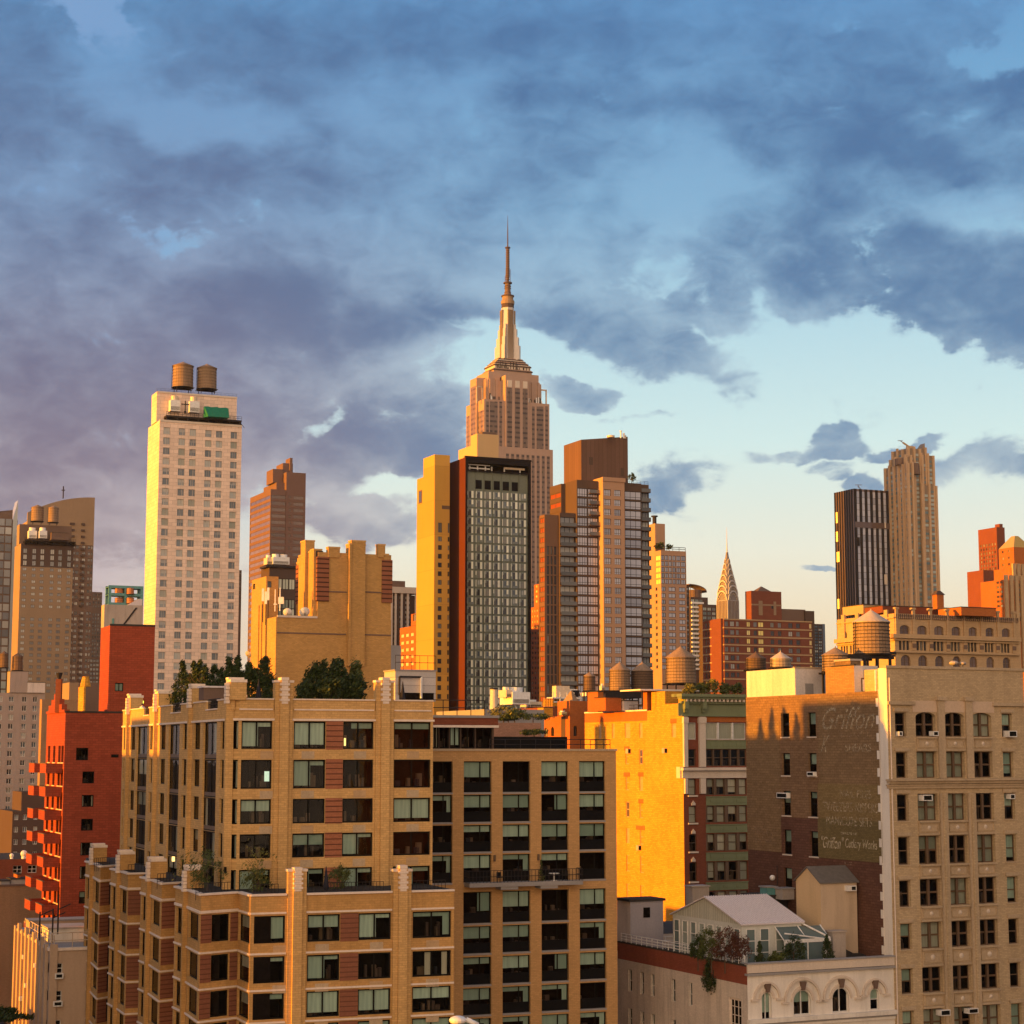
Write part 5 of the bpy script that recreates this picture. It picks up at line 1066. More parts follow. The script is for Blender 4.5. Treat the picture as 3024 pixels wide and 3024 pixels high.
def p_redapt():
    b = Bld('red_brick_apartments', 'wide red brick apartment block with pale bands and yellow reflections put into window colour', 'building', F_(80, 1310), 640, 24); b.maxw = 100
    b2 = b; k = b.block(F_(78, 1312), E_(1128, 1385), F_(622, 1310), mat='red_brick_far'); S, W = k['S'], k['W']; zt = b.zt
    k2 = b.block(F_(247, 1138), None, F_(433, 1132), y=5, z0=zt, mat='red_brick_far', L=4); k3 = b.block(F_(433, 1250), None, F_(582, 1250), y=6, z0=zt, mat='tower_brown', L=10); k4 = b.block(F_(582, 1262), None, F_(637, 1265), y=5, mat='apart_dark', L=10)
    rs = S.rown(F_, 1336, 1366, 1648, 7, 400); cs = S.cols(F_, [(84, 106), (118, 144), (155, 172)], 1350); cy = S.cols(F_, [(220, 241), (291, 323)], 1350); c3 = S.cols(F_, [(262, 284), (366, 389), (412, 434), (477, 503), (525, 549)], 1350)
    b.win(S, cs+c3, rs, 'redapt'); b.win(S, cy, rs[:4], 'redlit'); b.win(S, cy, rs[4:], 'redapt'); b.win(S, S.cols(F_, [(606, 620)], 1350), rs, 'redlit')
    W.depth = .2; b.win(W, [(W.len*q, W.len*(q+.08)) for q in (.1, .25, .55, .68, .88)], rs, 'redapt'); b.win(k2['S'], k2['S'].cols(F_, [(372, 392)], 1240), k2['S'].rows(F_, [(1228, 1250)], 380), 'small_dark'); b.finish()
    m = MB()
    for (z0, z1) in rs: m.ob(S, 0, S.len, 0, .12, z0-.75, z0-.35, 'orn_stone'); m.ob(W, 0, W.len, 0, .12, z0-.75, z0-.35, 'orn_stone')
    m.ob(S, 0, S.len, 0, .15, zt-.4, zt, 'orn_stone'); b.part('string_course', m)
    e = k2['S']; m = MB(); zz = k2['z1']; x0 = k2['pts'][1][0]; m.ob(e, 0, e.len, 0, .1, zz-5, zz-4.5, 'tower_tan'); m.hexa([(x0+2.7, 5, zz), (x0+8, 5, zz), (x0+8, 9, zz), (x0+2.7, 9, zz), (x0+5.2, 7, zz+1.8), (x0+5.5, 7, zz+1.8), (x0+5.5, 7.2, zz+1.8), (x0+5.2, 7.2, zz+1.8)], 'tower_brown'); b.part('pyramid_cap', m)
    for (xa, xb, ya, yb) in ((293, 318, 1200, 1290), (385, 402, 1205, 1290)): m = MB(); a0, z1 = e.at(F_(xa, ya)); a1, z0 = e.at(F_(xb, yb)); m.ob(e, a0, a1, 0, .1, z0, z1, 'tower_tan'); b.part('recessed_panel', m)
    W_ = W; m = MB(); a0 = W.at(E_(1195, 1400))[0]; a1 = W.at(E_(1256, 1400))[0]; m.ob(W, a0, a1, 0, .8, 0, W.at(E_(1220, 1350))[1], 'red_brick_far'); b.part('bay', m)
    b = Bld('blue_glass_tower', 'dark blue glass tower behind the right end of the red brick apartments', 'tower', F_(640, 1342), 800, 24); k = b.block(F_(610, 1342), None, F_(688, 1345), mat='tower_dark', L=16); e = k['S']; b.win(e, [(e.len*q, e.len*(q+.28)) for q in (.03, .35, .67)], e.rown(F_, 1352, 1368, 1600, 14, 650), 'bluecw'); b.finish()
    m = MB(); m.ob(e, e.len, e.len+1.2, -12, 0, 0, b.zt, 'glass_hotel'); b.part('glass_edge', m)
style('bluecw', fw=.15, rev=.1, glass='glass_hotel', frame='frame_dark')
p_redapt()
def p_blackstripe():
    b = Bld('black_striped_tower', 'dark glass tower with black vertical stripes left of the golden ribbed tower', 'tower', F_(880, 508), 1500, 24)
    k = b.block(F_(880, 508), F_(762, 535), F_(1100, 518), mat='glass_brown'); S, W = k['S'], k['W']; b.finish(); zt = b.zt
    for i in range(7): m = MB(); q = S.len*(i+.02)/6.7; m.ob(S, q-.2, q+S.len/15, -.1, .5, 0, zt, 'black_metal'); b.part('vertical_fin', m)
    for i in range(8): m = MB(); q = W.len*(i+.02)/8; m.ob(W, q-.2, q+W.len/18, -.1, .5, 0, zt, 'black_metal'); b.part('vertical_fin', m)
    for i in range(7):
        m = MB()
        for j in range(44): m.rv = random.random(); q = S.len*(i+.02)/6.7+S.len/15; m.ob(S, q, q+S.len/6.7-S.len/15-.2, 0, .15, zt-6.7-j*5, zt-2-j*5, 'glass_sky_reflect')
        b.part('glass_strip', m)
    m = MB()
    z0, z1 = S.at(F_(900, 748))[1], S.at(F_(900, 712))[1]; m.ob(S, 0, S.len, .0, .7, z0, z1, 'glass_brown'); a1 = S.at(F_(915, 830))[0]; m.ob(S, 0, a1, 0, .75, S.at(F_(900, 862))[1], S.at(F_(900, 808))[1], 'black_metal'); b.part('mechanical_floor', m)
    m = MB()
    for (xa, xb, ya, yb) in ((775, 786, 655, 720), (776, 788, 775, 835), (780, 798, 900, 960), (785, 797, 1190, 1250)): a0, zz1 = W.at(F_(xa, ya)); a1, zz0 = W.at(F_(xb, yb)); m.ob(W, a0, a1, .5, .8, zz0, zz1, 'warm_reflect')  # sun reflections on the glass put in as bright coloured patches
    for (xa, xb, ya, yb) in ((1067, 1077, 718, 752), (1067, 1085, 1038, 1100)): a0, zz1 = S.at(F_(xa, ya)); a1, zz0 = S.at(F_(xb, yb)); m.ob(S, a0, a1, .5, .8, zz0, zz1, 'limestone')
    b.part('painted_glint', m)
    p = PY(F_(912, 508), 1510); t = thing('window_crane', 'small T-shaped crane on the black striped tower', 'crane', (p.x, p.y, p.z-1)); m = MB(); m.tube((2, 0, 0), (-.5, 0, 3), .3, 'tower_brown'); m.tube((-.5, 0, 2), (-.5, 0, 4), .25, 'tower_brown'); m.box(-3, -.2, 3.8, 2.5, .2, 4.2, 'tower_brown'); m.build('boom', t)
    b = Bld('golden_ribbed_tower', 'tall slim golden tower with vertical ribs and a jagged top', 'tower', F_(1215, 258), 1500, 24)
    k = b.block(F_(1215, 258), F_(1122, 246), F_(1320, 262), y=0, mat='golden'); k['z1'] = b.zt; k2 = b.block(F_(1213, 352), F_(1076, 358), F_(1240, 352), y=-7, mat='golden'); k3 = b.block(F_(1300, 300), None, F_(1368, 303), y=-1, mat='golden', L=20); k4 = b.block(F_(1300, 486), None, F_(1386, 488), y=-2, mat='golden', L=18); k0 = b.block(F_(1200, 310), F_(1108, 312), F_(1230, 312), y=-3, mat='golden'); b.finish()
    z0 = 120; n = 0
    for kk in (k, k2, k3, k4, k0):
        for e in (kk['S'], kk['W']):
            c = max(1, int(e.len/5.2))
            for i in range(c+1): m = MB(); q = e.len*i/c; m.ob(e, q-.9, q+.9, -.1, 1.3, z0, kk['z1']+(1.5 if i % 2 else 0), 'golden_rib'); b.part('rib', m)
            m = MB()
            for i in range(c):
                for j in range(int((kk['z1']-z0)/3.4)-1):
                    m.rv = random.random(); q = e.len*i/c
                    if (j % 3) != 0 or i % 2: m.ob(e, q+1.1, q+e.len/c-1.1, 0, .25, kk['z1']-6-j*3.4, kk['z1']-4-j*3.4, 'glass_teal')
            if m.f: o = b.part('window', m, 'small windows between the ribs'); o['kind'] = 'stuff'
    m = MB(); zz = k['z1']; w_ = k['S'].len; m.hexa([(w_*.75, 0, zz), (w_, 0, zz), (w_, 6, zz), (w_*.75, 6, zz), (w_*.9, 0, zz+3), (w_, 0, zz+5), (w_, 6, zz+5), (w_*.9, 6, zz+3)], 'golden'); b.part('corner_crown', m)
    m = MB(); zz = k2['z1']; m.cyl(3, -3, zz-8, zz+1, 5, 4, 'tower_brown', 10); m.cyl(-6, 3, zz, zz+5, 4, 4, 'tower_brown', 10); b.part('roof_machinery', m)
    p = PY(F_(1215, 250), 1506); t = thing('roof_crane', 'tilted crane arm on top of the golden ribbed tower', 'crane', (p.x, p.y, p.z-2)); m = MB(); m.tube((2.5, 0, 1), (-4, 0, 5.5), .8, 'orn_stone'); m.box(0, -1, 0, 4, 1, 2.6, 'orn_stone'); m.tube((-4, 0, 5.5), (-6, 0, 7), .3, 'tower_brown'); m.box(-8, -.2, 6.8, -4, .2, 7.2, 'tower_brown'); m.build('arm', t)
wall('golden', (.24, .18, .125), stain=.08, streak=.05, rough=.4); wall('golden_rib', (.50, .33, .19), stain=.05, streak=.05, rough=.45)
p_blackstripe()
def p_right_far():
    b = Bld('dark_brick_highrise', 'dark brown highrise with a small roof house at the right, behind the orange stepped tower', 'tower', F_(1762, 768), 950, 24)
    k = b.block(F_(1762, 745), F_(1648, 765), F_(1812, 752), mat='maroon_brick'); W, S = k['W'], k['S']; k2 = b.block(F_(1780, 725), F_(1752, 728), F_(1800, 728), y=3, z0=k['z1'], mat='maroon_brick'); k3 = b.block(F_(1680, 1010), F_(1580, 1020), F_(1760, 1010), y=-10, mat='maroon_brick')
    b.win(W, [(W.len*q, W.len*(q+.07)) for q in (.1, .25, .4, .55, .7, .85)], W.rown(F_, 850, 866, 1000, 7, 1700), 'redapt'); b.finish()
    b = Bld('orange_stepped_tower', 'sunlit orange brick tower with a gold pyramid roof at the right edge', 'tower', F_(1800, 1070), 820, 24)
    k = b.block(F_(1800, 1070), F_(1663, 1078), F_(1960, 1075), mat='orange_brick'); k2 = b.block(F_(1850, 998), F_(1745, 1002), F_(1990, 1000), y=6, z0=k['z1'], mat='orange_brick'); k3 = b.block(F_(1868, 868), F_(1775, 872), F_(1980, 870), y=9, z0=k2['z1'], mat='orange_brick')
    b.win(k['W'], [(k['W'].len*q, k['W'].len*(q+.12)) for q in (.72, .87)], k['W'].rown(F_, 1090, 1105, 1235, 6, 1700), 'redapt'); S = k['S']; b.win(S, [(S.len*q, S.len*(q+.13)) for q in (.05, .3, .55, .8)], S.rown(F_, 1090, 1112, 1300, 8, 1850), 'redapt'); b.win(k3['W'], [(k3['W'].len*q, k3['W'].len*(q+.12)) for q in (.2, .6)], k3['W'].rown(F_, 890, 905, 970, 3, 1820), 'redapt'); b.finish()
    m = MB(); z = k3['z1']; p = k3['pts']; x0, y1 = p[0]; y0 = p[1][1]; x1 = p[2][0]; zt = k3['W'].at(F_(1830, 797))[1]; m.hexa([(x0, y0, z), (x1, y0, z), (x1, y1, z), (x0, y1, z), (x0+4, y0+4, zt), (x1-4, y0+4, zt), (x1-4, y1-4, zt), (x0+4, y1-4, zt)], 'gold_roof'); b.part('pyramid_roof', m)
    for e, z0 in ((k['S'], k['z0']), (k2['S'], k2['z0'])):
        for i in range(5): q = e.len*(i+.5)/5; boxpart(b, 'pier', e, q-.8, q+.8, 0, 1, max(z0, 60), (k['z1'] if e is k['S'] else k2['z1'])+2, 'orn_stone')
plain('gold_roof', (.55, .34, .08), .4, .3)
p_right_far()
def p_ornate():
    b = Bld('arcaded_loft_building', 'ornate tan stone loft building with rows of arched windows and balustrades', 'building', F_(1130, 1275), 400, 24)
    k = b.block(F_(1130, 1278), F_(778, 1315), F_(1893, 1300), mat='orn_stone'); S, W = k['S'], k['W']; zt = b.zt; S.depth = W.depth = .5
    k['z1'] = S.at(F_(1130, 1278))[1]
    def arches(e, xs, yt, yb, yref, frac=.42, st='arched'):
        cs = e.cols(F_, xs, yref)
        for i, c in enumerate(cs):
            z0, z1 = e.rows(F_, [(yt, yb)], (xs[i][0]+xs[i][1])/2)[0]; z0 = r0[0] if False else z0; b.win(e, [c], [(z0, z1)], st); k['arch'].append((e, c[0], c[1], z1-(c[1]-c[0])*frac, z1))
    xs1 = [(1165, 1226), (1273, 1332), (1378, 1436), (1485, 1540), (1590, 1642), (1695, 1745), (1795, 1845)]; xs2 = [(1172, 1232), (1280, 1336), (1384, 1438), (1492, 1542), (1596, 1644), (1700, 1748), (1802, 1848)]
    z0, z1 = S.rows(F_, [(1350, 1408)], 1195)[0]; za, zb_ = S.rows(F_, [(1535, 1612)], 1200)[0]
    for c in S.cols(F_, xs1, 1390): b.win(S, [c], [(z0, z1)], 'arched'); k['arch'].append((S, c[0], c[1], z1-(c[1]-c[0])*.3, z1))
    for c in S.cols(F_, xs2, 1580): b.win(S, [c], [(za, zb_)], 'arched'); k['arch'].append((S, c[0], c[1], zb_-(c[1]-c[0])*.45, zb_))
    zc0, zc1 = S.rows(F_, [(1448, 1505)], 1200)[0]
    for c in S.cols(F_, xs1, 1475):
        w_ = (c[1]-c[0])*1.05; c0 = c[0]-.2
        for q in (0, .36, .72): b.win(S, [(c0+w_*q, c0+w_*(q+.26))], [(zc0, zc1)], 'small_dark')
    cs = W.cols(F_, [(806, 838)], 1410); zz = W.rows(F_, [(1385, 1432)], 820)[0]; b.win(W, cs, [zz], 'arched'); k['arch'].append((W, cs[0][0], cs[0][1], zz[1]-.9, zz[1]))
    b.win(W, W.cols(F_, [(802, 812), (818, 828), (834, 844), (858, 868), (874, 884)], 1500), W.rows(F_, [(1480, 1530)], 822), 'small_dark'); b.win(W, W.cols(F_, [(905, 930), (985, 1010), (1065, 1090)], 1410), [zz], 'arched'); b.finish()
    m = MB()
    for (yt, yb, o) in ((1406, 1432, 1.0), (1436, 1446, .5), (1508, 1520, .7), (1300, 1308, .3)):
        z0_, z1_ = S.rows(F_, [(yt, yb)], 1150)[0]; m.ob(S, -o, S.len, 0, o, z0_, z1_, 'orn_stone'); m.ob(W, 0, W.len+o-.003, 0, o, z0_+.003, z1_-.003, 'orn_stone')
    b.part('cornice', m); m = MB(); cs = S.cols(F_, [(1238, 1262), (1345, 1368), (1450, 1472), (1555, 1576), (1657, 1676), (1757, 1776), (1858, 1876)], 1475)
    for c in cs: m.ob(S, c[0], c[1], 0, .25, zc0, zc1, 'orn_stone'); q = (c[0]+c[1])/2; m.ob(S, q-.45, q+.45, .25, .35, (zc0+zc1)/2-.45, (zc0+zc1)/2+.45, 'tower_brown')
    b.part('medallion_panel', m); m = MB()
    for c in S.cols(F_, [(1136, 1152), (1240, 1256), (1345, 1361), (1450, 1465), (1556, 1570), (1660, 1674), (1762, 1776), (1862, 1876)], 1380): m = MB(); m.ob(S, c[0], c[1], 0, .35, z0-1, zt+.8, 'orn_stone'); m.ob(S, c[0]-.15, c[1]+.15, -.4, .5, zt+.8, zt+1.2, 'orn_stone'); b.part('pier', m)
    for i in range(4): q = W.len*(i+.5)/4; boxpart(b, 'pier', W, q-.6, q+.6, 0, .35, z0-1, zt+.8, 'orn_stone')
    m = MB()
    for c in S.cols(F_, [(1152, 1170), (1236, 1256), (1262, 1280), (1340, 1362)], 1550): pass
    for i in range(60): q = S.len*(i+.5)/60; m.ob(S, q-.12, q+.12, .2, .4, zt-1.2, zt-.2, 'tower_brown')
    b.part('balustrade', m)
    y0 = 6
    roofbox('roof_house', 'long low red roof house on the arcaded loft building', 'roof house', F_, 1060, 1540, 1232, 1275, 408, 8, 'maroon_brick'); roofbox('roof_house', 'sunlit orange brick roof house at the right of the arcaded building', 'roof house', F_, 1545, 1760, 1240, 1290, 404, 8, 'orange_brick'); roofbox('roof_house', 'pale roof house on the west end of the arcaded building', 'roof house', F_, 940, 1040, 1225, 1280, 414, 8, 'orn_stone')
    p = PY(F_(1405, 1238), 412); t = thing('chimney', 'small orange chimney with a dark cap above the arcaded building', 'chimney', tuple(p), b.rot); m = MB(); m.box(-.9, -.7, -.5, .9, .9, 2.6, 'orange_brick'); m.build('stack', t); m = MB(); m.hexa([(-1.2, -.9, 2.6), (1.2, -.9, 2.6), (1.2, 1.2, 2.6), (-1.2, 1.2, 2.6), (-.4, -.3, 3.5), (.4, -.3, 3.5), (.4, .5, 3.5), (-.4, .5, 3.5)], 'tower_dark'); m.build('cap', t)
    b = Bld('orange_corner_building', 'sunlit orange brick wall at the right edge, just behind the stone loft building', 'building', G8(1990, 300), 260, 24); k = b.block(G8(1990, 300), G8(1838, 292), G8(2050, 300), mat='orange_brick'); W = k['W']; b.win(W, W.cols(G8, [(1860, 1880)], 700), W.rown(G8, 650, 770, 1400, 4, 1870), 'small_dark'); b.finish()
p_ornate()
# ------------------------------------------------------------------ text painted or fixed on walls
def textmesh(parent, e, C, x0, x1, yt, yb, s, mat='paint_old', shear=0.0, o=.05, name='lettering', yref=None):
    cu = bpy.data.curves.new('t', 'FONT'); cu.body = s; cu.shear = shear; cu.fill_mode = 'FRONT'; ob = bpy.data.objects.new('t', cu); col.objects.link(ob)
    dg = bpy.context.evaluated_depsgraph_get(); me = bpy.data.meshes.new_from_object(ob.evaluated_get(dg)); bpy.data.objects.remove(ob)
    xs = [v.co.x for v in me.vertices]; ys = [v.co.y for v in me.vertices]; a0, a1 = e.at(C(x0, (yt+yb)/2))[0], e.at(C(x1, (yt+yb)/2))[0]
    z1 = e.at(C((x0+x1)/2, yt))[1]; z0 = e.at(C((x0+x1)/2, yb))[1]
    for v in me.vertices:
        a = a0+(v.co.x-min(xs))/(max(xs)-min(xs))*(a1-a0); z = z0+(v.co.y-min(ys))/(max(ys)-min(ys))*(z1-z0); v.co = e.L(a, o, z)
    me.materials.clear(); me.materials.append(MATS[mat]); ob = bpy.data.objects.new(name, me); col.objects.link(ob); ob.parent = parent; return ob
def fadedpaint(name, c, amt):
    m, nt, p, o = newmat(name); O, F, z = nflat(nt); p.inputs['Base Color'].default_value = c; p.inputs['Roughness'].default_value = .9
    t = nt.nodes.new('ShaderNodeBsdfTransparent'); x = nt.nodes.new('ShaderNodeMixShader')
    nt.links.new(nmap(nt, nnoise(nt, O, 2.2, 6, .75), .5-amt, .62-amt*.3), x.inputs[0]); nt.links.new(t.outputs[0], x.inputs[1]); nt.links.new(p.outputs[0], x.inputs[2]); nt.links.new(x.outputs[0], o.inputs[0])
fadedpaint('paint_old', (.44, .35, .22, 1), .09); fadedpaint('paint_new', (.56, .47, .31, 1), .18); fadedpaint('paint_faint', (.36, .25, .14, 1), -.02)
# ------------------------------------------------------------------ front corner apartment building
def p_front():
    b = Bld('corner_apartment_building', 'large terraced tan brick apartment building in front with white capped piers', 'building', G3(690, 215), 165, 22); b.maxw = 100
    S0 = Edge(b, (0, 0), (1, 0)); Wd = S0.at(G3(1795, 300))[0]; c = .7; W0 = Edge(b, (-c, 100), (-c, 0)); L = 100-W0.at(G3(25, 350))[0]
    base = S0.at(G3(1090, 1345))[1]-2; zt = b.zt
    k = b.prism([(-c, L), (-c, c), (0, 0), (Wd, 0), (Wd, L)], base-1, zt-1.0, 'tan_brick'); W, CH, S = k['e'][0], k['e'][1], k['e'][2]
    for e in (W, CH, S): e.depth = .3
    R5 = S.rows(G3, [(348, 506), (567, 731), (790, 930), (987, 1124), (1187, 1345)], 1090)
    cs = S.cols(G3, [(702, 878), (1000, 1183), (1282, 1456), (1572, 1782)], 430)
    b.win(S, cs[1:], R5[:4], 'front'); b.win(S, cs[:1], R5[:1]+R5[2:4], 'front'); b.win(S, cs[:1], R5[1:2], 'front', 11); b.win(S, cs, R5[4:], 'front', 5); b.win(CH, [(.08, CH.len-.05)], R5, 'frontw', 0)
    wc = W.cols(G3, [(68, 95), (180, 207), (236, 268), (366, 398), (428, 465), (582, 620)], 440); b.win(W, wc, R5, 'frontw')
    wc2 = W.cols(G3, [(104, 164), (286, 348), (483, 560)], 440); tall = [(R5[i][0]-(R5[i][0]-R5[i+1][1] if i < 4 else .0)+.02, R5[i][1]) for i in range(5)]; b.win(W, wc2, tall, 'strip'); b.win(W, W.cols(G3, [(30, 48)], 440), R5, 'frontw', 1)
    # ---------------- lower tier with stepped bays
    zT = 43.4
    path = [G2(700, 392), G2(765, 408), G2(820, 435), G2(960, 424), G2(905, 452), G2(983, 472), G2(1045, 492), G2(1205, 488), G2(1150, 520), G2(1232, 540), G2(1320, 573), G2(1490, 563), G2(1430, 597), G2(1530, 622), G4(200, 300), G4(440, 285), G4(515, 305), G4(1805, 272)]
    P = [b.locZ(p, zT) for p in path]; P = [(q.x, q.y) for q in P]; last = P[-1]
    P += [(last[0], last[1]+14), (P[0][0]+16, P[0][1]+6), (P[0][0]+1, P[0][1]+6)]
    k2 = b.prism(P, 0, zT, 'tan_brick_low', name='lower_wall'); E = k2['e']
    for e in E: e.depth = .3
    M = E[16]; RL = M.rows(G4, [(430, 602), (685, 852), (915, 1080), (1118, 1290)], 980)
    RL = RL+[(RL[3][0]-3*i, RL[3][1]-3*i) for i in (1, 2)]
    cl = M.cols(G4, [(537, 735), (876, 1083), (1200, 1407), (1543, 1788)], 500); b.win(M, cl, RL[:4], 'front')
    b.win(E[15], [(.12, E[15].len-.1)], RL[:4], 'frontw', 2)
    e = E[14]; b.win(e, [(e.len*.30, e.len*.78)], RL[:4], 'front', None)
    rr = RL+[(RL[5][0]-3, RL[5][1]-3)]
    for i in (0, 1, 4, 5, 8, 9, 12, 13):
        e = E[i]
        if e.len > .8: b.win(e, [(e.len*.12, e.len*.85)], rr, 'frontw', 1 if i % 4 else 4)
    b.maxw = 200; b.finish()
    # ---------------- trim
    def band(m, e, a0, a1, zb, zt_, o=.12): m.ob(e, a0, a1, -.05, o, zb, zt_, 'white_trim')
    m = MB()
    for e in (W, CH, S): band(m, e, -.1, e.len+.1, R5[0][1]+.04, R5[0][1]+.22)
    zz = [S.at(G3(1090, y))[1] for y in (286, 278)]; 
    for a0, a1 in [(0, cs[0][1]), cs[1][:1]+cs[2][1:], cs[3]]: band(m, S, a0, a1, zz[0], zz[1], .08)
    b.part('string_course', m)
    piers = S.cols(G3, [(884, 992), (1462, 1568)], 430)
    # parapet of the upper tier
    m = MB(); segs = [(0, piers[0][0]), (piers[0][1], piers[1][0]), (piers[1][1], Wd)]
    for a0, a1 in segs: m.ob(S, a0, a1, -.35, 0.003, zt-1.01, zt-.12, 'tan_brick'); m.ob(S, a0, a1, -.42, .1, zt-.12, zt, 'white_trim')
    m.ob(CH, 0, CH.len, -.35, 0.003, zt-1.01, zt-.12, 'tan_brick'); m.ob(CH, 0, CH.len, -.42, .1, zt-.12, zt, 'white_trim')
    for (x0, x1, hi) in ((25, 145, 1), (145, 175, 0), (175, 300, 1), (300, 355, 0), (355, 500, 1), (500, 565, 0), (565, 640, 1)):
        a0, a1 = W.cols(G3, [(x0, x1)], 330)[0]; h = zt-.12 if hi else zt-.9; m.ob(W, a0, a1, -.35, .003, zt-1.01, h, 'tan_brick'); m.ob(W, a0, a1, -.42, .1, h, h+.12, 'white_trim')
        if not hi: pass
    b.part('parapet', m)
    for (x0, x1) in ((145, 175), (300, 355), (500, 565)):
        a0, a1 = W.cols(G3, [(x0, x1)], 330)[0]; rail(b, [W.L(a0, -.2, zt-.8), W.L(a1, -.2, zt-.8)], .9, r=.03, step=.35)
    # red striped panels
    def panel(e, a0, a1, rows, mat):
        for z0, z1 in rows: m = MB(); m.ob(e, a0, a1, -.1, .03, z0-.05, z1+.05, mat); b.part('striped_panel', m)
    panel(S, cs[1][1]+.02, cs[2][0]-.02, R5, 'red_stripe'); panel(M, cl[1][1]+.02, cl[2][0]-.02, RL[:4], 'red_dark_stripe')
    e = E[14]; panel(e, .05, e.len*.29, RL[:4], 'red_dark_stripe'); panel(e, e.len*.79, e.len-.05, RL[:4], 'red_dark_stripe')
    for i in (2, 6, 10): e = E[i]; panel(e, .05, e.len-.05, rr, 'red_dark_stripe')
    # grilles under the windows
    for e, cc, rw in ((S, cs, R5[:4]), (M, cl, RL[:4])):
        for j, (a0, a1) in enumerate(cc):
            for i, (z0, z1) in enumerate(rw):
                q0 = a0+(a1-a0)*(.62, .25, .35, .35)[j]; boxpart(b, 'vent_grille', e, q0, q0+1.15, 0, .015, z0-.85, z0-.2, 'loft_trim' if (i+j) % 3 else 'orn_stone')
    # piers with white stepped caps
    def bigpier(e, a0, a1, ztop, zb, side, white):
        mid = (a0+a1)/2; hw = (a1-a0)*.23; m = MB(); m.ob(e, mid-hw, mid+hw, -.6, .45, zb, ztop-.25, 'tan_brick')
        m.ob(e, a0+.05, mid-hw, -.6, .18, zb, side-.2, 'tan_brick'); m.ob(e, mid+hw, a1-.05, -.6, .18, zb, side-.2, 'tan_brick'); o = b.part('pier', m); m = MB()
        m.ob(e, a0-.02, mid-hw-.02, -.65, .28, side-.2, side, 'white_trim'); m.ob(e, mid+hw+.02, a1+.02, -.65, .28, side-.2, side, 'white_trim'); m.ob(e, mid-hw*.9, mid+hw*.9, -.6, .5, ztop-.25, ztop, 'white_trim')
        n = 9
        for i in range(n): z = ztop-.25-(i+1)*(ztop-white)/n; ww = hw*(1.05 if i % 2 else .72); m.ob(e, mid-ww, mid+ww, .2, .56 if i % 2 else .5, z, z+(ztop-white)/n-.02, 'white_trim')
        b.part('pier_cap', m, parent=o)
    for (a0, a1), x in zip(piers, (940, 1515)): bigpier(S, a0, a1, S.at(G3(x, 98))[1], base, S.at(G3(x, 114))[1], S.at(G3(x, 232))[1])
    for (x0, x1) in ((742, 868), (1412, 1533)): a0, a1 = M.cols(G4, [(x0, x1)], 500)[0]; xm = (x0+x1)/2; bigpier(M, a0, a1, M.at(G4(xm, 118 if x0 > 1000 else 132))[1], 0, M.at(G4(xm, 142))[1], M.at(G4(xm, 262))[1])
    def smallpier(e, a, ztop, zb, w_=.75, brick='tan_brick'):
        m = MB(); m.ob(e, a-w_*.28, a+w_*.28, -.3, .38, zb, ztop-1.9, brick); m.ob(e, a-w_*.8, a+w_*.9, -1.25, .12, ztop-1.85, ztop-.35, brick); o = b.part('pier', m); m = MB()
        m.ob(e, a-w_*.85, a+w_*.95, -1.3, .18, ztop-.35, ztop-.1, 'white_trim'); m.ob(e, a-w_*.5, a+w_*.6, -1.1, .3, ztop-.1, ztop+.08, 'white_trim')
        for i in range(6): z = ztop-.4-i*.3; ww = w_*(.42 if i % 2 else .3); m.ob(e, a-ww, a+ww, .1, .45, z-.26, z, 'white_trim')
        b.part('pier_cap', m, parent=o)
    for x, yt in ((64, 196), (222, 172), (418, 140), (634, 104)):
        a = W.at(G3(x, 330))[0]; smallpier(W, a, W.at(G3(x, yt))[1], base, .9)
    for i, yt, x in ((0, 252, 760), (4, 302, 984), (8, 360, 1238), (12, 428, 1530)):
        e = E[i]; zz = e.at(G2(x, yt))[1]; smallpier(e, e.len-.15, zT+1.95, 0, .75, 'tan_brick_low')
    for i in (0, 1, 2, 4, 5, 6, 8, 9, 10, 12, 13, 14, 15):
        e = E[i]; m = MB(); m.ob(e, -.06, e.len+.06, -.3, .16, zT-.14, zT+.02, 'white_trim')
        if i != 15:
            m.ob(e, 0, e.len, 0, .09, zT-1.55, zT-1.4, 'white_trim')
        for (z0, z1) in rr: boxpart(b, 'string_course', e, 0, e.len, 0, .1, z1+.15, z1+.3, 'white_trim')
        b.part('coping', m)
    pa = M.cols(G4, [(515, 742), (868, 1412), (1533, 1805)], 400)
    for a0, a1 in pa:
        m = MB(); m.ob(M, a0, a1, -.3, .16, zT-.14, zT+.02, 'white_trim')
        for (z0, z1) in RL[:4]: boxpart(b, 'string_course', M, a0, a1, 0, .1, z1+.15, z1+.3, 'white_trim')
        b.part('coping', m)
    # railings behind the coping
    for i in (2, 6, 10, 14): e = E[i]; rail(b, [e.L(.2, -1.0, zT-.6), e.L(e.len-.1, -1.0, zT-.6)], 1.35, r=.025, step=.3)
    for a0, a1 in pa: rail(b, [M.L(a0+.4, -.9, zT-.6), M.L(a1-.5, -.9, zT-.6)], 1.35, r=.025, step=.3)
    # wall lamps
    for x, y in ((935, 1200), (1512, 1185), (607, 1195)):
        m = MB(); a, z = S.at(G3(x, y)); m.ob(S, a-.1, a+.1, 0, .2, z-.25, z+.25, 'frame_dark'); b.part('wall_lamp', m)
    a, z = W.at(G3(320, 1135)); m = MB(); m.ob(W, a-.1, a+.1, 0, .25, z-.2, z+.25, 'lamp_warm'); b.part('wall_lamp', m)
    b.E = E; b.M = M; b.S_ = S; b.W_ = W; b.zT = zT; b.Wd = Wd
    return b
FB = p_front()
def on(b, e, a, o, z): q = e.L(a, o, 0); return tuple(b.world(q.x, q.y, z))
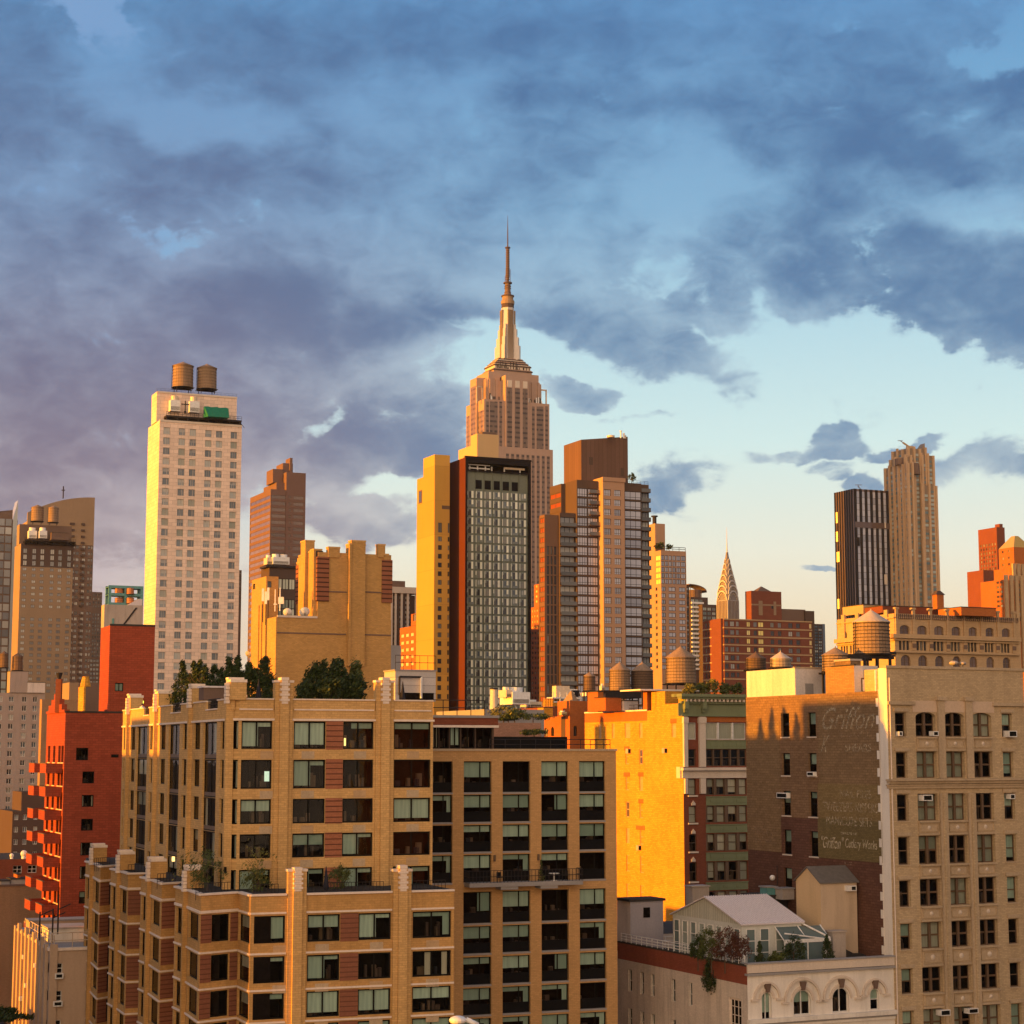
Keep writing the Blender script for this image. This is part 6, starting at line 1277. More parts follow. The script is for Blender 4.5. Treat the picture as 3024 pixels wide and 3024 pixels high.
def parasol(label, loc, h, r=.22):
    t = thing('closed_parasol', label, 'parasol', loc); m = MB(); m.tube((0, 0, 0), (0, 0, h), .03, 'steel_dark'); m.cyl(0, 0, 0, .08, .3, .3, 'steel_dark', 10); m.build('pole', t); m = MB(); m.cyl(0, 0, h*.35, h*.42, r*.6, r, 'cloth_dark', 8); m.cyl(0, 0, h*.42, h*.97, r, .04, 'cloth_dark', 8); m.build('canopy', t)
S, M, zt = FB.S_, FB.M, FB.zt
for lb, C, x, yt, yb, e, o in (('dark closed parasol on the upper roof left of the middle white pier', G3, 800, 105, 215, S, -1.6), ('dark closed parasol on the upper roof right of the right white pier', G3, 1622, 120, 222, S, -1.6), ('dark closed parasol on the lower terrace between the two white piers', G4, 995, 125, 262, M, -1.8)):
    a, z1 = e.at(C(x, yt), o); z0 = (zt-1.0 if e is S else FB.zT-1.0); 
    if e is M:
        pass
    parasol(lb, on(FB, e, a, o, z0), z1-z0, .25)
# lower terrace floor
# conifers on the upper roof, left of the middle
GC = 'evergreens in a row on the front roof'
con = [(G1, 1245, 590, .7), (G1, 1298, 378, 1.5), (G1, 1350, 470, 1.2), (G1, 1388, 362, 1.2), (G1, 1428, 358, 1.4), (G1, 1465, 395, 1.3), (G1, 1530, 410, 1.6), (G1, 1580, 425, 1.4), (G1, 1628, 350, 1.5), (G1, 1668, 400, 1.4), (G1, 1695, 340, 1.3), (G1, 1778, 385, 1.9), (G1, 1835, 430, 1.9), (G1, 1888, 338, 1.9), (G1, 1925, 470, 1.6)]
wd = ['short', 'tall spiky', 'medium', 'thin', 'tall narrow', 'leaning', 'broad', 'bushy', 'tall dark', 'loose', 'pointed', 'rounded', 'low rounded', 'highest', 'small']
pos = ['first from the left, beside the roof lamps', 'second from the left in the row', 'third from the left in the row', 'fourth from the left in the row', 'fifth from the left in the row', 'sixth from the left in the row', 'seventh from the left, before the cream hotel', 'eighth from the left, before the cream hotel', 'ninth from the left, near the hotel corner', 'tenth from the left, below the hotel corner', 'eleventh from the left, right of the hotel', 'left of the highest cone', 'just left of the tallest before the yellow wing', 'before the yellow deco wing', 'right beside the middle white pier']
for i, (C, x, y, r) in enumerate(con):
    a_ = FB.W_.at(C(x, y), -2.2)[0]; d = max(178-i*.15, on(FB, FB.W_, a_, -2.2, 0)[1] if x < 1700 else 0); p = PY(C(x, y), d); zb = zt-1.0; tree('evergreen_tree', '%s evergreen on the front roof, %s' % (wd[i], pos[i]), 'tree', (p.x, p.y, zb), p.z-zb, r*1.0, 'cone', 'leaf_dark', 2600, .15, 30+i, GC, .1)
for i, (x0, x1, y, sh, lb) in enumerate(((1055, 1215, 8, .5, 'big round dark green tree on the front roof, left half of the clump'), (1180, 1330, 4, .5, 'big round dark green tree on the front roof, tallest of the clump'), (1300, 1400, 22, .45, 'lighter loose tree at the back right of the roof clump'), (1250, 1425, 95, .4, 'broad low shrub at the right front of the roof clump'), (1000, 1130, 130, .4, 'low hedge like shrub at the left of the roof clump'), (1110, 1300, 110, .4, 'low shrub in the middle front of the roof clump'))):
    d = (176, 177, 178, 174, 173.5, 173)[i]; a = PY(G3(x0, y), d); q = PY(G3(x1, y), d); h = a.z-(zt-1); r = (q.x-a.x)/2; tree('roof_tree', lb, 'tree', ((a.x+q.x)/2, d, zt-1.0), h/.98, r*.98, 'ball', 'leaf_dark' if i != 2 else 'leaf_mid', 4200, .17, 60+i, 'round trees on the front roof', .12, 34)
# terrace plants
for i, (x, yt, r, leaf, n, lb) in enumerate(((510, 1090, 1.6, 'leaf_mid', 900, 'tall wispy plant on the terrace at the far left of the corner'), (800, 1062, 1.7, 'leaf_light', 420, 'slender sparse tree on the lower terrace, corner side'), (790, 1190, 1.2, 'leaf_mid', 900, 'dense bamboo like bush below the slender terrace tree'), (1262, 1170, 1.3, 'leaf_mid', 900, 'olive bush on the terrace between the two white piers'), (400, 1085, 1.5, 'leaf_light', 160, 'thin pale bush on the west terrace'))):
    e = FB.W_ if x < 600 else S; o_ = 1.8 if x < 600 else 2.5; a, z1 = e.at(G3(x, yt), o_); loc = on(FB, e, a, o_, FB.zT-1.0); h = z1-FB.zT+1; t = tree('terrace_plant', lb, 'plant', loc, h, r, 'ball', leaf, n, .13, 80+i, 'plants on the terraces', .05, 20); m = MB(); m.box(-.5, -.5, -.3, .5, .5, .45, 'roof_tar'); m.build('planter', t)
# roof lamps and people at the left end of the upper roof
for i, (x, y, hh) in enumerate(((1008, 660, 1.9), (1530, 636, 1.2))):
    a_ = FB.W_.at(G1(x, y), -1.3)[0]; d = on(FB, FB.W_, a_, -1.3, 0)[1]; p = PY(G1(x, y), d); t = thing('garden_lamp', ('round yellow green globe lamp beside the people on the roof', 'small round yellow globe lamp on the front roof, before the dark planter wall')[i], 'lamp', (p.x, p.y, p.z-hh)); m = MB(); m.tube((0, 0, 0), (0, 0, hh-.1), .04, 'steel_dark'); m.build('post', t); m = MB(); m.ball(0, 0, hh, (.26, .16)[i], 'lamp_green'); m.build('globe', t, True)
def person(label, loc, rot, h, shirt, seated=False):
    t = thing('person', label, 'person', loc, rot); me = bpy.data.meshes.new('body'); s = h/1.75
    V = [(0, 0, .95), (0, 0, 1.2), (0, 0, 1.42), (0, 0, 1.52), (0, -.01, 1.60), (0, -.02, 1.70), (.09, 0, .90), (.11, .0, .5), (.12, .02, .08), (.12, -.12, .03), (-.09, 0, .90), (-.11, 0, .5), (-.12, .02, .08), (-.12, -.12, .03), (.18, 0, 1.40), (.24, -.03, 1.15), (.2, -.2, .98), (.18, -.27, .96), (-.18, 0, 1.40), (-.25, 0, 1.13), (-.24, -.06, .9), (-.24, -.09, .82)]
    Rr = [.15, .14, .13, .055, .085, .085, .09, .065, .045, .035, .09, .065, .045, .035, .06, .045, .033, .03, .06, .045, .033, .03]
    Ed = [(0, 1), (1, 2), (2, 3), (3, 4), (4, 5), (0, 6), (6, 7), (7, 8), (8, 9), (0, 10), (10, 11), (11, 12), (12, 13), (2, 14), (14, 15), (15, 16), (16, 17), (2, 18), (18, 19), (19, 20), (20, 21)]
    me.from_pydata([(x*s, y*s, z*s) for x, y, z in V], Ed, []); me.materials.append(MATS['skin']); o = bpy.data.objects.new('body', me); col.objects.link(o); o.parent = t
    sk = o.modifiers.new('skin', 'SKIN'); L = me.skin_vertices[0].data if me.skin_vertices else None
    if L is None:
        me.attributes; o.data.skin_vertices
    for i, r in enumerate(Rr):
        if L: L[i].radius = (r*s, r*s*.85)
    if L: L[0].use_root = True
    o.modifiers.new('sub', 'SUBSURF').levels = 1
    m = MB(); m.cyl(0, 0, .93*s, 1.25*s, .185*s, .17*s, shirt, 14, False); m.cyl(0, 0, 1.25*s, 1.42*s, .17*s, .20*s, shirt, 14, False); m.cyl(0, 0, 1.42*s, 1.49*s, .2*s, .08*s, shirt, 14, False)
    for q in (-1, 1): m.tube((q*.19*s, 0, 1.42*s), (q*.24*s, -.02*s, 1.17*s), .068*s, shirt, 8)
    m.build('shirt', t, True); m = MB()
    for q in (-1, 1): m.tube((q*.09*s, 0, .95*s), (q*.115*s, 0, .5*s), .1*s, 'cloth_dark', 8); m.tube((q*.115*s, 0, .5*s), (q*.125*s, .02*s, .1*s), .07*s, 'cloth_dark', 8)
    m.build('trousers', t, True); m = MB(); m.ball(0, .01*s, 1.68*s, .105*s, 'cloth_dark', 10, 8, 1.1); m.build('hair', t, True); return t
for i, (x, y, lb, sh) in enumerate(((1014, 672, 'person in a white shirt standing on the front roof beside the globe lamp', 'shirt_white'), (966, 676, 'person in dark clothes leaning at the roof parapet left of the white shirt', 'cloth_dark'), (1100, 648, 'person in dark clothes beside the second roof pier from the left', 'cloth_dark'))):
    a_ = FB.W_.at(G1(x, y), -1.0)[0]; d = on(FB, FB.W_, a_, -1.0, 0)[1]; p = PY(G1(x, y), d); person(lb, (p.x, p.y, p.z-1.72), .4*i, 1.72, sh)
roofbox('planter_wall', 'dark planter wall with a pale coping on the front roof before the evergreens', 'planter', G3, 485, 628, 155, 225, 174, 2, 'tower_brown', 'pale_roof', 22)
# ------------------------------------------------------------------ centre building with black window bays
def p_center():
    b = Bld('black_bay_building', 'tan brick building with tall black window bays and one long balcony', 'building', G5(120, 402), 184, 22); b.maxw = 100
    k = b.block(G5(120, 402), None, G5(1168, 402), mat='center_brick', L=22, roof='roof_grey'); S = k['S']; S.depth = .35
    cs = S.cols(G5, [(136, 258), (320, 475), (537, 690), (752, 902), (963, 1108)], 560)
    rows = S.rows(G5, [(468, 641), (653, 805), (820, 970), (985, 1138), (1190, 1365), (1380, 1532), (1550, 1705), (1722, 1872), (1890, 2045)], 610)
    b.win(S, cs, rows, 'bay')
    zt = b.zt; kp = b.block(G5(120, 265), None, G5(488, 265), y=3, z0=zt, mat='apart_dark', L=10); b.win(kp['S'], kp['S'].cols(G5, [(140, 182), (184, 240), (244, 302), (306, 383), (388, 478)], 320), [(zt+.1, kp['z1']-.15)], 'front'); b.finish()
    m = MB(); m.ob(S, 0, S.len+.1, -.3, .12, zt-.15, zt+.06, 'loft_trim'); b.part('coping', m)
    m = MB(); e = kp['S']; zz = kp['z1']; z1 = e.at(G5(300, 212))[1]; m.ob(e, -.2, e.len+.25, -10, .5, zz, z1-.25, 'maroon_brick'); m.ob(e, -.3, e.len+.35, -10, .6, z1-.25, z1, 'roof_grey'); m.ob(e, -.3, e.len+.3, 0, .55, zz-.25, zz-.02, 'white_trim'); b.part('penthouse_roof', m)
    rail(b, [e.L(.3, -.5, z1), e.L(e.len-.8, -.5, z1)], 1.5, r=.045, step=1.3)
    m = MB(); a0, a1 = S.cols(G5, [(490, 962)], 380)[0]; z2 = S.at(G5(700, 332), -5)[1]; m.ob(S, a0*1.03, a1*1.03, -9, -4, zt, z2, 'spandrel_black'); b.part('roof_screen', m)
    a2 = S.at(G5(1135, 380), -1.2)[0]; rail(b, [S.L(a0, -1.2, zt), S.L(a2, -1.2, zt), S.L(a2, -6, zt)], 1.0, r=.035, step=1.6)
    # long balcony
    a0, a1 = S.cols(G5, [(322, 950)], 1150)[0]; zb = S.at(G5(610, 1165), 1.4)[1]; zf = S.at(G5(610, 1142), 1.4)[1]; m = MB(); m.ob(S, a0, a1, 0, 1.5, zb, zf, 'roof_grey')
    for x in (545, 765): q = S.at(G5(x, 1165))[0]; m.ob(S, q-.9, q+.9, 0, 1.4, zb-.3, zb, 'roof_grey')
    o = b.part('balcony', m); r_ = rail(b, [S.L(a0, .0, zf), S.L(a0, 1.42, zf), S.L(a1, 1.42, zf), S.L(a1, 0, zf)], 1.15, r=.03, step=.35); r_.parent = o
    for x, y in ((489, 1008), (733, 1002)): m = MB(); a, z = S.at(G5(x, y)); m.cyl(*S.L(a, .15, 0)[:2], z-.3, z+.3, .12, .12, 'frame_brown', 8); b.part('wall_lamp', m)
    p = on(b, S, S.at(G5(805, 1110))[0], .8, zf); t = thing('balcony_table', 'small pale round table on the long balcony, right of the middle', 'table', p, 0); m = MB(); m.cyl(0, 0, .68, .74, .55, .55, 'white_metal', 14); m.build('table_top', t); m = MB(); m.tube((0, 0, 0), (0, 0, .68), .05, 'white_metal'); m.cyl(0, 0, 0, .05, .3, .3, 'white_metal', 10); m.build('leg', t)
    for i, (x, lb) in enumerate(((868, 'dark chair on the long balcony at the right of the round table'), (505, 'dark chair on the long balcony below the left wall lamp'))):
        p = on(b, S, S.at(G5(x, 1110))[0], .8, zf); t = thing('balcony_chair', lb, 'chair', p, .6*i); m = MB(); m.box(-.25, -.25, .42, .25, .25, .47, 'frame_dark'); m.build('seat', t); m = MB(); m.box(-.25, .21, .47, .25, .25, .95, 'frame_dark'); m.build('backrest', t)
        for sx in (-.22, .22):
            for sy in (-.22, .22): m = MB(); m.tube((sx, sy, 0), (sx, sy, .42), .02, 'frame_dark', 5); m.build('leg', t)
    p = on(b, S, S.at(G5(735, 1110))[0], .7, zf); tree('slim_shrub', 'slim dark green shrub on the long balcony between two windows', 'plant', p, S.at(G5(735, 1018))[1]-zf, .32, 'cone', 'leaf_mid', 500, .1, 5, None, .04)
    return b
CB = p_center()
# ------------------------------------------------------------------ red brick building on the left
def p_red():
    b = Bld('red_brick_building', 'dark red brick building with a tall stair tower and sunlit red balconies', 'building', G1(468, 730), 236, 23)
    k = b.block(G1(468, 730), G1(336, 745), G1(900, 735), mat='red_brick_left'); S, W = k['S'], k['W']; zt = b.zt
    k2 = b.block(G1(785, 112), G1(720, 122), G1(1106, 116), y=9, z0=zt, mat='red_brick_left'); S2 = k2['S']
    b.win(S, S.cols(G1, [(543, 630)], 1030), S.rows(G1, [(986, 1075)], 585), 'redwin', 0)
    rs = S.rows(G1, [(1155, 1240), (1323, 1407), (1493, 1577)], 630)+S.rows(G2, [(243, 348), (437, 540), (640, 740)], 705)
    b.win(S, S.cols(G1, [(588, 672)], 1200), rs, 'redwin'); b.win(S2, S2.cols(G1, [(820, 880)], 550), S2.rows(G1, [(523, 583)], 850), 'redwin', 1)
    wr_ = [(z0-.2, z1+.6) for z0, z1 in [rs[0], rs[1], rs[2]]]; P = rs[0][0]-rs[1][0]; wr_ = [(rs[0][0]+P*1-.3-P*i, rs[0][1]+P*1+.3-P*i) for i in range(9)]
    b.win(W, [(W.len*q, W.len*(q+.12)) for q in (.12, .40, .68, .84)], wr_, 'brickwin'); b.finish()
    m = MB(); m.ob(S, -.05, S.len, -.3, .06, zt-.1, zt+.12, 'roof_tar'); m.ob(S2, 0, S2.len, -.3, .06, k2['z1']-.05, k2['z1']+.2, 'roof_tar'); b.part('coping', m)
    m = MB(); a0, a1 = S.cols(G1, [(793, 845)], 1040)[0]; z0, z1 = S.rows(G1, [(1033, 1055)], 820)[0]; m.ob(S, a0, a1, 0, .04, z0, z1, 'frame_dark'); b.part('vent', m)
    m = MB(); n = 7
    for i in range(n): h = [.3, 1.0, 1.7, 2.4, 1.7, 1.0, .3][i]; m.ob(W, W.len*(i/n), W.len*((i+1)/n)-.003, -.5, .15, zt-.01, zt+h, 'red_brick_left')
    b.part('stepped_gable', m)
    for i, (z0, z1) in enumerate(wr_):
        for (q0, q1, o) in ((.04, .36, 2.2), (.58, .92, 2.0)):
            zf = z0-1.1; m = MB(); a0, a1 = W.len*q0, W.len*q1; m.ob(W, a0, a1, 0, o, zf-.2, zf, 'red_brick_left'); m.ob(W, a0, a1, o-.2, o, zf, zf+.95, 'red_brick_left'); m.ob(W, a0, a0+.2, .0, o-.2, zf, zf+.95, 'red_brick_left'); m.ob(W, a1-.2, a1, 0, o-.2, zf, zf+.95, 'red_brick_left'); m.ob(W, a0-.03, a1+.03, o-.25, o+.05, zf+.95, zf+1.03, 'tower_brown'); b.part('balcony', m)
    p = PY(G1(415, 735), 240); t = thing('chimney', 'small dark chimney pot above the stepped gable of the red brick building', 'chimney', (p.x, p.y, zt)); m = MB(); m.box(-.35, -.35, 0, .35, .35, 4.2, 'maroon_brick'); m.cyl(0, 0, 4.2, 5, .2, .45, 'steel_dark', 8); m.build('stack', t)
p_red()
def p_left():
    b = Bld('grey_apartment_block', 'pale grey apartment block with many small windows at the left edge', 'building', G1(-180, 592), 620, 24)
    k = b.block(G1(-180, 592), None, G1(322, 592), mat='grey_left', L=20); S = k['S']; b.maxw = 100
    b.win(S, S.cols(G1, [(-15, 18), (63, 98), (157, 190), (234, 266)], 640), S.rown(G1, 620, 660, 1595, 16, 150), 'grey_win'); b.finish()
    roofbox('roof_house', 'grey roof house between the two small tanks at the left edge', 'roof house', G1, 68, 196, 440, 592, 624, 8, 'grey_left'); roofbox('roof_house', 'pale low roof house on the grey apartment block, right part', 'roof house', G1, 196, 320, 520, 592, 626, 6, 'white_wall')
    tank('dark wooden tank at the very left edge above the grey apartment block', G1, -2, 58, 296, 318, 412, 626, 9, mat='wood_dark', roof='wood_dark', n=12, hoops=4); tank('dark wooden tank with a pointed roof above the grey roof house', G1, 88, 160, 308, 336, 432, 627, 1., mat='wood_dark', roof='wood_dark', n=12, hoops=4)
    b = Bld('low_dark_building', 'dark building low on the left, behind the balconies', 'building', G1(90, 1440), 420, 24); k = b.block(G1(90, 1440), None, G1(340, 1420), mat='tower_dark', L=20); k2 = b.block(G1(155, 1300), None, G1(330, 1300), y=4, z0=0, mat='tower_dark', L=12); e = k['S']; b.win(e, [(e.len*q, e.len*(q+.12)) for q in (.05, .3, .6)], e.rown(G1, 1460, 1500, 1900, 6, 200), 'grey_win'); b.finish()  # walls take one near-black tone throughout
    b = Bld('low_tan_buildings', 'low tan building right of the grey block, behind the red brick building', 'building', G1(300, 640), 500, 24); k = b.block(G1(300, 640), None, G1(560, 690), mat='blank_tan', L=3); k2 = b.block(G1(610, 520), None, G1(730, 520), y=3, mat='tower_brown', L=16); k3 = b.block(G1(495, 520), None, G1(562, 520), y=6, mat='tower_tan', L=10); b.finish()
    b = Bld('yellow_chimney', 'tall sunlit yellow chimney stack left of the red brick stair tower', 'chimney', G1(596, 545), 300, 24); k = b.block(G1(598, 548), G1(560, 560), G1(612, 548), mat='yellow_brick'); b.finish(); m = MB(); z = k['z1']; m.cyl(.6, 1.5, z, z+1.6, .9, .5, 'yellow_brick', 10); b.part('chimney_pot', m)
    b = Bld('brown_brick_house', 'low brown brick house with white framed windows, lower left', 'building', G2(-120, 545), 300, 24); k = b.block(G2(-120, 385), None, G2(345, 385), mat='maroon_brick', L=20); e = k['S']; b.win(e, e.cols(G2, [(105, 178), (226, 298)], 460), e.rows(G2, [(430, 492), (600, 660)], 200), 'beigewin'); b.finish()
    for i, (x, y, r) in enumerate(((95, 345, .35), (195, 330, .55))): p = PY(G2(x, y+20), 303); t = thing('roof_vent', ('small white roof vent at the lower left, before the dark building', 'larger white roof vent beside the red balconies')[i], 'vent', (p.x, p.y, p.z-1.0)); m = MB(); m.cyl(0, 0, 0, 1.2, r*.7, r*.7, 'white_metal', 10); m.ball(0, 0, 1.3, r, 'white_metal', 10, 6); m.build('cowl', t, True)
    b = Bld('blank_tan_building', 'windowless tan brick building with stained walls, lower left corner', 'building', G2(-140, 600), 262, 24); k = b.block(G2(-140, 605), None, G2(340, 605), mat='blank_tan', L=14, roof='roof_grey'); b.finish(); e = k['S']; m = MB(); m.ob(e, 0, e.len, -.3, .1, b.zt-.1, b.zt+.15, 'tower_brown'); b.part('coping', m)
    for i, (x0, x1, y0, y1, mt) in enumerate(((0, 80, 560, 600, 'roof_grey'), (85, 240, 545, 600, 'concrete'), (140, 165, 505, 550, 'orange_brick'))): roofbox('roof_box', ['low grey roof box at the lower left edge', 'long pale roof box on the blank tan building', 'tiny orange lit roof box on the blank tan building'][i], 'equipment', G2, x0, x1, y0, y1, 266+i, 3, mt)
    b = Bld('deco_beige_building', 'beige art deco apartment building with window air conditioners, bottom left', 'building', G2(405, 1112), 205, 22)
    k = b.block(G2(405, 1112), G2(130, 935), G2(760, 1112), mat='beige_left', roof='roof_grey'); S, W = k['S'], k['W']; zt = b.zt
    rs = S.rows(G2, [(1228, 1312), (1452, 1538), (1690, 1775)], 460); b.win(S, S.cols(G2, [(412, 510)], 1270), rs, 'beigewin'); b.win(W, W.cols(G2, [(183, 218), (240, 272), (318, 350), (382, 398)], 1250), rs, 'beigewin'); b.finish()
    for i, (x0, x1, y0, y1) in enumerate(((445, 512, 1308, 1352), (430, 505, 1535, 1578))): m = MB(); a0, a1 = S.cols(G2, [(x0, x1)], y0)[0]; z0, z1 = S.rows(G2, [(y0, y1)], x0)[0]; m.ob(S, a0, a1, 0, .45, z0, z1, 'white_metal'); m.ob(S, a0+.12, a1-.12, .45, .46, z0+.12, z1-.1, 'frame_dark'); b.part('air_conditioner', m)
    for q, z in ((.35, rs[0][0]), (.45, rs[1][0]), (.7, rs[0][0]), (.3, rs[2][1])): m = MB(); m.ob(W, W.len*q, W.len*q+.7, 0, .5, z-.1, z+.35, 'white_metal'); b.part('air_conditioner', m)
    m = MB()
    for i in range(9): q = W.len*(i+.5)/9; m.ob(W, q-.5, q+.5, 0, .35, 0, zt+(.9 if i % 2 else .4), 'beige_left')
    m.ob(S, 0, .8, 0, .3, 0, zt+.5, 'beige_left'); b.part('pier', m)
    m = MB(); m.ob(S, 0, S.len, -.3, .15, zt-.2, zt+.1, 'white_trim'); m.ob(W, 0, W.len, -.3, .15, zt-.2, zt+.1, 'white_trim'); b.part('coping', m)
    rail(b, [S.L(.3, -.5, zt), S.L(S.len, -.5, zt)], 1.6, mat='metal_tank', r=.05, step=1.7); rail(b, [W.L(4, -.5, zt), W.L(W.len-.3, -.5, zt)], 1.4, mat='metal_tank', r=.05, step=2)
    roofbox('roof_house', 'pale roof house with a pinkish lit wall on the beige building', 'roof house', G2, 395, 720, 950, 1060, 212, 5, 'cream_stucco', 'concrete', 22); roofbox('roof_house', 'long low tan roof parapet behind the pinkish roof house', 'roof house', G2, 240, 720, 888, 945, 222, 3, 'beige_left', 'roof_grey', 22)
    for i, (x, y) in enumerate(((320, 980), (425, 1000), (470, 930))): p = PY(G2(x, y+60), 208); t = thing('roof_pipe', ['thin', 'bent', 'tallest'][i]+' dark pipe among the roof clutter of the beige building', 'pipe', tuple(p)); m = MB(); m.tube((0, 0, 0), (0, 0, 3+.6*i), .09, 'steel_dark'); m.tube((0, 0, 2.6), (1.3, 0, 3.2), .07, 'steel_dark'); m.build('pipe', t)
    b = Bld('low_garden_building', 'low dark building with a tree on its roof in the bottom left corner', 'building', G2(-100, 1790), 195, 22); k = b.block(G2(-100, 1790), None, G2(115, 1790), mat='blank_tan', L=20); b.finish()
    p = PY(G2(45, 1590), 199); tree('roof_tree', 'dark leafy tree top in the bottom left corner of the photo', 'tree', (p.x, p.y, k['z1']), p.z-k['z1'], 2.6, 'ball', 'leaf_dark', 1500, .25, 99)
style('grey_win', fw=.12, rev=.3, mull=(.5,), glass=('glass_mid', 'glass_dark', 'glass_hotel'), frame='frame_white', half='glass_hotel')
p_left()
H1 = crop(1450, 1950, .3106); H2 = crop(2350, 2100, .3106); H3 = crop(2600, 2650, .2195)
# ------------------------------------------------------------------ stone loft building with the painted brick wall
def p_loft():
    b = Bld('stone_loft_building', 'stone fronted loft building whose brick side wall carries faded painted lettering', 'building', G8(948, 277), 190, 25); b.maxw = 100
    S0 = Edge(b, (0, 0), (1, 0)); W0 = Edge(b, (0, 60), (0, 0)); Wd = S0.at(G8(1865, 280))[0]; zt = b.zt
    L = 60-W0.at(G8(6, 500))[0]; yr = 60-W0.at(G8(898, 500))[0]; zw = W0.at(G8(885, 433))[1]; zs = W0.at(G8(250, 1278))[1]
    k = b.prism([(0, yr), (0, 0), (Wd, 0), (Wd, L), (1.2, L), (1.2, yr)], 0, zt, 'loft_stone', name='front_wall'); k['mats'] = {0: 'cream_stucco'}
    k['roof'] = 'roof_tar'
    k['pts'] = k['pts'][:2]+[(Wd, 0), (Wd, 6), (1.2, 6), (1.2, yr)]; k['e'] = [Edge(b, k['pts'][i], k['pts'][(i+1) % 6]) for i in range(6)]; S = k['e'][1]; S.depth = .5
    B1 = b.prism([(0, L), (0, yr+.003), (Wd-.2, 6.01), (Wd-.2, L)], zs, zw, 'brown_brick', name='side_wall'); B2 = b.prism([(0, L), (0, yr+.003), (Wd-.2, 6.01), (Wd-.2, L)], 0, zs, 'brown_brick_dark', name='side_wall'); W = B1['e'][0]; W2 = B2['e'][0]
    W.depth = W2.depth = .3
    cw = W.cols(G8, [(243, 297), (420, 475)], 660); b.win(W, cw, W.rows(G8, [(583, 742), (850, 1000), (1103, 1268)], 270), 'brickwin'); b.win(W2, cw, W2.rows(G8, [(1362, 1528), (1618, 1768)], 270), 'brickwin')
    P = lambda x0, x1: S.cols(G8, [(x0, x1)], 900)[0]
    ca = [P(1014, 1090), P(1802-70, 1802)]; cb = [P(1152, 1287), P(1344, 1476), P(1531, 1662)]
    R1 = S.rows(G8, [(578, 740), (840, 1015), (1120, 1300), (1402, 1590), (1690, 1870)], 1400); pit = (R1[2][0]-R1[4][0])/2
    R1 += [(R1[4][0]-pit*i, R1[4][1]-pit*i) for i in (1, 2, 3)]
    # rows measured at the bottom of the photograph
    H = S.rows(H3, [(315, 665), (915, 1255), (1475, 1840)], 1080); R1[5:] = H
    b.win(S, cb, R1, 'loft'); b.win(S, ca, [(z0, z1-.05) for z0, z1 in R1], 'lofts')
    for c in cb: k['arch'].append((S, c[0], c[1], R1[0][1]-.45, R1[0][1]))
    b.finish()
    m = MB()
    for i, (z0, z1) in enumerate(R1):
        for c in cb: m.ob(S, (c[0]+c[1])/2-.13, (c[0]+c[1])/2+.13, -.47, -.25, z0, z1, 'frame_brown')
    b.part('window_mullion', m)
    def bnd(yt, yb, o, nm, x=1400, side=.3):
        z0, z1 = S.rows(G8, [(yt, yb)], x)[0]; m = MB(); m.ob(S, -side, S.len, 0, o, z0, z1, 'loft_trim'); m.ob(S, -side-.1, S.len, 0, o*1.5, z1-.18, z1, 'loft_trim'); b.part(nm, m); return z0, z1
    z0c, z1c = bnd(1022, 1052, .5, 'cornice'); bnd(1056, 1085, .2, 'frieze')
    m = MB(); a, z = S.at(G8(1040, 512)); m.ob(S, 0, P(950, 1145)[1], 0, .25, z-.2, z+.15, 'loft_trim'); m.ob(S, P(1670, 1680)[0], S.len, 0, .25, z-.2, z+.15, 'loft_trim'); m.ob(S, -.1, S.len+.1, -.4, .12, zt-.02, zt+.25, 'loft_trim'); b.part('string_course', m)
    for (x0, x1) in ((1292, 1342), (1480, 1530)):
        c = P(x0, x1); m = MB(); m.ob(S, c[0], c[1], 0, .3, 0, z0c-1.0, 'loft_trim'); m.ob(S, c[0]+.05, c[1]-.05, 0, .28, z1c+.02, R1[0][1]+1.2, 'loft_trim'); m.ob(S, (c[0]+c[1])/2-.15, (c[0]+c[1])/2+.15, .3, .38, 0, z0c-1.1, 'loft_stone'); m.ob(S, c[0]-.12, c[1]+.12, 0, .45, R1[0][1]+1.2, R1[0][1]+1.6, 'loft_trim'); b.part('pilaster', m)
    for i, c in enumerate(cb): boxpart(b, 'arch_surround', S, c[0]-.35, c[1]+.35, 0, .05, R1[0][1]+.02, R1[0][1]+1.15, 'loft_pale')
    for i in range(len(R1)-1):
        if i == 1: continue
        for c in cb:
            zb, zt_ = R1[i+1][1]+.3, R1[i][0]-.18; h = zt_-zb; m = MB(); m.ob(S, c[0]+.05, c[1]-.05, -.25, .1, zb, zt_, 'loft_trim'); m.ob(S, c[0]-.02, c[1]+.02, 0, .28, zt_, zt_+.16, 'loft_trim'); m.ob(S, c[0]-.02, c[1]+.02, 0, .2, zb-.22, zb-.02, 'loft_trim')
            for (q0, q1, r0, r1) in ((.1, .9, .86, .92), (.1, .9, .1, .16), (.08, .1, .1, .92), (.9, .92, .1, .92)): w_ = c[1]-c[0]; m.ob(S, c[0]+w_*q0, c[0]+w_*q1, .1, .17, zb+h*r0, zb+h*r1, 'loft_stone')
            o = b.part('spandrel_panel', m); m = MB(); e = S; x = (c[0]+c[1])/2; q = S.L(x, .1, 0)
            n = 12; rr = h*.2
            for j in range(n): a0, a1 = 2*pi*j/n, 2*pi*(j+1)/n; zc_ = zb+h*.5; m.face([S.L(x, .22, zc_), S.L(x+rr*cos(a0), .12, zc_+rr*sin(a0)), S.L(x+rr*cos(a1), .12, zc_+rr*sin(a1))], 'limestone')
            b.part('medallion', m, parent=o)
    for i, (z0, z1) in enumerate(R1):
        for c in ca: m = MB(); m.ob(S, c[0]-.18, c[1]+.18, 0, .14, z1+.05, z1+.4, 'loft_trim'); b.part('lintel', m)
    # quoins on the side edge
    m = MB(); F0 = k['e'][0]; z = 10.
    i = 0
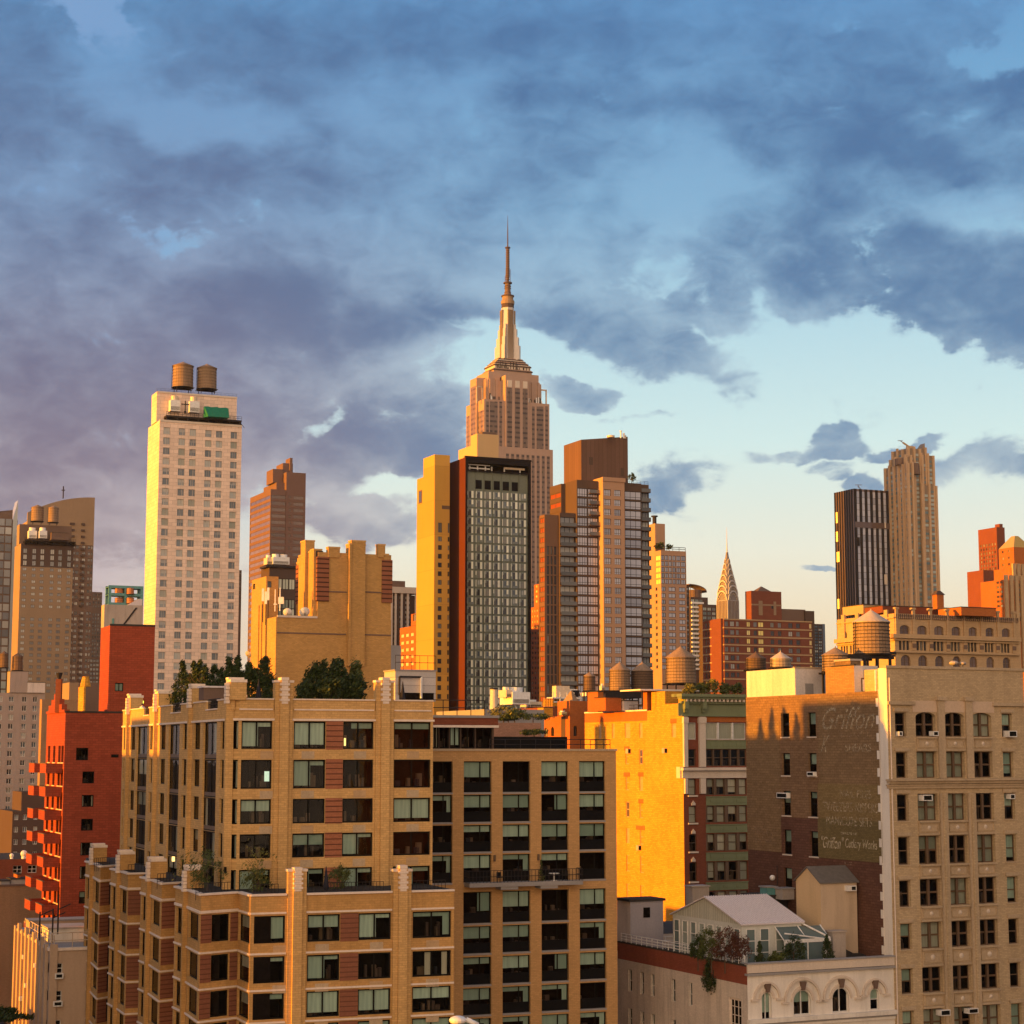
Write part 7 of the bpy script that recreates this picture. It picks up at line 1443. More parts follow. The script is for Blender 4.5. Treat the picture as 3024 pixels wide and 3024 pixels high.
    while z < zw-.5:
        if i % 2 == 0: m.ob(W, W.len-.02, W.len+.25 if False else W.len, 0, .01, z, z+.3, 'cream_stucco')
        m.ob(W, W.len-.45 if i % 2 else W.len-.05, W.len, 0, .05, z, z+.85, 'cream_stucco'); z += .87; i += 1
    b.part('quoin', m)
    m = MB(); m.tube(S.L(.25, .12, 20), S.L(.25, .12, zt-1), .07, 'white_trim'); b.part('downpipe', m)
    # air conditioners in the windows
    def ac(e, x0, x1, y0, y1, o=.4, C=G8):
        a0, a1 = e.cols(C, [(x0, x1)], y0)[0]; z0, z1 = e.rows(C, [(y0, y1)], x0)[0]; m = MB(); m.ob(e, a0, a1, -.3, o, z0, z1, 'white_metal'); m.ob(e, a0+.1, a1-.1, o, o+.01, z0+.08, z1-.08, 'frame_dark'); b.part('air_conditioner', m)
    ac(S, 1018, 1042, 705, 735); ac(S, 1247, 1283, 703, 735); ac(S, 1745, 1800, 700, 742, .6); ac(S, 1175, 1238, 1130, 1170, .5); ac(S, 1762, 1796, 1125, 1158); ac(W, 436, 480, 975, 1003); ac(W, 232, 300, 1115, 1150); ac(S, 770, 900, 1510, 1590, .5, H3); ac(S, 1145, 1275, 1490, 1560, .5, H3)
    # penthouses on the brick part
    def pent(corner, left, right, zb, mats, nm, lb, back=.03, y1x=None):
        a = W0.at(corner); y = 60-a[0]; yl = 60-W0.at(left)[0]; e = Edge(b, (0, y), (1, y)); x1 = e.at(right)[0]; z1 = a[1]
        t = thing(nm, lb, 'roof house', (0, 0, 0)); m = MB(); bb = type('o', (), {})(); pts = [(back, yl), (back, y), (x1, y), (x1, yl)]
        pts = [tuple(b.world(px, py)[:2]) for px, py in pts]; c0 = pts[1]; t.location = (c0[0], c0[1], zb); q = [(p[0]-c0[0], p[1]-c0[1]) for p in pts]
        for i in range(4): m.face([(q[i][0], q[i][1], 0), (q[(i+1) % 4][0], q[(i+1) % 4][1], 0), (q[(i+1) % 4][0], q[(i+1) % 4][1], z1-zb), (q[i][0], q[i][1], z1-zb)], mats[i])
        m.face([(p[0], p[1], z1-zb) for p in q], 'roof_grey'); m.build('wall', t); return t, x1, y, z1
    t, x1, y, z1 = pent(G8(333, 278), G8(8, 298), G8(520, 283), zw, ['white_wall']*4, 'roof_house', 'white painted penthouse with a grey door above the left end of the brick wall')
    rot = b.rot; T = lambda px, py, pz: Vector(b.world(px, py, pz))-t.location
    def boxon(t, x0, x1_, y0_, y1_, z0, z1_, mat, nm):
        m = MB(); p = [Vector(b.world(*q))-Vector(t.location) for q in ((x0, y0_, z0), (x1_, y0_, z0), (x1_, y1_, z0), (x0, y1_, z0), (x0, y0_, z1_), (x1_, y0_, z1_), (x1_, y1_, z1_), (x0, y1_, z1_))]; m.hexa(p, mat); return m.build(nm, t)
    e = Edge(b, (0, y), (1, y)); a0, a1 = e.cols(G8, [(405, 458)], 420)[0]; zz = e.at(G8(430, 383))[1]; boxon(t, a0, a1, y-.06, y, zw+.1, zz, 'roof_grey', 'door'); boxon(t, -.08, x1+.1, y-.1, y+.2, z1-.02, z1+.12, 'loft_trim', 'coping')
    t, x1, y, z1 = pent(G8(730, 262), G8(537, 262), G8(892, 305), zw, ['brown_brick_light', 'white_wall', 'white_wall', 'brown_brick'], 'stair_house', 'brick and white stair house with a framed door above the lettered brick wall')
    e = Edge(b, (0, y), (1, y)); a0, a1 = e.cols(G8, [(780, 842)], 390)[0]; zz = e.at(G8(810, 346))[1]; boxon(t, a0, a1, y-.06, y, zw+.1, zz, 'frame_brown', 'door_frame'); boxon(t, a0+.12, a1-.12, y-.09, y-.06, zw+.1, zz-.15, 'white_metal', 'door'); boxon(t, -.05, .25, y-.1, y+4, z1, z1+.12, 'roof_tar', 'coping')
    p0 = 60-W0.at(G8(600, 250))[0]; p1 = 60-W0.at(G8(702, 250))[0]; zc = W0.at(G8(650, 230))[1]
    q = b.world(.4, (p0+p1)/2, z1-.05); t = thing('chimney', 'broad dark brick chimney above the stair house', 'chimney', tuple(q), b.rot); m = MB(); hl = abs(p0-p1)/2; m.box(-.3, -hl, 0, 1.0, hl, zc-z1, 'brown_brick'); m.box(-.4, -hl-.1, zc-z1, 1.1, hl+.1, zc-z1+.2, 'concrete'); m.build('stack', t)
    # painted lettering
    def sheet(x0, x1, yt, yb, mat, xr):
        a0, a1 = W.cols(G8, [(x0, x1)], (yt+yb)/2)[0]; z1 = W.at(G8(x1, yt))[1]; z0 = W.at(G8(x1, yb))[1]; m = MB()
        for (c, rows_) in [((a0, a1), None)]:
            m.ob(W, a0, a1, 0, .02, z0, z1, mat)
        return b.part('painted_ground', m)
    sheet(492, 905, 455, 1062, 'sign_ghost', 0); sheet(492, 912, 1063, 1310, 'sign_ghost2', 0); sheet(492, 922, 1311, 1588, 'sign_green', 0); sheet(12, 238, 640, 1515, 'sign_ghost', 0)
    tx = lambda s, x0, x1, yt, yb, mat, sh=0.: textmesh(b.root, W, G8, x0, x1, yt, yb, s, mat, sh, .035)
    tx('NAIL FILES', 640, 850, 1098, 1152, 'paint_old'); tx('TWEEZERS NIPPERS', 525, 893, 1182, 1245, 'paint_old'); tx('MANICURE SETS', 548, 855, 1278, 1338, 'paint_old2'); tx('OFFICES OF', 645, 752, 1382, 1398, 'paint_new')
    tx('"Griffon"', 515, 665, 1410, 1490, 'paint_new', .35); tx('Cutlery Works', 675, 890, 1430, 1510, 'paint_new', .25); tx('SHEARS', 675, 850, 788, 840, 'paint_old'); tx('Griffon', 520, 875, 540, 690, 'paint_old', .5); tx('Cutlery', 585, 850, 665, 770, 'paint_faint', .3); tx('PINKING', 60, 212, 1350, 1398, 'paint_faint2'); tx('SHEARS', 64, 212, 1412, 1458, 'paint_faint2'); tx('K', 510, 570, 730, 845, 'paint_old', .6); tx('N.A. CO.', 672, 722, 1580, 1600, 'paint_old')
    m = MB(); a, z = W.at(G8(200, 1686)); q = W.L(a, .3, z); m.ball(q.x, q.y, z, .3, 'white_metal', 10, 8); m.tube(q, W.L(a, 0, z), .06, 'white_metal'); b.part('globe_lamp', m)
    m = MB(); a, z = W.at(G8(222, 1700)); m.tube(W.L(a, .1, z-2.5), W.L(a, .1, z+1.5), .05, 'steel_dark'); b.part('conduit', m)
    for i, (x, yt, yb) in enumerate(((880, 378, 432),)): p = PY(G8(x, yb), 192.5); t = thing('roof_pipe', 'thin white vent pipe beside the stone parapet', 'pipe', tuple(p)); m = MB(); m.tube((0, 0, -.3), (0, 0, 2.1), .12, 'white_metal'); m.build('pipe', t)
    tank('small dark tank with a pointed roof behind the white penthouse, left of two', G8, 8, 140, 172, 215, 282, 224, 0.8, 'wood_dark', 'wood_dark', zfoot=zw); tank('small metal roofed tank behind the white penthouse, right of two', G8, 172, 308, 168, 215, 272, 219, .8, 'metal_tank', 'metal_tank', zfoot=zw)
    tank('squat wooden tank behind the brick stair house', G8, 520, 700, 138, 192, 300, 204, 1, 'wood_tank', 'wood_tank', zfoot=zw); tank('largest wooden tank, high on black steel legs above the stone loft building', F_, 882, 1104, 1255, 1332, 1528, 206, 4, 'wood_tank', 'metal_tank', n=30, hoops=9, zfoot=zw)
    # black steel dunnage for the big tank
    a = PY(F_(850, 1560), 203); q = PY(F_(1160, 1560), 203); t = thing('steel_dunnage', 'black steel frame with a bent pipe under the largest water tank', 'steel frame', (a.x, 203, zw), b.rot); w_ = (q.x-a.x)/cos(b.rot); h = a.z-zw+1; m = MB(); m.box(0, 0, h-.9, w_, .3, h-.45, 'steel_dark'); m.box(.2, 4, h-.9, w_, 4.3, h-.45, 'steel_dark'); m.box(w_*.5, -.2, h-.4, w_+.15, .15, h-.1, 'steel_dark'); m.build('beam', t)
    for i in range(4): m = MB(); m.box(w_*(.08+.28*i)-.12, 0, 0, w_*(.08+.28*i)+.12, .25, h-.9, 'steel_dark'); m.build('leg', t)
    for i, (x, y, r) in enumerate(((1500, 1598, .55), (1555, 1600, .4))): p = PY(F_(x, y+15), 214); t = thing('satellite_dish', ('larger', 'smaller')[i]+' pale dish just above the parapet of the stone loft building', 'satellite dish', (p.x, p.y, zt-.6)); m = MB(); m.tube((0, 0, 0), (0, 0, p.z-zt+.9), .04, 'steel_dark'); m.build('mast', t); m = MB(); m.ball(0, 0, p.z-zt+1.1, r, 'concrete', 12, 6, .5); m.build('reflector', t)
    return b
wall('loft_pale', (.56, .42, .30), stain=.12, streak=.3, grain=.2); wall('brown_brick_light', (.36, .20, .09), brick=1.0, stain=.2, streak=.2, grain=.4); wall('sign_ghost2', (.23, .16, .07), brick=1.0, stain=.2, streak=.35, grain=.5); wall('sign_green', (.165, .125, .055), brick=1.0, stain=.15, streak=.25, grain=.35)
fadedpaint('paint_old2', (.45, .37, .24, 1), .10); fadedpaint('paint_faint2', (.30, .20, .12, 1), .05)
LB = p_loft()
# ------------------------------------------------------------------ yellow lit building with green cornice
def p_green():
    b = Bld('green_cornice_building', 'building with a huge sunlit yellow side wall and a green cornice', 'building', G6(1003, 372), 305, 25)
    S0 = Edge(b, (0, 0), (1, 0)); W0 = Edge(b, (0, 80), (0, 0)); Y = lambda x, y=500: 80-W0.at(G6(x, y))[0]; zW = lambda x, y: W0.at(G6(x, y))[1]
    L = Y(306); Wd = S0.at(G6(1480, 400))[0]; z1 = zW(720, 482); zt = zW(800, 345); zo = zW(720, 552); ys = Y(752)
    kA = b.prism([(0, ys), (0, 0), (Wd, 0), (Wd, ys)], 0, z1, 'yellow_brick'); kA['mats'] = {1: 'maroon_brick'}; kB0 = b.prism([(0, L), (0, ys+.002), (Wd, ys+.002), (Wd, L)], 0, zo, 'yellow_brick'); kB1 = b.prism([(0, L), (0, ys+.002), (Wd, ys+.002), (Wd, L)], zo, z1, 'orange_brick')
    kC = b.prism([(0, Y(880)), (0, Y(1003)*0), (Wd, 0), (Wd, Y(880))], z1, zW(995, 372)-.1, 'yellow_brick'); kC['pts'] = [(0, .9), (0, 0), (Wd, 0), (Wd, .9)]; kC['e'] = [Edge(b, kC['pts'][i], kC['pts'][(i+1) % 4]) for i in range(4)]
    kD = b.prism([(0, Y(880)), (0, Y(975)), (6, Y(975)), (6, Y(880))], z1, zW(930, 430), 'yellow_brick'); kE = b.prism([(0, Y(880)), (0, Y(880)-.0), (0, 0), (0, 0)], 0, 1, 'yellow_brick'); b.blocks.pop()
    kE = b.prism([(0, Y(783)), (0, Y(880)), (3.5, Y(880)), (3.5, Y(783))], z1, zt, 'yellow_brick'); kF = b.prism([(0, Y(722)), (0, Y(752)), (1.6, Y(752)), (1.6, Y(722))], z1, zW(737, 333), 'orange_brick'); kG = b.prism([(0, Y(975)), (0, .9), (5, .9), (5, Y(975))], z1, zW(985, 360), 'yellow_brick')
    S, W, W2 = kA['e'][1], kA['e'][0], kB0['e'][0]; S.depth = .35; W.depth = W2.depth = .2
    cw = W2.cols(G6, [(598, 622), (695, 720)], 900); rs = W2.rows(G6, [(755, 862), (937, 1047), (1127, 1240), (1318, 1425), (1508, 1625), (1712, 1810)], 610)
    rs = [(z0, z1_) for z0, z1_ in rs if z1_ < zo-.1]; b.win(W2, cw, rs, 'yellowwin'); t0, t1 = W2.rows(G6, [(568, 675)], 610)[0]; b.win(W2, W2.cols(G6, [(402, 425), (500, 520), (592, 630), (695, 718)], 620), [(t0, min(t1, zo-.05))], 'yellowwin', 0); b.win(W, W.cols(G6, [(927, 957)], 620), [(t0, t1)], 'yellowwin', 0)
    rB = S.rows(G6, [(965, 1080), (1158, 1275), (1356, 1478), (1556, 1690), (1766, 1880)], 1320); b.win(S, S.cols(G6, [(1177, 1228), (1245, 1305), (1325, 1388), (1405, 1462)], 1050), rB, 'green4'); b.win(S, S.cols(G6, [(1047, 1100)], 1050), [(z0, z1_) for z0, z1_ in rB], 'green4')
    rT = S.rows(G6, [(755, 875)], 1320); b.win(S, S.cols(G6, [(1168, 1224), (1228, 1284), (1288, 1344), (1348, 1404), (1408, 1460)], 850), rT, 'green4', 1); rU = S.rows(G6, [(566, 686)], 1320); b.win(S, S.cols(G6, [(1165, 1254), (1262, 1358), (1366, 1455)], 640), rU, 'green_top', 0); b.win(S, S.cols(G6, [(1042, 1100)], 640), rU, 'green_top', 0); b.win(S, S.cols(G6, [(1042, 1098)], 850), rT, 'green4', 1)
    b.finish()
    zr = lambda y, x=1250: S.at(G6(x, y))[1]; cc = lambda x0, x1, y=700: S.cols(G6, [(x0, x1)], y)[0]; m = MB()
    m.ob(S, -.9, Wd+1, 0, .25, zr(520), zr(430), 'green_paint'); m.ob(S, -1.1, Wd+1, -.6, 1.7, zr(385), zr(364), 'green_paint'); m.ob(S, -.9, Wd+1, -.1, 1.3, zr(400), zr(385), 'green_paint'); m.ob(S, -.6, Wd+1, 0, .7, zr(432), zr(415), 'green_paint'); m.ob(S, -.4, Wd+1, .0, .5, zr(522), zr(512), 'green_paint')
    for i in range(17): q = i*Wd/16.5; m.ob(S, q, q+.32, 0, 1.2, zr(418), zr(401), 'limestone')
    W_ = W; m.ob(W, W.len-1.6, W.len, 0, 1.1, zr(385), zr(364), 'green_paint'); b.part('cornice', m)
    for x in (1012, 1140): c = cc(x-14, x+14, 440); m = MB(); m.ob(S, c[0], c[1], .25, 1.1, zr(470), zr(400), 'green_paint'); m.ob(S, c[0]+.1, c[1]-.1, .25, .7, zr(495), zr(470), 'green_paint'); b.part('bracket', m)
    for (yt, yb) in ((690, 752), (1090, 1155), (1290, 1350), (1490, 1552), (1702, 1760)):
        c = cc(1170, 1468, yt); m = MB(); m.ob(S, c[0], c[1], -.1, .12, zr(yb), zr(yt), 'green_paint'); h = zr(yt)-zr(yb); w_ = c[1]-c[0]
        for q in (.1, .4, .72): m.ob(S, c[0]+w_*q, c[0]+w_*(q+.22), .12, .2, zr(yb)+h*.3, zr(yb)+h*.7, 'green_paint')
        m.ob(S, c[0]-.05, c[1]+.05, 0, .22, zr(yt)-.15, zr(yt), 'green_paint'); b.part('spandrel_panel', m)
    for (x0, x1) in ((1005, 1033), (1116, 1160)): c = cc(x0, x1); m = MB(); m.ob(S, c[0], c[1], 0, .45, zr(880), zr(525), 'limestone'); m.ob(S, c[0]-.1, c[1]+.1, 0, .6, zr(570), zr(530), 'limestone'); m.ob(S, c[0]+.1, c[1]-.1, 0, .5, zr(1070), zr(962), 'limestone'); b.part('pilaster', m)
    m = MB(); m.ob(S, -.5, Wd, 0, .9, zr(905), zr(885), 'limestone'); m.ob(S, -.3, Wd, 0, .35, zr(960), zr(905), 'limestone'); m.ob(W, W.len-1.2, W.len, 0, .6, zr(960), zr(880), 'limestone'); b.part('stone_ledge', m)
    m = MB(); c = cc(1160, 1480); m.ob(S, c[0], c[1], 0, .06, zr(560), zr(523), 'orange_brick'); b.part('brick_frieze', m)
    for cols_, rws, fm in ((S.cols(G6, [(1168, 1177), (1228, 1245), (1305, 1325), (1388, 1405)], 1050), rB, 'frame_brown'), (S.cols(G6, [(1224, 1228), (1284, 1288), (1344, 1348), (1404, 1408)], 850), rT, 'frame_brown'), (S.cols(G6, [(1254, 1262), (1358, 1366)], 640), rU, 'frame_white')):
        for z0, z1_ in rws:
            for c in cols_: boxpart(b, 'window_post', S, c[0]-.03, c[1]+.03, -.36, .02, z0-.02, z1_+.02, fm)
    for y in (1118, 1318, 1516): c = cc(1063, 1092, y); m = MB(); n = 5; [m.ob(S, c[0]+(c[1]-c[0])*(i+.1)/n, c[0]+(c[1]-c[0])*(i+.9)/n, 0, .2, zr(y+35), zr(y+18-16*(1-abs(i-2)/2)), 'limestone') for i in range(n)]; b.part('keystone', m)
    for (z0, z1_) in rB: c = cc(1040, 1108, 1050); m = MB(); m.ob(S, c[0], c[1], 0, .25, z0-.25, z0, 'limestone'); b.part('sill', m)
    for x, y in ((625, 768), (885, 765), (700, 1458)): m = MB(); e = W2 if x < 750 else W; a, z = e.at(G6(x, y)); m.ob(e, a-.45, a+.4, 0, .5, z-.4, z+.4, 'concrete'); m.ob(e, a+.42, a+.44, .05, .45, z-.3, z+.3, 'frame_dark'); b.part('air_conditioner', m)
    for x0, x1, y in ((588, 625, 745), (585, 628, 930), (672, 735, 1308), (688, 725, 930), (690, 725, 1120), (918, 960, 550)): e = W2 if x0 < 750 else W; a0, a1 = e.cols(G6, [(x0, x1)], y)[0]; z = e.at(G6(x0, y))[1]; m = MB(); m.ob(e, a0, a1, 0, .05, z-.45, z+.25, 'orange_brick'); b.part('lintel', m)
    m = MB(); m.ob(W2, 0, W2.len, -.4, .1, z1-.02, z1+.22, 'cream_stucco'); b.part('coping', m)
    rail(b, [W2.L(3, -.6, z1), W2.L(W2.len-1, -.6, z1)], 1.1, r=.04, step=2.2)
    # roof slab, garden and tanks
    t = thing('roof_canopy', 'thin pale canopy slab under the big tank, before the roof garden', 'canopy', tuple(b.world(1.5, 1.5+1, zt-.2)), b.rot); m = MB(); m.box(-4.5, 6, .35, 11, 13, .6, 'cream_stucco'); m.build('slab', t)
    for i in range(4): m = MB(); m.box(-4+4.6*i, 6.3, -2.2, -3.8+4.6*i, 6.5, .35, 'steel_dark'); m.build('post', t)
    nm = ['leftmost low shrub', 'second shrub from the left', 'spiky pale shrub in the middle', 'rounded shrub right of the middle', 'rightmost dark shrub']
    for i, (x0, x1, y) in enumerate(((1000, 1110, 300), (1090, 1190, 292), (1170, 1270, 276), (1250, 1350, 296), (1340, 1450, 298))):
        d = 309+i; a = PY(G6(x0, 360), d); q = PY(G6(x1, 360), d); top = PY(G6(x0, y), d).z; zb = zW(995, 372)-.4
        tree('garden_shrub', nm[i]+' of the roof garden above the green cornice', 'shrub', ((a.x+q.x)/2, d, zb), (top-zb)*1.15, (q.x-a.x)/2, 'ball', 'leaf_light' if i in (0, 2) else 'leaf_mid', 900, .22, 120+i, 'shrubs of the roof garden', .08)
    tank('big sunlit wooden tank with a pointed roof above the green cornice building', G6, 887, 1098, 18, 102, 282, 319, 2.5, n=30, hoops=8, zfoot=z1)
    tank('left one of the close pair of wooden tanks, brightly sunlit', G6, 482, 632, 132, 192, 336, 333, 2, n=24, hoops=8, zfoot=z1); tank('right one of the close pair of wooden tanks, shade put into darker wood', G6, 640, 795, 132, 196, 340, 335, 2, 'wood_dark', n=24, hoops=8, zfoot=z1)  # right tank takes the darker wood in place of shade
    tank('small narrow dark tank left of the close pair of tanks', G6, 298, 382, 205, 232, 335, 353, 2, 'wood_dark', n=16, hoops=4, zfoot=z1-2)
    roofbox('tank_dunnage', 'long black steel base under the close pair of tanks', 'steel frame', H1, 1070, 1445, 292, 355, 330, 5, 'steel_dark', 'steel_dark'); 
    def bx(nm, lb, cat, x0, x1, yt, yb, d, deep, mat, lit=None):
        t, w_, h = roofbox(nm, lb, cat, H1, x0, x1, yt, yb, d, deep, mat); return t, w_, h
    bx('roof_house', 'sunlit orange brick roof house left of the close pair of tanks', 'roof house', 1018, 1068, 300, 490, 325, 4, 'orange_brick'); bx('roof_house', 'gap wall between two orange roof houses, its shade put into the brown', 'roof house', 1068, 1090, 315, 480, 326.5, 3, 'tower_brown')  # brown gap box carries the shade between the roof houses
    bx('roof_house', 'low orange brick box with a crenellated top below the close pair of tanks', 'roof house', 1090, 1240, 355, 478, 321, 4, 'orange_brick'); bx('roof_house', 'white walled roof shed below the right tank of the pair', 'roof house', 1256, 1395, 385, 478, 322, 4, 'white_wall')
    return b
GB = p_green()
def p_orange():
    b = Bld('orange_brick_building', 'sunlit orange brick building with arched windows below the cooling units, left of the yellow wall', 'building', H1(748, 530), 347, 25)
    k = b.block(H1(748, 530), H1(482, 545), H1(895, 520), mat='orange_brick'); W, S = k['W'], k['S']; k2 = b.block(H1(748, 385), None, H1(940, 372), y=.5, z0=b.zt, mat='orange_brick', L=5)
    S.depth = W.depth = .25
    for e, x0, x1, yt, yb in ((W, 505, 540, 640, 725), (W, 570, 600, 632, 720), (S, 785, 818, 622, 720)): c = e.cols(H1, [(x0, x1)], 690)[0]; r = e.rows(H1, [(yt, yb)], (x0+x1)/2)[0]; b.win(e, [c], [r], 'small_dark'); k['arch'].append((e, c[0], c[1], r[1]-(c[1]-c[0])*.5, r[1]))
    b.finish(); e = k2['S']; z = k2['z1']; m = MB(); x0, x1 = k2['pts'][1][0], k2['pts'][2][0]; m.hexa([(x0+.6, .5, z), (x1-2.4, .5, z), (x1-2.4, 4.5, z), (x0+.6, 4.5, z), ((x0+x1)/2-.8, 2.4, z+1.9), ((x0+x1)/2-.5, 2.4, z+1.9), ((x0+x1)/2-.5, 2.6, z+1.9), ((x0+x1)/2-.8, 2.6, z+1.9)], 'wood_tank'); b.part('pyramid_cap', m)
    m = MB(); a0, a1 = W.cols(H1, [(668, 708)], 640)[0]; m.ob(W, a0, a1, 0, .04, 20, b.zt, 'tower_dark'); b.part('painted_recess', m)  # flat dark strip painted for the shade inside a recess
    roofbox('chimney', 'pale yellow chimney block with four pots, left of the orange pyramid roof', 'chimney', H1, 498, 588, 450, 540, 346, 2.5, 'yellow_brick')
    for i in range(4): p = PY(H1(515+22*i, 450), 347); t = thing('chimney_pot', ['leftmost', 'second', 'third', 'rightmost'][i]+' of the four pots on the pale yellow chimney block', 'chimney pot', (p.x, p.y, p.z)); m = MB(); m.cyl(0, 0, 0, .25, .36, .36, 'terracotta', 10); m.build('base', t); m = MB(); m.cyl(0, 0, .25, 1.5, .34, .27, 'yellow_brick', 10, False); m.cyl(0, 0, 1.5, 1.7, .34, .34, 'terracotta', 10); m.build('pot', t)
    cooling('small cream cooling unit on the orange brick building', H1, 672, 722, 478, 525, 346, 1.5, 1, 'cream_m')
    # cluttered roof behind: white machinery
    cooling('big white cooling unit with an orange lit end, before the green glass tower', H1, 205, 372, 252, 440, 240, 4, 1, 'white_metal'); cooling('orange lit drum shaped unit at the left end of the big white cooling unit', H1, 146, 202, 250, 365, 240, 2.5, 1, 'brass_unit'); cooling('sunlit yellow box unit right of the big white cooling unit', H1, 370, 482, 372, 450, 244, 3, 1, 'brass_unit')
    p = PY(H1(26, 455), 238); q = PY(H1(26, 276), 238); t = thing('flue', 'tall sunlit yellow flue at the foot of the green glass tower', 'chimney', (p.x, p.y, p.z-1)); m = MB(); m.cyl(0, 0, 0, q.z-p.z+1, .5, .45, 'brass_unit', 14); m.build('flue', t); m = MB(); m.cyl(0, 0, q.z-p.z+1, q.z-p.z+1.15, .55, .55, 'steel_dark', 14); m.build('rim', t)
    b2 = Bld('rooftop_machine_building', 'low grey building topped with white machinery, below the brown topped tower', 'building', H1(-60, 470), 234, 24); k = b2.block(H1(-60, 465), None, H1(505, 480), mat='roof_grey', L=16, roof='roof_grey'); b2.finish()
    b3 = Bld('pink_brick_parapet', 'pinkish brick parapet wall with trees in front of the grey machinery roof', 'building', H1(-60, 590), 222, 24); k = b3.block(H1(-60, 592), None, H1(478, 598), mat='pink_brick', L=5, roof='roof_grey'); b3.finish()
    for i, (x, yt, r, lf, lb) in enumerate(((118, 440, 1.8, 'leaf_light', 'golden leafed roof tree before the grey machinery roof, left'), (225, 468, 1.8, 'leaf_mid', 'green spreading roof tree right of the golden leafed tree'), (165, 535, 1.3, 'leaf_dark', 'low dark bush between the golden and the green roof tree'), (400, 505, 2.3, 'leaf_mid', 'scraggly roof bush right of the two roof trees'), (410, 655, 1.7, 'leaf_dark', 'dark bush in front of the pinkish brick parapet'))):
        d = 226 if i < 4 else 219; p = PY(H1(x, 592 if i < 4 else 730), d); q = PY(H1(x, yt), d); tree('roof_tree', lb, 'tree', tuple(p), (q.z-p.z)*1.02, r, 'ball', lf, 800, .17, 150+i, 'bushes on the roofs behind the long balcony building', .08)
    m_ = H1; a = PY(H1(590, 440), 383); t = thing('dunnage_frame', 'white steel platform with vents and a slanted black panel, before the brown topped tower', 'platform', (a.x, 383, a.z), R(24)); q = PY(H1(880, 440), 383); w_ = (q.x-a.x)*1.06; hh = PY(H1(590, 350), 383).z-a.z
    m = MB(); m.box(0, 0, hh-.25, w_, 3, hh, 'white_metal'); m.box(0, 0, hh*.45, w_*.7, 3, hh*.45+.2, 'white_metal'); m.build('deck', t); m = MB()
    for i in range(5): m.box(w_*i/4.2, 0, 0, w_*i/4.2+.15, .15, hh+1, 'white_metal')
    m.build('post', t); h2 = PY(H1(590, 240), 383).z-a.z; m = MB(); m.box(w_*.15, .6, hh, w_*.62, 2.5, h2, 'brass_unit'); m.box(w_*.62, .8, hh, w_*.9, 2.5, h2*.85, 'white_metal'); m.build('duct', t); m = MB(); m.hexa([(w_*.6, .0, hh+.1), (w_*.86, .0, hh+.1), (w_*.86, .15, hh+.1), (w_*.6, .15, hh+.1), (w_*.7, .7, h2*.8), (w_*.98, .7, h2*.8), (w_*.98, .8, h2*.8), (w_*.7, .8, h2*.8)], 'black_metal'); m.build('panel', t); m = MB(); m.box(0.1, .3, hh*.05, w_*.55, 2, hh*.42, 'yellow_brick'); m.build('casing', t)
    cooling('small white air unit right of the slanted black panel', H1, 905, 972, 292, 345, 383, 2, 1, 'white_metal'); cooling('tiny lit yellow vent box left of the close pair of tanks', H1, 1054, 1080, 222, 290, 329, 1, 1, 'brass_unit')
    b4 = Bld('rooftop_brick_building', 'orange and brown brick building carrying the white steel platform', 'building', H1(590, 440), 376, 24); k = b4.block(H1(560, 445), None, H1(1000, 455), mat='maroon_brick', L=16, roof='roof_grey'); b4.finish()
    # grey white roof box with pipes, right of the deco building
    t, w_, h = roofbox('mechanical_box', 'grey white mechanical box with a dark pipe, left of the yellow wing', 'equipment', B_, 820, 1030, 1722, 1880, 215, 4, 'roof_white', 'roof_grey', 22)
    m = MB(); m.tube((.4, -.3, h*.8), (w_*.62, -.3, h*.8), .12, 'steel_dark'); m.tube((w_*.62, -.3, h*.8), (w_*.62, -.3, h*.1), .14, 'white_metal'); m.tube((.4, -.3, h*.8), (.4, -.3, h*.2), .12, 'steel_dark'); m.build('pipe', t); rail(t, [(0, 0, h+.15), (w_, 0, h+.15)], 1.6, r=.03, step=.9); m = MB(); m.box(w_*.1, -.05, .1, w_*.95, 0, h*.28, 'room'); m.build('louvre', t)
wall('pink_brick', (.36, .20, .14), brick=.8, stain=.1, streak=.1, grain=.25); wall('roof_white', (.5, .46, .44), stain=.08, streak=.15, panel=(50, .9, 0))
plain('cream_m', (.6, .42, .22), .6)
p_orange()
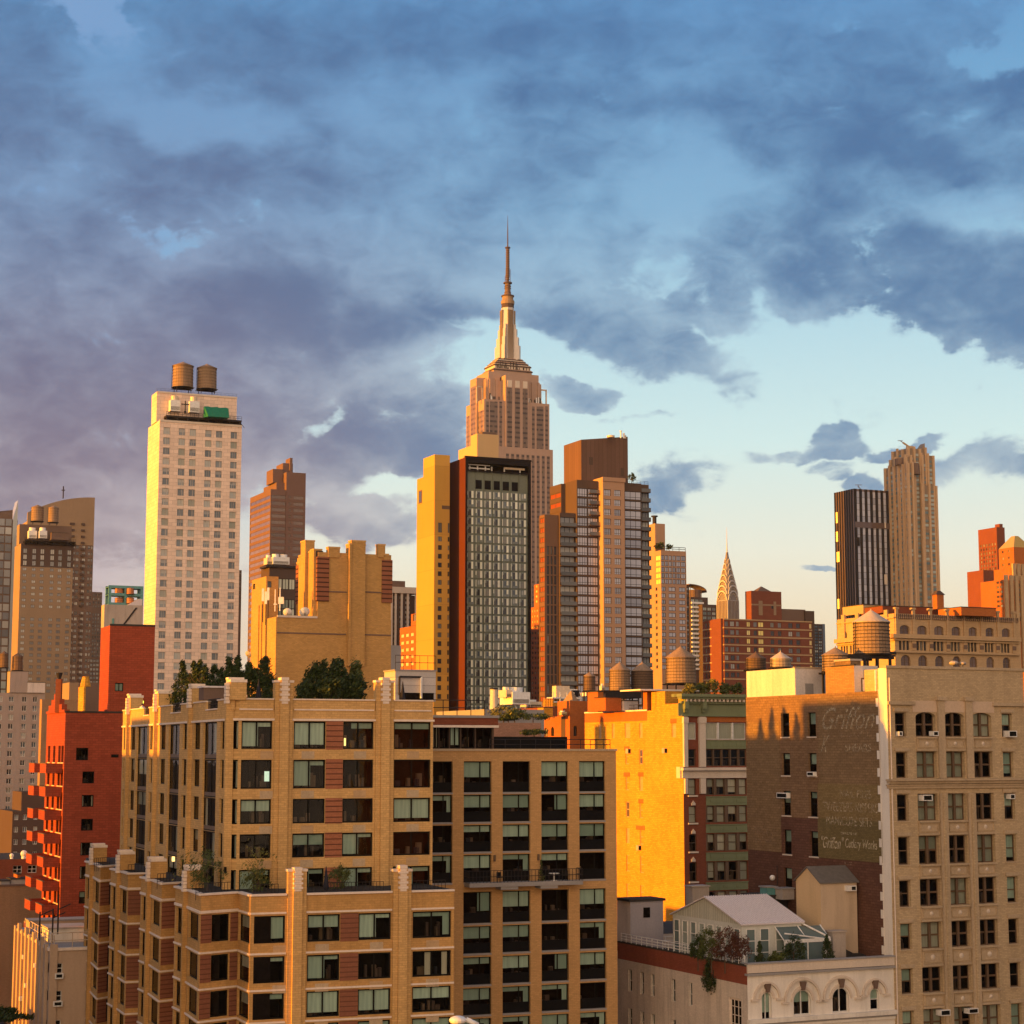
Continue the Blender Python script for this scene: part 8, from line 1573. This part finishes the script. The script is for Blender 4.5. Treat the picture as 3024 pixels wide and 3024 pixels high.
# ------------------------------------------------------------------ cream building with the roof pavilion
def p_cream():
    b = Bld('cream_arched_building', 'cream building with white arched windows and a roof terrace, bottom right', 'building', G7(872, 745), 183, 25)
    k = b.block(G7(872, 745), None, G7(1800, 730), mat='cream_stucco', L=3); b.blocks.pop(); W0 = Edge(b, (0, 60), (0, 0)); L = 60-W0.at(G7(52, 640))[0]; S0 = Edge(b, (0, 0), (1, 0)); Wd = S0.at(G7(1797, 740))[0]; zt = b.zt; zb = W0.at(G7(868, 878))[1]; zr = zt-1.1
    k = b.prism([(0, L), (0, 0), (Wd, 0), (Wd, L)], 0, zb, 'cream_stucco', roof='roof_tar'); k['mats'] = {0: 'cream_side'}; k2 = b.prism([(0, L), (0, 0), (Wd, 0), (Wd, L)], zb, zr, 'cream_stucco', roof='roof_tar', name='upper_wall'); k2['mats'] = {0: 'red_band'}
    W, S = k['e'][0], k['e'][1]; S.depth = .3; W.depth = .25
    c = W.cols(G7, [(118, 142), (195, 217), (262, 285), (392, 417), (500, 524)], 900); r = W.rows(G7, [(840, 985)], 404); b.win(W, c, r, 'creamside'); r2 = W.rows(G7, [(1095, 1230)], 404); b.win(W, c[:4], r2, 'creamside'); b.win(W, W.cols(G7, [(758, 835)], 1000), W.rows(G7, [(962, 1180)], 800), 'cream_big')
    zz = S.rows(G7, [(912, 1068)], 1222)[0]; z2 = S.rows(G7, [(903, 1035)], 1680)[0]
    cs = S.cols(G7, [(966, 1028), (1168, 1278), (1414, 1520), (1654, 1709)], 1000)
    b.win(S, [cs[1], cs[2]], [zz], 'cream'); b.win(S, [cs[0]], [(zz[0]-1.6, zz[1])], 'cream'); b.win(S, [cs[3]], [z2], 'creamside')
    for c_, zt_ in ((cs[0], zz[1]), (cs[1], zz[1]), (cs[2], zz[1]), (cs[3], z2[1])): k['arch'].append((S, c_[0], c_[1], zt_-(c_[1]-c_[0])*.5, zt_))
    b.finish(); zz_ = lambda y, x=1300: S.at(G7(x, y))[1]
    m = MB(); m.ob(S, -.05, Wd+.05, -.3, .2, zt-.85, zt-.05, 'limestone'); m.ob(S, -.1, Wd+.1, -.35, .3, zt-.05, zt+.08, 'roof_grey'); m.ob(S, -.1, Wd+.1, -.3, .28, zt-1.1, zt-.9, 'roof_grey'); b.part('parapet', m)
    m = MB(); m.ob(S, -.1, Wd+.1, 0, .45, zz_(1095), zz_(1068), 'cream_stucco'); m.ob(S, -.1, Wd+.1, 0, .3, zz_(1106), zz_(1097), 'roof_grey'); m.ob(S, 0, Wd, 0, .2, zz_(1125), zz_(1108), 'cream_stucco'); b.part('cornice', m)
    for i, (c_, zt_) in enumerate(((cs[0], zz[1]), (cs[1], zz[1]), (cs[2], zz[1]), (cs[3], z2[1]))):
        m = MB(); ce = (c_[0]+c_[1])/2; r0 = (c_[1]-c_[0])/2; zs = zt_-r0; rw = .9 if i in (1, 2) else .75; n = 14
        for (ra, rb, oo) in ((r0+.12, r0+.35, .12), (r0+rw, r0+rw+.22, .2)):
            for j in range(n):
                a0, a1 = pi*j/n, pi*(j+1)/n; f = lambda rr, a, o: S.L(ce-rr*cos(a), o, zs+rr*sin(a)*1.05)
                m.hexa([f(ra, a0, oo), f(ra, a1, oo), f(ra, a1, 0), f(ra, a0, 0), f(rb, a0, oo), f(rb, a1, oo), f(rb, a1, 0), f(rb, a0, 0)], 'limestone')
        for q in (-1, 1): m.ob(S, ce+q*(r0+rw+.1)-.4, ce+q*(r0+rw+.1)+.4, 0, .22, zs-.2, zs, 'limestone')
        b.part('arch_hood', m); m = MB(); m.hexa([S.L(ce-.16, .3, zt_+.05), S.L(ce+.16, .3, zt_+.05), S.L(ce+.16, 0, zt_+.05), S.L(ce-.16, 0, zt_+.05), S.L(ce-.3, .38, zt_+.85), S.L(ce+.3, .38, zt_+.85), S.L(ce+.3, 0, zt_+.85), S.L(ce-.3, 0, zt_+.85)], 'tower_brown'); b.part('keystone', m)
    m = MB(); m.ob(W, 0, W.len, -.3, .06, zr-.02, zt-.25, 'red_band'); m.ob(W, 0, W.len, -.35, .1, zt-.25, zt-.1, 'roof_tar'); b.part('brick_parapet', m)
    rl = W.cols(G7, [(60, 860)], 720)[0]; rail(b, [W.L(W.len*.03, .0, zt-.1), W.L(W.len*.985, .0, zt-.1)], .85, mat='white_metal', r=.04, step=1.1, bars=3)
    rail(b, [(.6, L-.8, zr), (9, L-.8, zr)], 1.3, mat='white_metal', r=.04, step=1.1, bars=3)
    # pavilion
    e0 = lambda y: Edge(b, (0, y), (1, y)); t = thing('roof_pavilion', 'white garden pavilion with a pale ridged metal roof on the cream building', 'pavilion', (0, 0, 0)); d = 190
    P = PY(G7(838, 495), 188.5); q = b.loc2(P); ze = P.z; t.location = (P.x, P.y, zr); t.rotation_euler = (0, 0, b.rot); cvt = Bld.__new__(Bld); cvt.rot = b.rot; cvt.o = Vector((P.x, P.y)); cvt.root = t
    Wp = Edge(cvt, (0, 60), (0, 0)); yl = 60-Wp.at(G7(401, 420))[0]; Sp = Edge(cvt, (0, 0), (1, 0)); xr = Sp.at(G7(1215, 480))[0]; h = ze-zr; ym = yl/2; hr = Edge(cvt, (0, 60), (0, 0)).at(G7(602, 322))[1]-zr
    m = MB()
    for (a, c_) in (((0, yl), (0, 0)), ((0, 0), (xr, 0)), ((xr, 0), (xr, yl)), ((xr, yl), (0, yl))): m.face([(a[0], a[1], 0), (c_[0], c_[1], 0), (c_[0], c_[1], h), (a[0], a[1], h)], 'pav_white')
    m.face([(0, yl, h), (0, 0, h), (0, ym, hr)], 'pav_board'); m.face([(xr, 0, h), (xr, yl, h), (xr, ym, hr)], 'pav_board'); m.build('wall', t)
    m = MB(); ov = .25; sl = (hr-h)/ym
    for (ya, yb_, za, zb_) in ((-ov, ym, h-ov*sl, hr), (yl+ov, ym, h-ov*sl, hr)): m.hexa([(-ov, ya, za), (xr+ov, ya, za), (xr+ov, yb_, zb_), (-ov, yb_, zb_), (-ov, ya, za+.12), (xr+ov, ya, za+.12), (xr+ov, yb_, zb_+.12), (-ov, yb_, zb_+.12)], 'pale_roof')
    o = m.build('roof', t); m = MB(); n = 26
    for i in range(n+1): x = -ov+(xr+2*ov)*i/n; m.hexa([(x-.04, -ov, h-ov*sl+.12), (x+.04, -ov, h-ov*sl+.12), (x+.04, ym, hr+.12), (x-.04, ym, hr+.12), (x-.03, -ov, h-ov*sl+.19), (x+.03, -ov, h-ov*sl+.19), (x+.03, ym, hr+.19), (x-.03, ym, hr+.19)], 'pale_roof')
    m.build('ridge', o)
    wm = STY['pavilion']
    cvt.blocks = []; cvt.wins = []; cvt.maxw = 60
    for i in range(8): a0 = 60-yl+yl*(i+.18)/8; cvt.wins.append((Wp, a0+yl*.64/16, .4+zr*0, yl*.64/8, h*.80, 'pavilion', 0))
    for (q0, q1) in ((.07, .22), (.30, .45), (.56, .72)): cvt.wins.append((Sp, xr*(q0+q1)/2, .4, xr*(q1-q0), h*.80, 'pavilion', 0))
    for wn in list(cvt.wins):
        e, a, z, w_, hh, st, var = wn; ang = math.atan2(e.U.y, e.U.x); mb_ = MB(); wingeo(mb_, None, w_, hh, STY[st], 0, Matrix.Translation(e.L(a, .12, z)) @ Matrix.Rotation(ang, 4, 'Z')); mb_.build('window', t)
    # glass lean-to
    xg = Sp.at(G7(1335, 560))[0]; m = MB(); g0 = xr*.55
    for x in (g0, (g0+xg)/2, xg): m.box(x-.06, -1.8, 0, x+.06, -1.7, h*.62, 'white_metal'); m.tube((x, -1.75, h*.62), (x, .0, h*.92), .06, 'white_metal')
    m.box(g0, -1.82, h*.58, xg, -1.7, h*.66, 'white_metal'); m.tube((g0, -1.75, h*.8), (xg, -1.75, h*.62), .08, 'white_metal'); m.tube((xr, 0, h*.98), (xg, -1.75, h*.66), .09, 'white_metal'); m.build('porch_frame', t); m = MB(); m.box(g0, -1.75, 0, xg, -1.73, h*.58, 'glass_teal'); m.hexa([(g0, -1.72, h*.64), (xg, -1.72, h*.64), (xg, 0, h*.9), (g0, 0, h*.9), (g0, -1.72, h*.65), (xg, -1.72, h*.65), (xg, 0, h*.91), (g0, 0, h*.91)], 'glass_teal'); m.build('porch_glass', t); m = MB(); m.box(xg-.9, -1.9, 0, xg-.15, -1.8, h*.52, 'white_metal'); m.build('door', t)
    # gabled bulkhead
    P = PY(G7(1337, 228), 193.0); t = thing('gabled_bulkhead', 'cream stucco bulkhead with a small grey gabled roof, beside the brick wall', 'roof house', (P.x, P.y, zr), b.rot); cv = Bld.__new__(Bld); cv.rot = b.rot; cv.o = Vector((P.x, P.y)); cv.root = t; We = Edge(cv, (0, 60), (0, 0)); Se = Edge(cv, (0, 0), (1, 0)); yl = 60-We.at(G7(1182, 205))[0]; xr = Se.at(G7(1566, 220))[0]; h = P.z-zr; hr = We.at(G7(1250, 162))[1]-zr+.5
    m = MB(); q = ((0, yl), (0, 0), (xr, 0), (xr, yl))
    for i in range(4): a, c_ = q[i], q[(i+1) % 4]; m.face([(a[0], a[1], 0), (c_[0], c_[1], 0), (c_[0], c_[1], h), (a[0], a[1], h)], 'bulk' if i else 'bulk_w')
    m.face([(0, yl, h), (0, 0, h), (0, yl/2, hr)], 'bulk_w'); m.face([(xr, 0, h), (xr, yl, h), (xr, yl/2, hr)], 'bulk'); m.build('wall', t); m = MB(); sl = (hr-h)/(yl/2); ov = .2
    for (ya, za) in ((-ov, h-ov*sl), (yl+ov, h-ov*sl)): m.hexa([(-ov, ya, za), (xr+ov, ya, za), (xr+ov, yl/2, hr), (-ov, yl/2, hr), (-ov, ya, za+.1), (xr+ov, ya, za+.1), (xr+ov, yl/2, hr+.1), (-ov, yl/2, hr+.1)], 'slate')
    m.build('roof', t); m = MB(); a0 = Se.at(G7(1490, 260))[0]; a1 = Se.at(G7(1550, 260))[0]; z0 = Se.at(G7(1520, 280))[1]-zr; z1 = Se.at(G7(1520, 246))[1]-zr; m.box(a0, -.45, z0, a1, 0, z1, 'white_metal'); m.box(a0+.15+.4, -.46, z0+.1, a1-.1, -.45, z1-.1, 'frame_dark'); m.build('air_conditioner', t)
    # chimneys, sheds, black roof slope
    roofbox('chimney', 'concrete double chimney right of the pavilion', 'chimney', G7, 1418, 1500, 545, 700, 191.5, 1.2, 'concrete', 'concrete', 25, zr)
    a = PY(G7(1500, 690), 192); t = thing('roof_hatch', 'black sloping roof hatch against the stained brick wall', 'roof hatch', (a.x, a.y, zr), b.rot); m = MB(); m.hexa([(0, 0, 0), (4.6, 0, 0), (4.6, 4, 0), (0, 4, 0), (0, 0, .7), (4.6, 0, .5), (4.6, 4, 1.2), (0, 4, 3.4)], 'roof_tar'); m.build('slope', t)
    m = MB(); m.box(.5, -.6, 0, 4.7, -.3, .75, 'limestone'); m.build('kerb', t)
    P = PY(G7(131, 350), 204.5); t = thing('roof_shed', 'small grey and white roof shed at the foot of the yellow wall', 'shed', (P.x, P.y, zr), b.rot); cv.o = Vector((P.x, P.y)); We = Edge(cv, (0, 60), (0, 0)); yl = 60-We.at(G7(48, 340))[0]; xr = Se.at(G7(340, 360))[0]; h = P.z-zr; m = MB(); q = ((0, yl), (0, 0), (xr, 0), (xr, yl))
    for i in range(4): a, c_ = q[i], q[(i+1) % 4]; m.face([(a[0], a[1], 0), (c_[0], c_[1], 0), (c_[0], c_[1], h), (a[0], a[1], h)], 'white_wall' if i == 0 else 'shed_grey')
    m.build('wall', t); m = MB(); m.box(-.2, -.2, h, xr+.2, yl+.2, h+.25, 'roof_tar'); m.build('roof', t); m = MB(); a0 = Se.at(G7(214, 400))[0]; a1 = Se.at(G7(256, 400))[0]; z0 = Se.at(G7(230, 450))[1]-zr; z1 = Se.at(G7(230, 386))[1]-zr; m.box(a0, -.04, z0, a1, 0, z1, 'room'); m.build('opening', t)
    roofbox('chimney', 'small concrete chimney with a square hole behind the pavilion roof', 'chimney', G7, 527, 633, 258, 420, 214, 1.5, 'concrete', 'concrete', 25, zr-3)
    b5 = Bld('low_rear_building', 'low dark roofed building behind the pavilion', 'building', G7(340, 460), 214, 25); kk = b5.block(G7(340, 470), None, G7(900, 470), mat='cream_side', L=14, roof='roof_tar'); kk['z1'] = zr+1; b5.finish()
    for i, (x0, x1, yt, yb, mt) in enumerate(((1000, 1062, 262, 320, 'teal_metal'), (1098, 1172, 272, 338, 'concrete'))): roofbox('air_unit', ('greenish', 'grey')[i]+' air unit against the dark brick wall behind the pavilion', 'equipment', G7, x0, x1, yt, yb, 206-i, 1.4, mt, 'roof_grey', 25)
    roofbox('roof_platform', 'dark roof ledge under the two air units', 'platform', G7, 970, 1185, 318, 420, 205.5, 4, 'roof_tar', 'roof_tar', 25, zr)
    pl = [(520, 600, 560, 'leaf_dark', 'ball', 1.0, 'dark green bushy shrub at the left end of the terrace plants'), (590, 700, 520, 'leaf_mid', 'ball', 1.35, 'large green shrub before the pavilion gable'), (660, 800, 505, 'leaf_red', 'ball', 1.5, 'big reddish brown maple shrub before the pavilion corner'), (760, 890, 560, 'leaf_red', 'ball', 1.2, 'smaller reddish shrub right of the big maple shrub'), (920, 982, 608, 'leaf_dark', 'cone', .75, 'small dark green cone shrub left of the porch'), (1015, 1110, 665, 'leaf_mid', 'ball', 1.0, 'low light green shrub before the porch'), (1105, 1230, 560, 'leaf_dark', 'ball', 1.3, 'large dark shrub before the glass porch'), (1345, 1420, 560, 'leaf_dark', 'cone', .85, 'dark cone shrub right of the porch door')]
    for i, (x0, x1, yt, lf, sh, r, lb) in enumerate(pl):
        y = .9+(1.0 if i < 4 else .4); e = e0(y); x = e.at(G7((x0+x1)/2, 700))[0]; x = max(x, .8) if i else x
        if i < 4: yy = [5.5, 4.0, 2.6, 1.5][i]; e = e0(yy); x = e.at(G7((x0+x1)/2, 660))[0]
        else: yy = 1.3
        z1 = e0(yy).at(G7((x0+x1)/2, yt))[1]; tree('terrace_shrub', lb, 'shrub', tuple(b.world(x, yy, zr)), z1-zr, r, sh, lf, 1500, .13, 170+i, 'shrubs on the cream building terrace', .07)
    t = thing('hanging_ivy', 'dark ivy hanging over the brick parapet below the railing', 'ivy', tuple(b.world(-.1, 60-W0.at(G7(660, 800))[0], zr))); m = MB(); foliage(m, -.3, 0, -.9, .8, 1.0, 1.9, 1800, .12, 'leaf_dark', 'ball', 7, 20); m.build('leaves', t); m = MB(); m.tube((.3, 0, .8), (-.3, 0, -2), .05, 'bark'); m.build('stem', t)
    p = PY(G4(1830, 1085), 120); t = thing('lamp_head', 'white domed lamp on a pole at the bottom edge', 'lamp', (p.x, p.y, 0)); m = MB(); m.tube((0, 0, 0), (0, 0, p.z-.3), .12, 'white_metal'); m.build('pole', t); m = MB(); n = 5
    m.ball(0, 0, p.z-.15, .55, 'white_metal', 16, 8, .5); m.tube((.5, 0, p.z-.1), (1.25, 0, p.z-.45), .16, 'white_metal', 8); m.build('dome', t, True)
style('cream_big', fw=.2, rev=.15, near=True, mull=(.33, .66), trans=(.25, .5, .75), frame='white_trim', blinds=('none',), nv=1, mw=.03)
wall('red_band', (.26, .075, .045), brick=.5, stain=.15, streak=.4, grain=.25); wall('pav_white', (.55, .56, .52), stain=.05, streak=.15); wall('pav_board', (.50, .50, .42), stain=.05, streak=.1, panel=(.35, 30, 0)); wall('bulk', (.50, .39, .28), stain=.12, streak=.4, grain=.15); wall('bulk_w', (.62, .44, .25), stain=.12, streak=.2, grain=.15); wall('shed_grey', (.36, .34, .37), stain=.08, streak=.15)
plain('slate', (.13, .115, .10), .6)
p_cream()
# ------------------------------------------------------------------ added unseen blocks: west ones shade the corner building, east ones give windows reflections
def p_west():
    for (nm, lb, x, y, w_, l_, h) in (('sienna_apartment_house', 'added unseen sienna block east of the stone loft, for the windows to reflect', 84, 52, 40, 34, 78), ('white_apartment_house', 'added unseen pale block south east of the camera, for the windows to reflect', 150, -30, 52, 40, 96), ('concrete_apartment_house', 'added unseen concrete slab beyond the sienna block, for the windows to reflect', 176, 70, 44, 40, 104), ('tan_apartment_house', 'added unseen tan block that shades the corner building from the west', -112, 128, 34, 34, 65), ('brown_apartment_house', 'added unseen brown block north of the tan block, shading the corner building', -128, 158, 26, 24, 59.5), ('grey_apartment_house', 'added unseen grey block south of the tan block, shading the corner building', -96, 98, 30, 26, 60.5)):
        b = Bld.__new__(Bld); b.rot = R(23); b.o = Vector((x, y)); b.root = thing(nm, lb, 'building', (x, y, 0), b.rot); b.blocks = []; b.wins = []; b.maxw = 40
        k = b.prism([(0, l_), (0, 0), (w_, 0), (w_, l_)], 0, h, {'t': 'blank_tan', 'b': 'maroon_brick', 'g': 'grey_left', 's': 'maroon_brick', 'w': 'cream_side', 'c': 'concrete'}[nm[0]]); E_s = k['e'][2]
        b.prism([(w_*.3, l_*.7), (w_*.3, l_*.3), (w_*.6, l_*.3), (w_*.6, l_*.7)], h, h+4.5, 'blank_tan', name='roof_house'); b.win(k['e'][1], [(w_*(i+.25)/6, w_*(i+.65)/6) for i in range(6)], [(h-3.2-3.1*j, h-1.6-3.1*j) for j in range(6)], 'grey_win'); b.finish()
p_west()
# ------------------------------------------------------------------ evening haze over the city
m = bpy.data.materials.new('haze'); m.use_nodes = True; nt = m.node_tree; nt.nodes.clear()
o = nt.nodes.new('ShaderNodeOutputMaterial'); v = nt.nodes.new('ShaderNodeVolumePrincipled'); nt.links.new(v.outputs[0], o.inputs['Volume'])
v.inputs['Density'].default_value = .000022; v.inputs['Color'].default_value = (.86, .90, .97, 1); v.inputs['Anisotropy'].default_value = .2; MATS['haze'] = m
g = MB(); g.box(-1500, -300, -1, 1500, 2700, 480, 'haze'); h = g.build('haze'); tag(h, 'thin evening haze over the far towers', 'haze', kind='stuff')
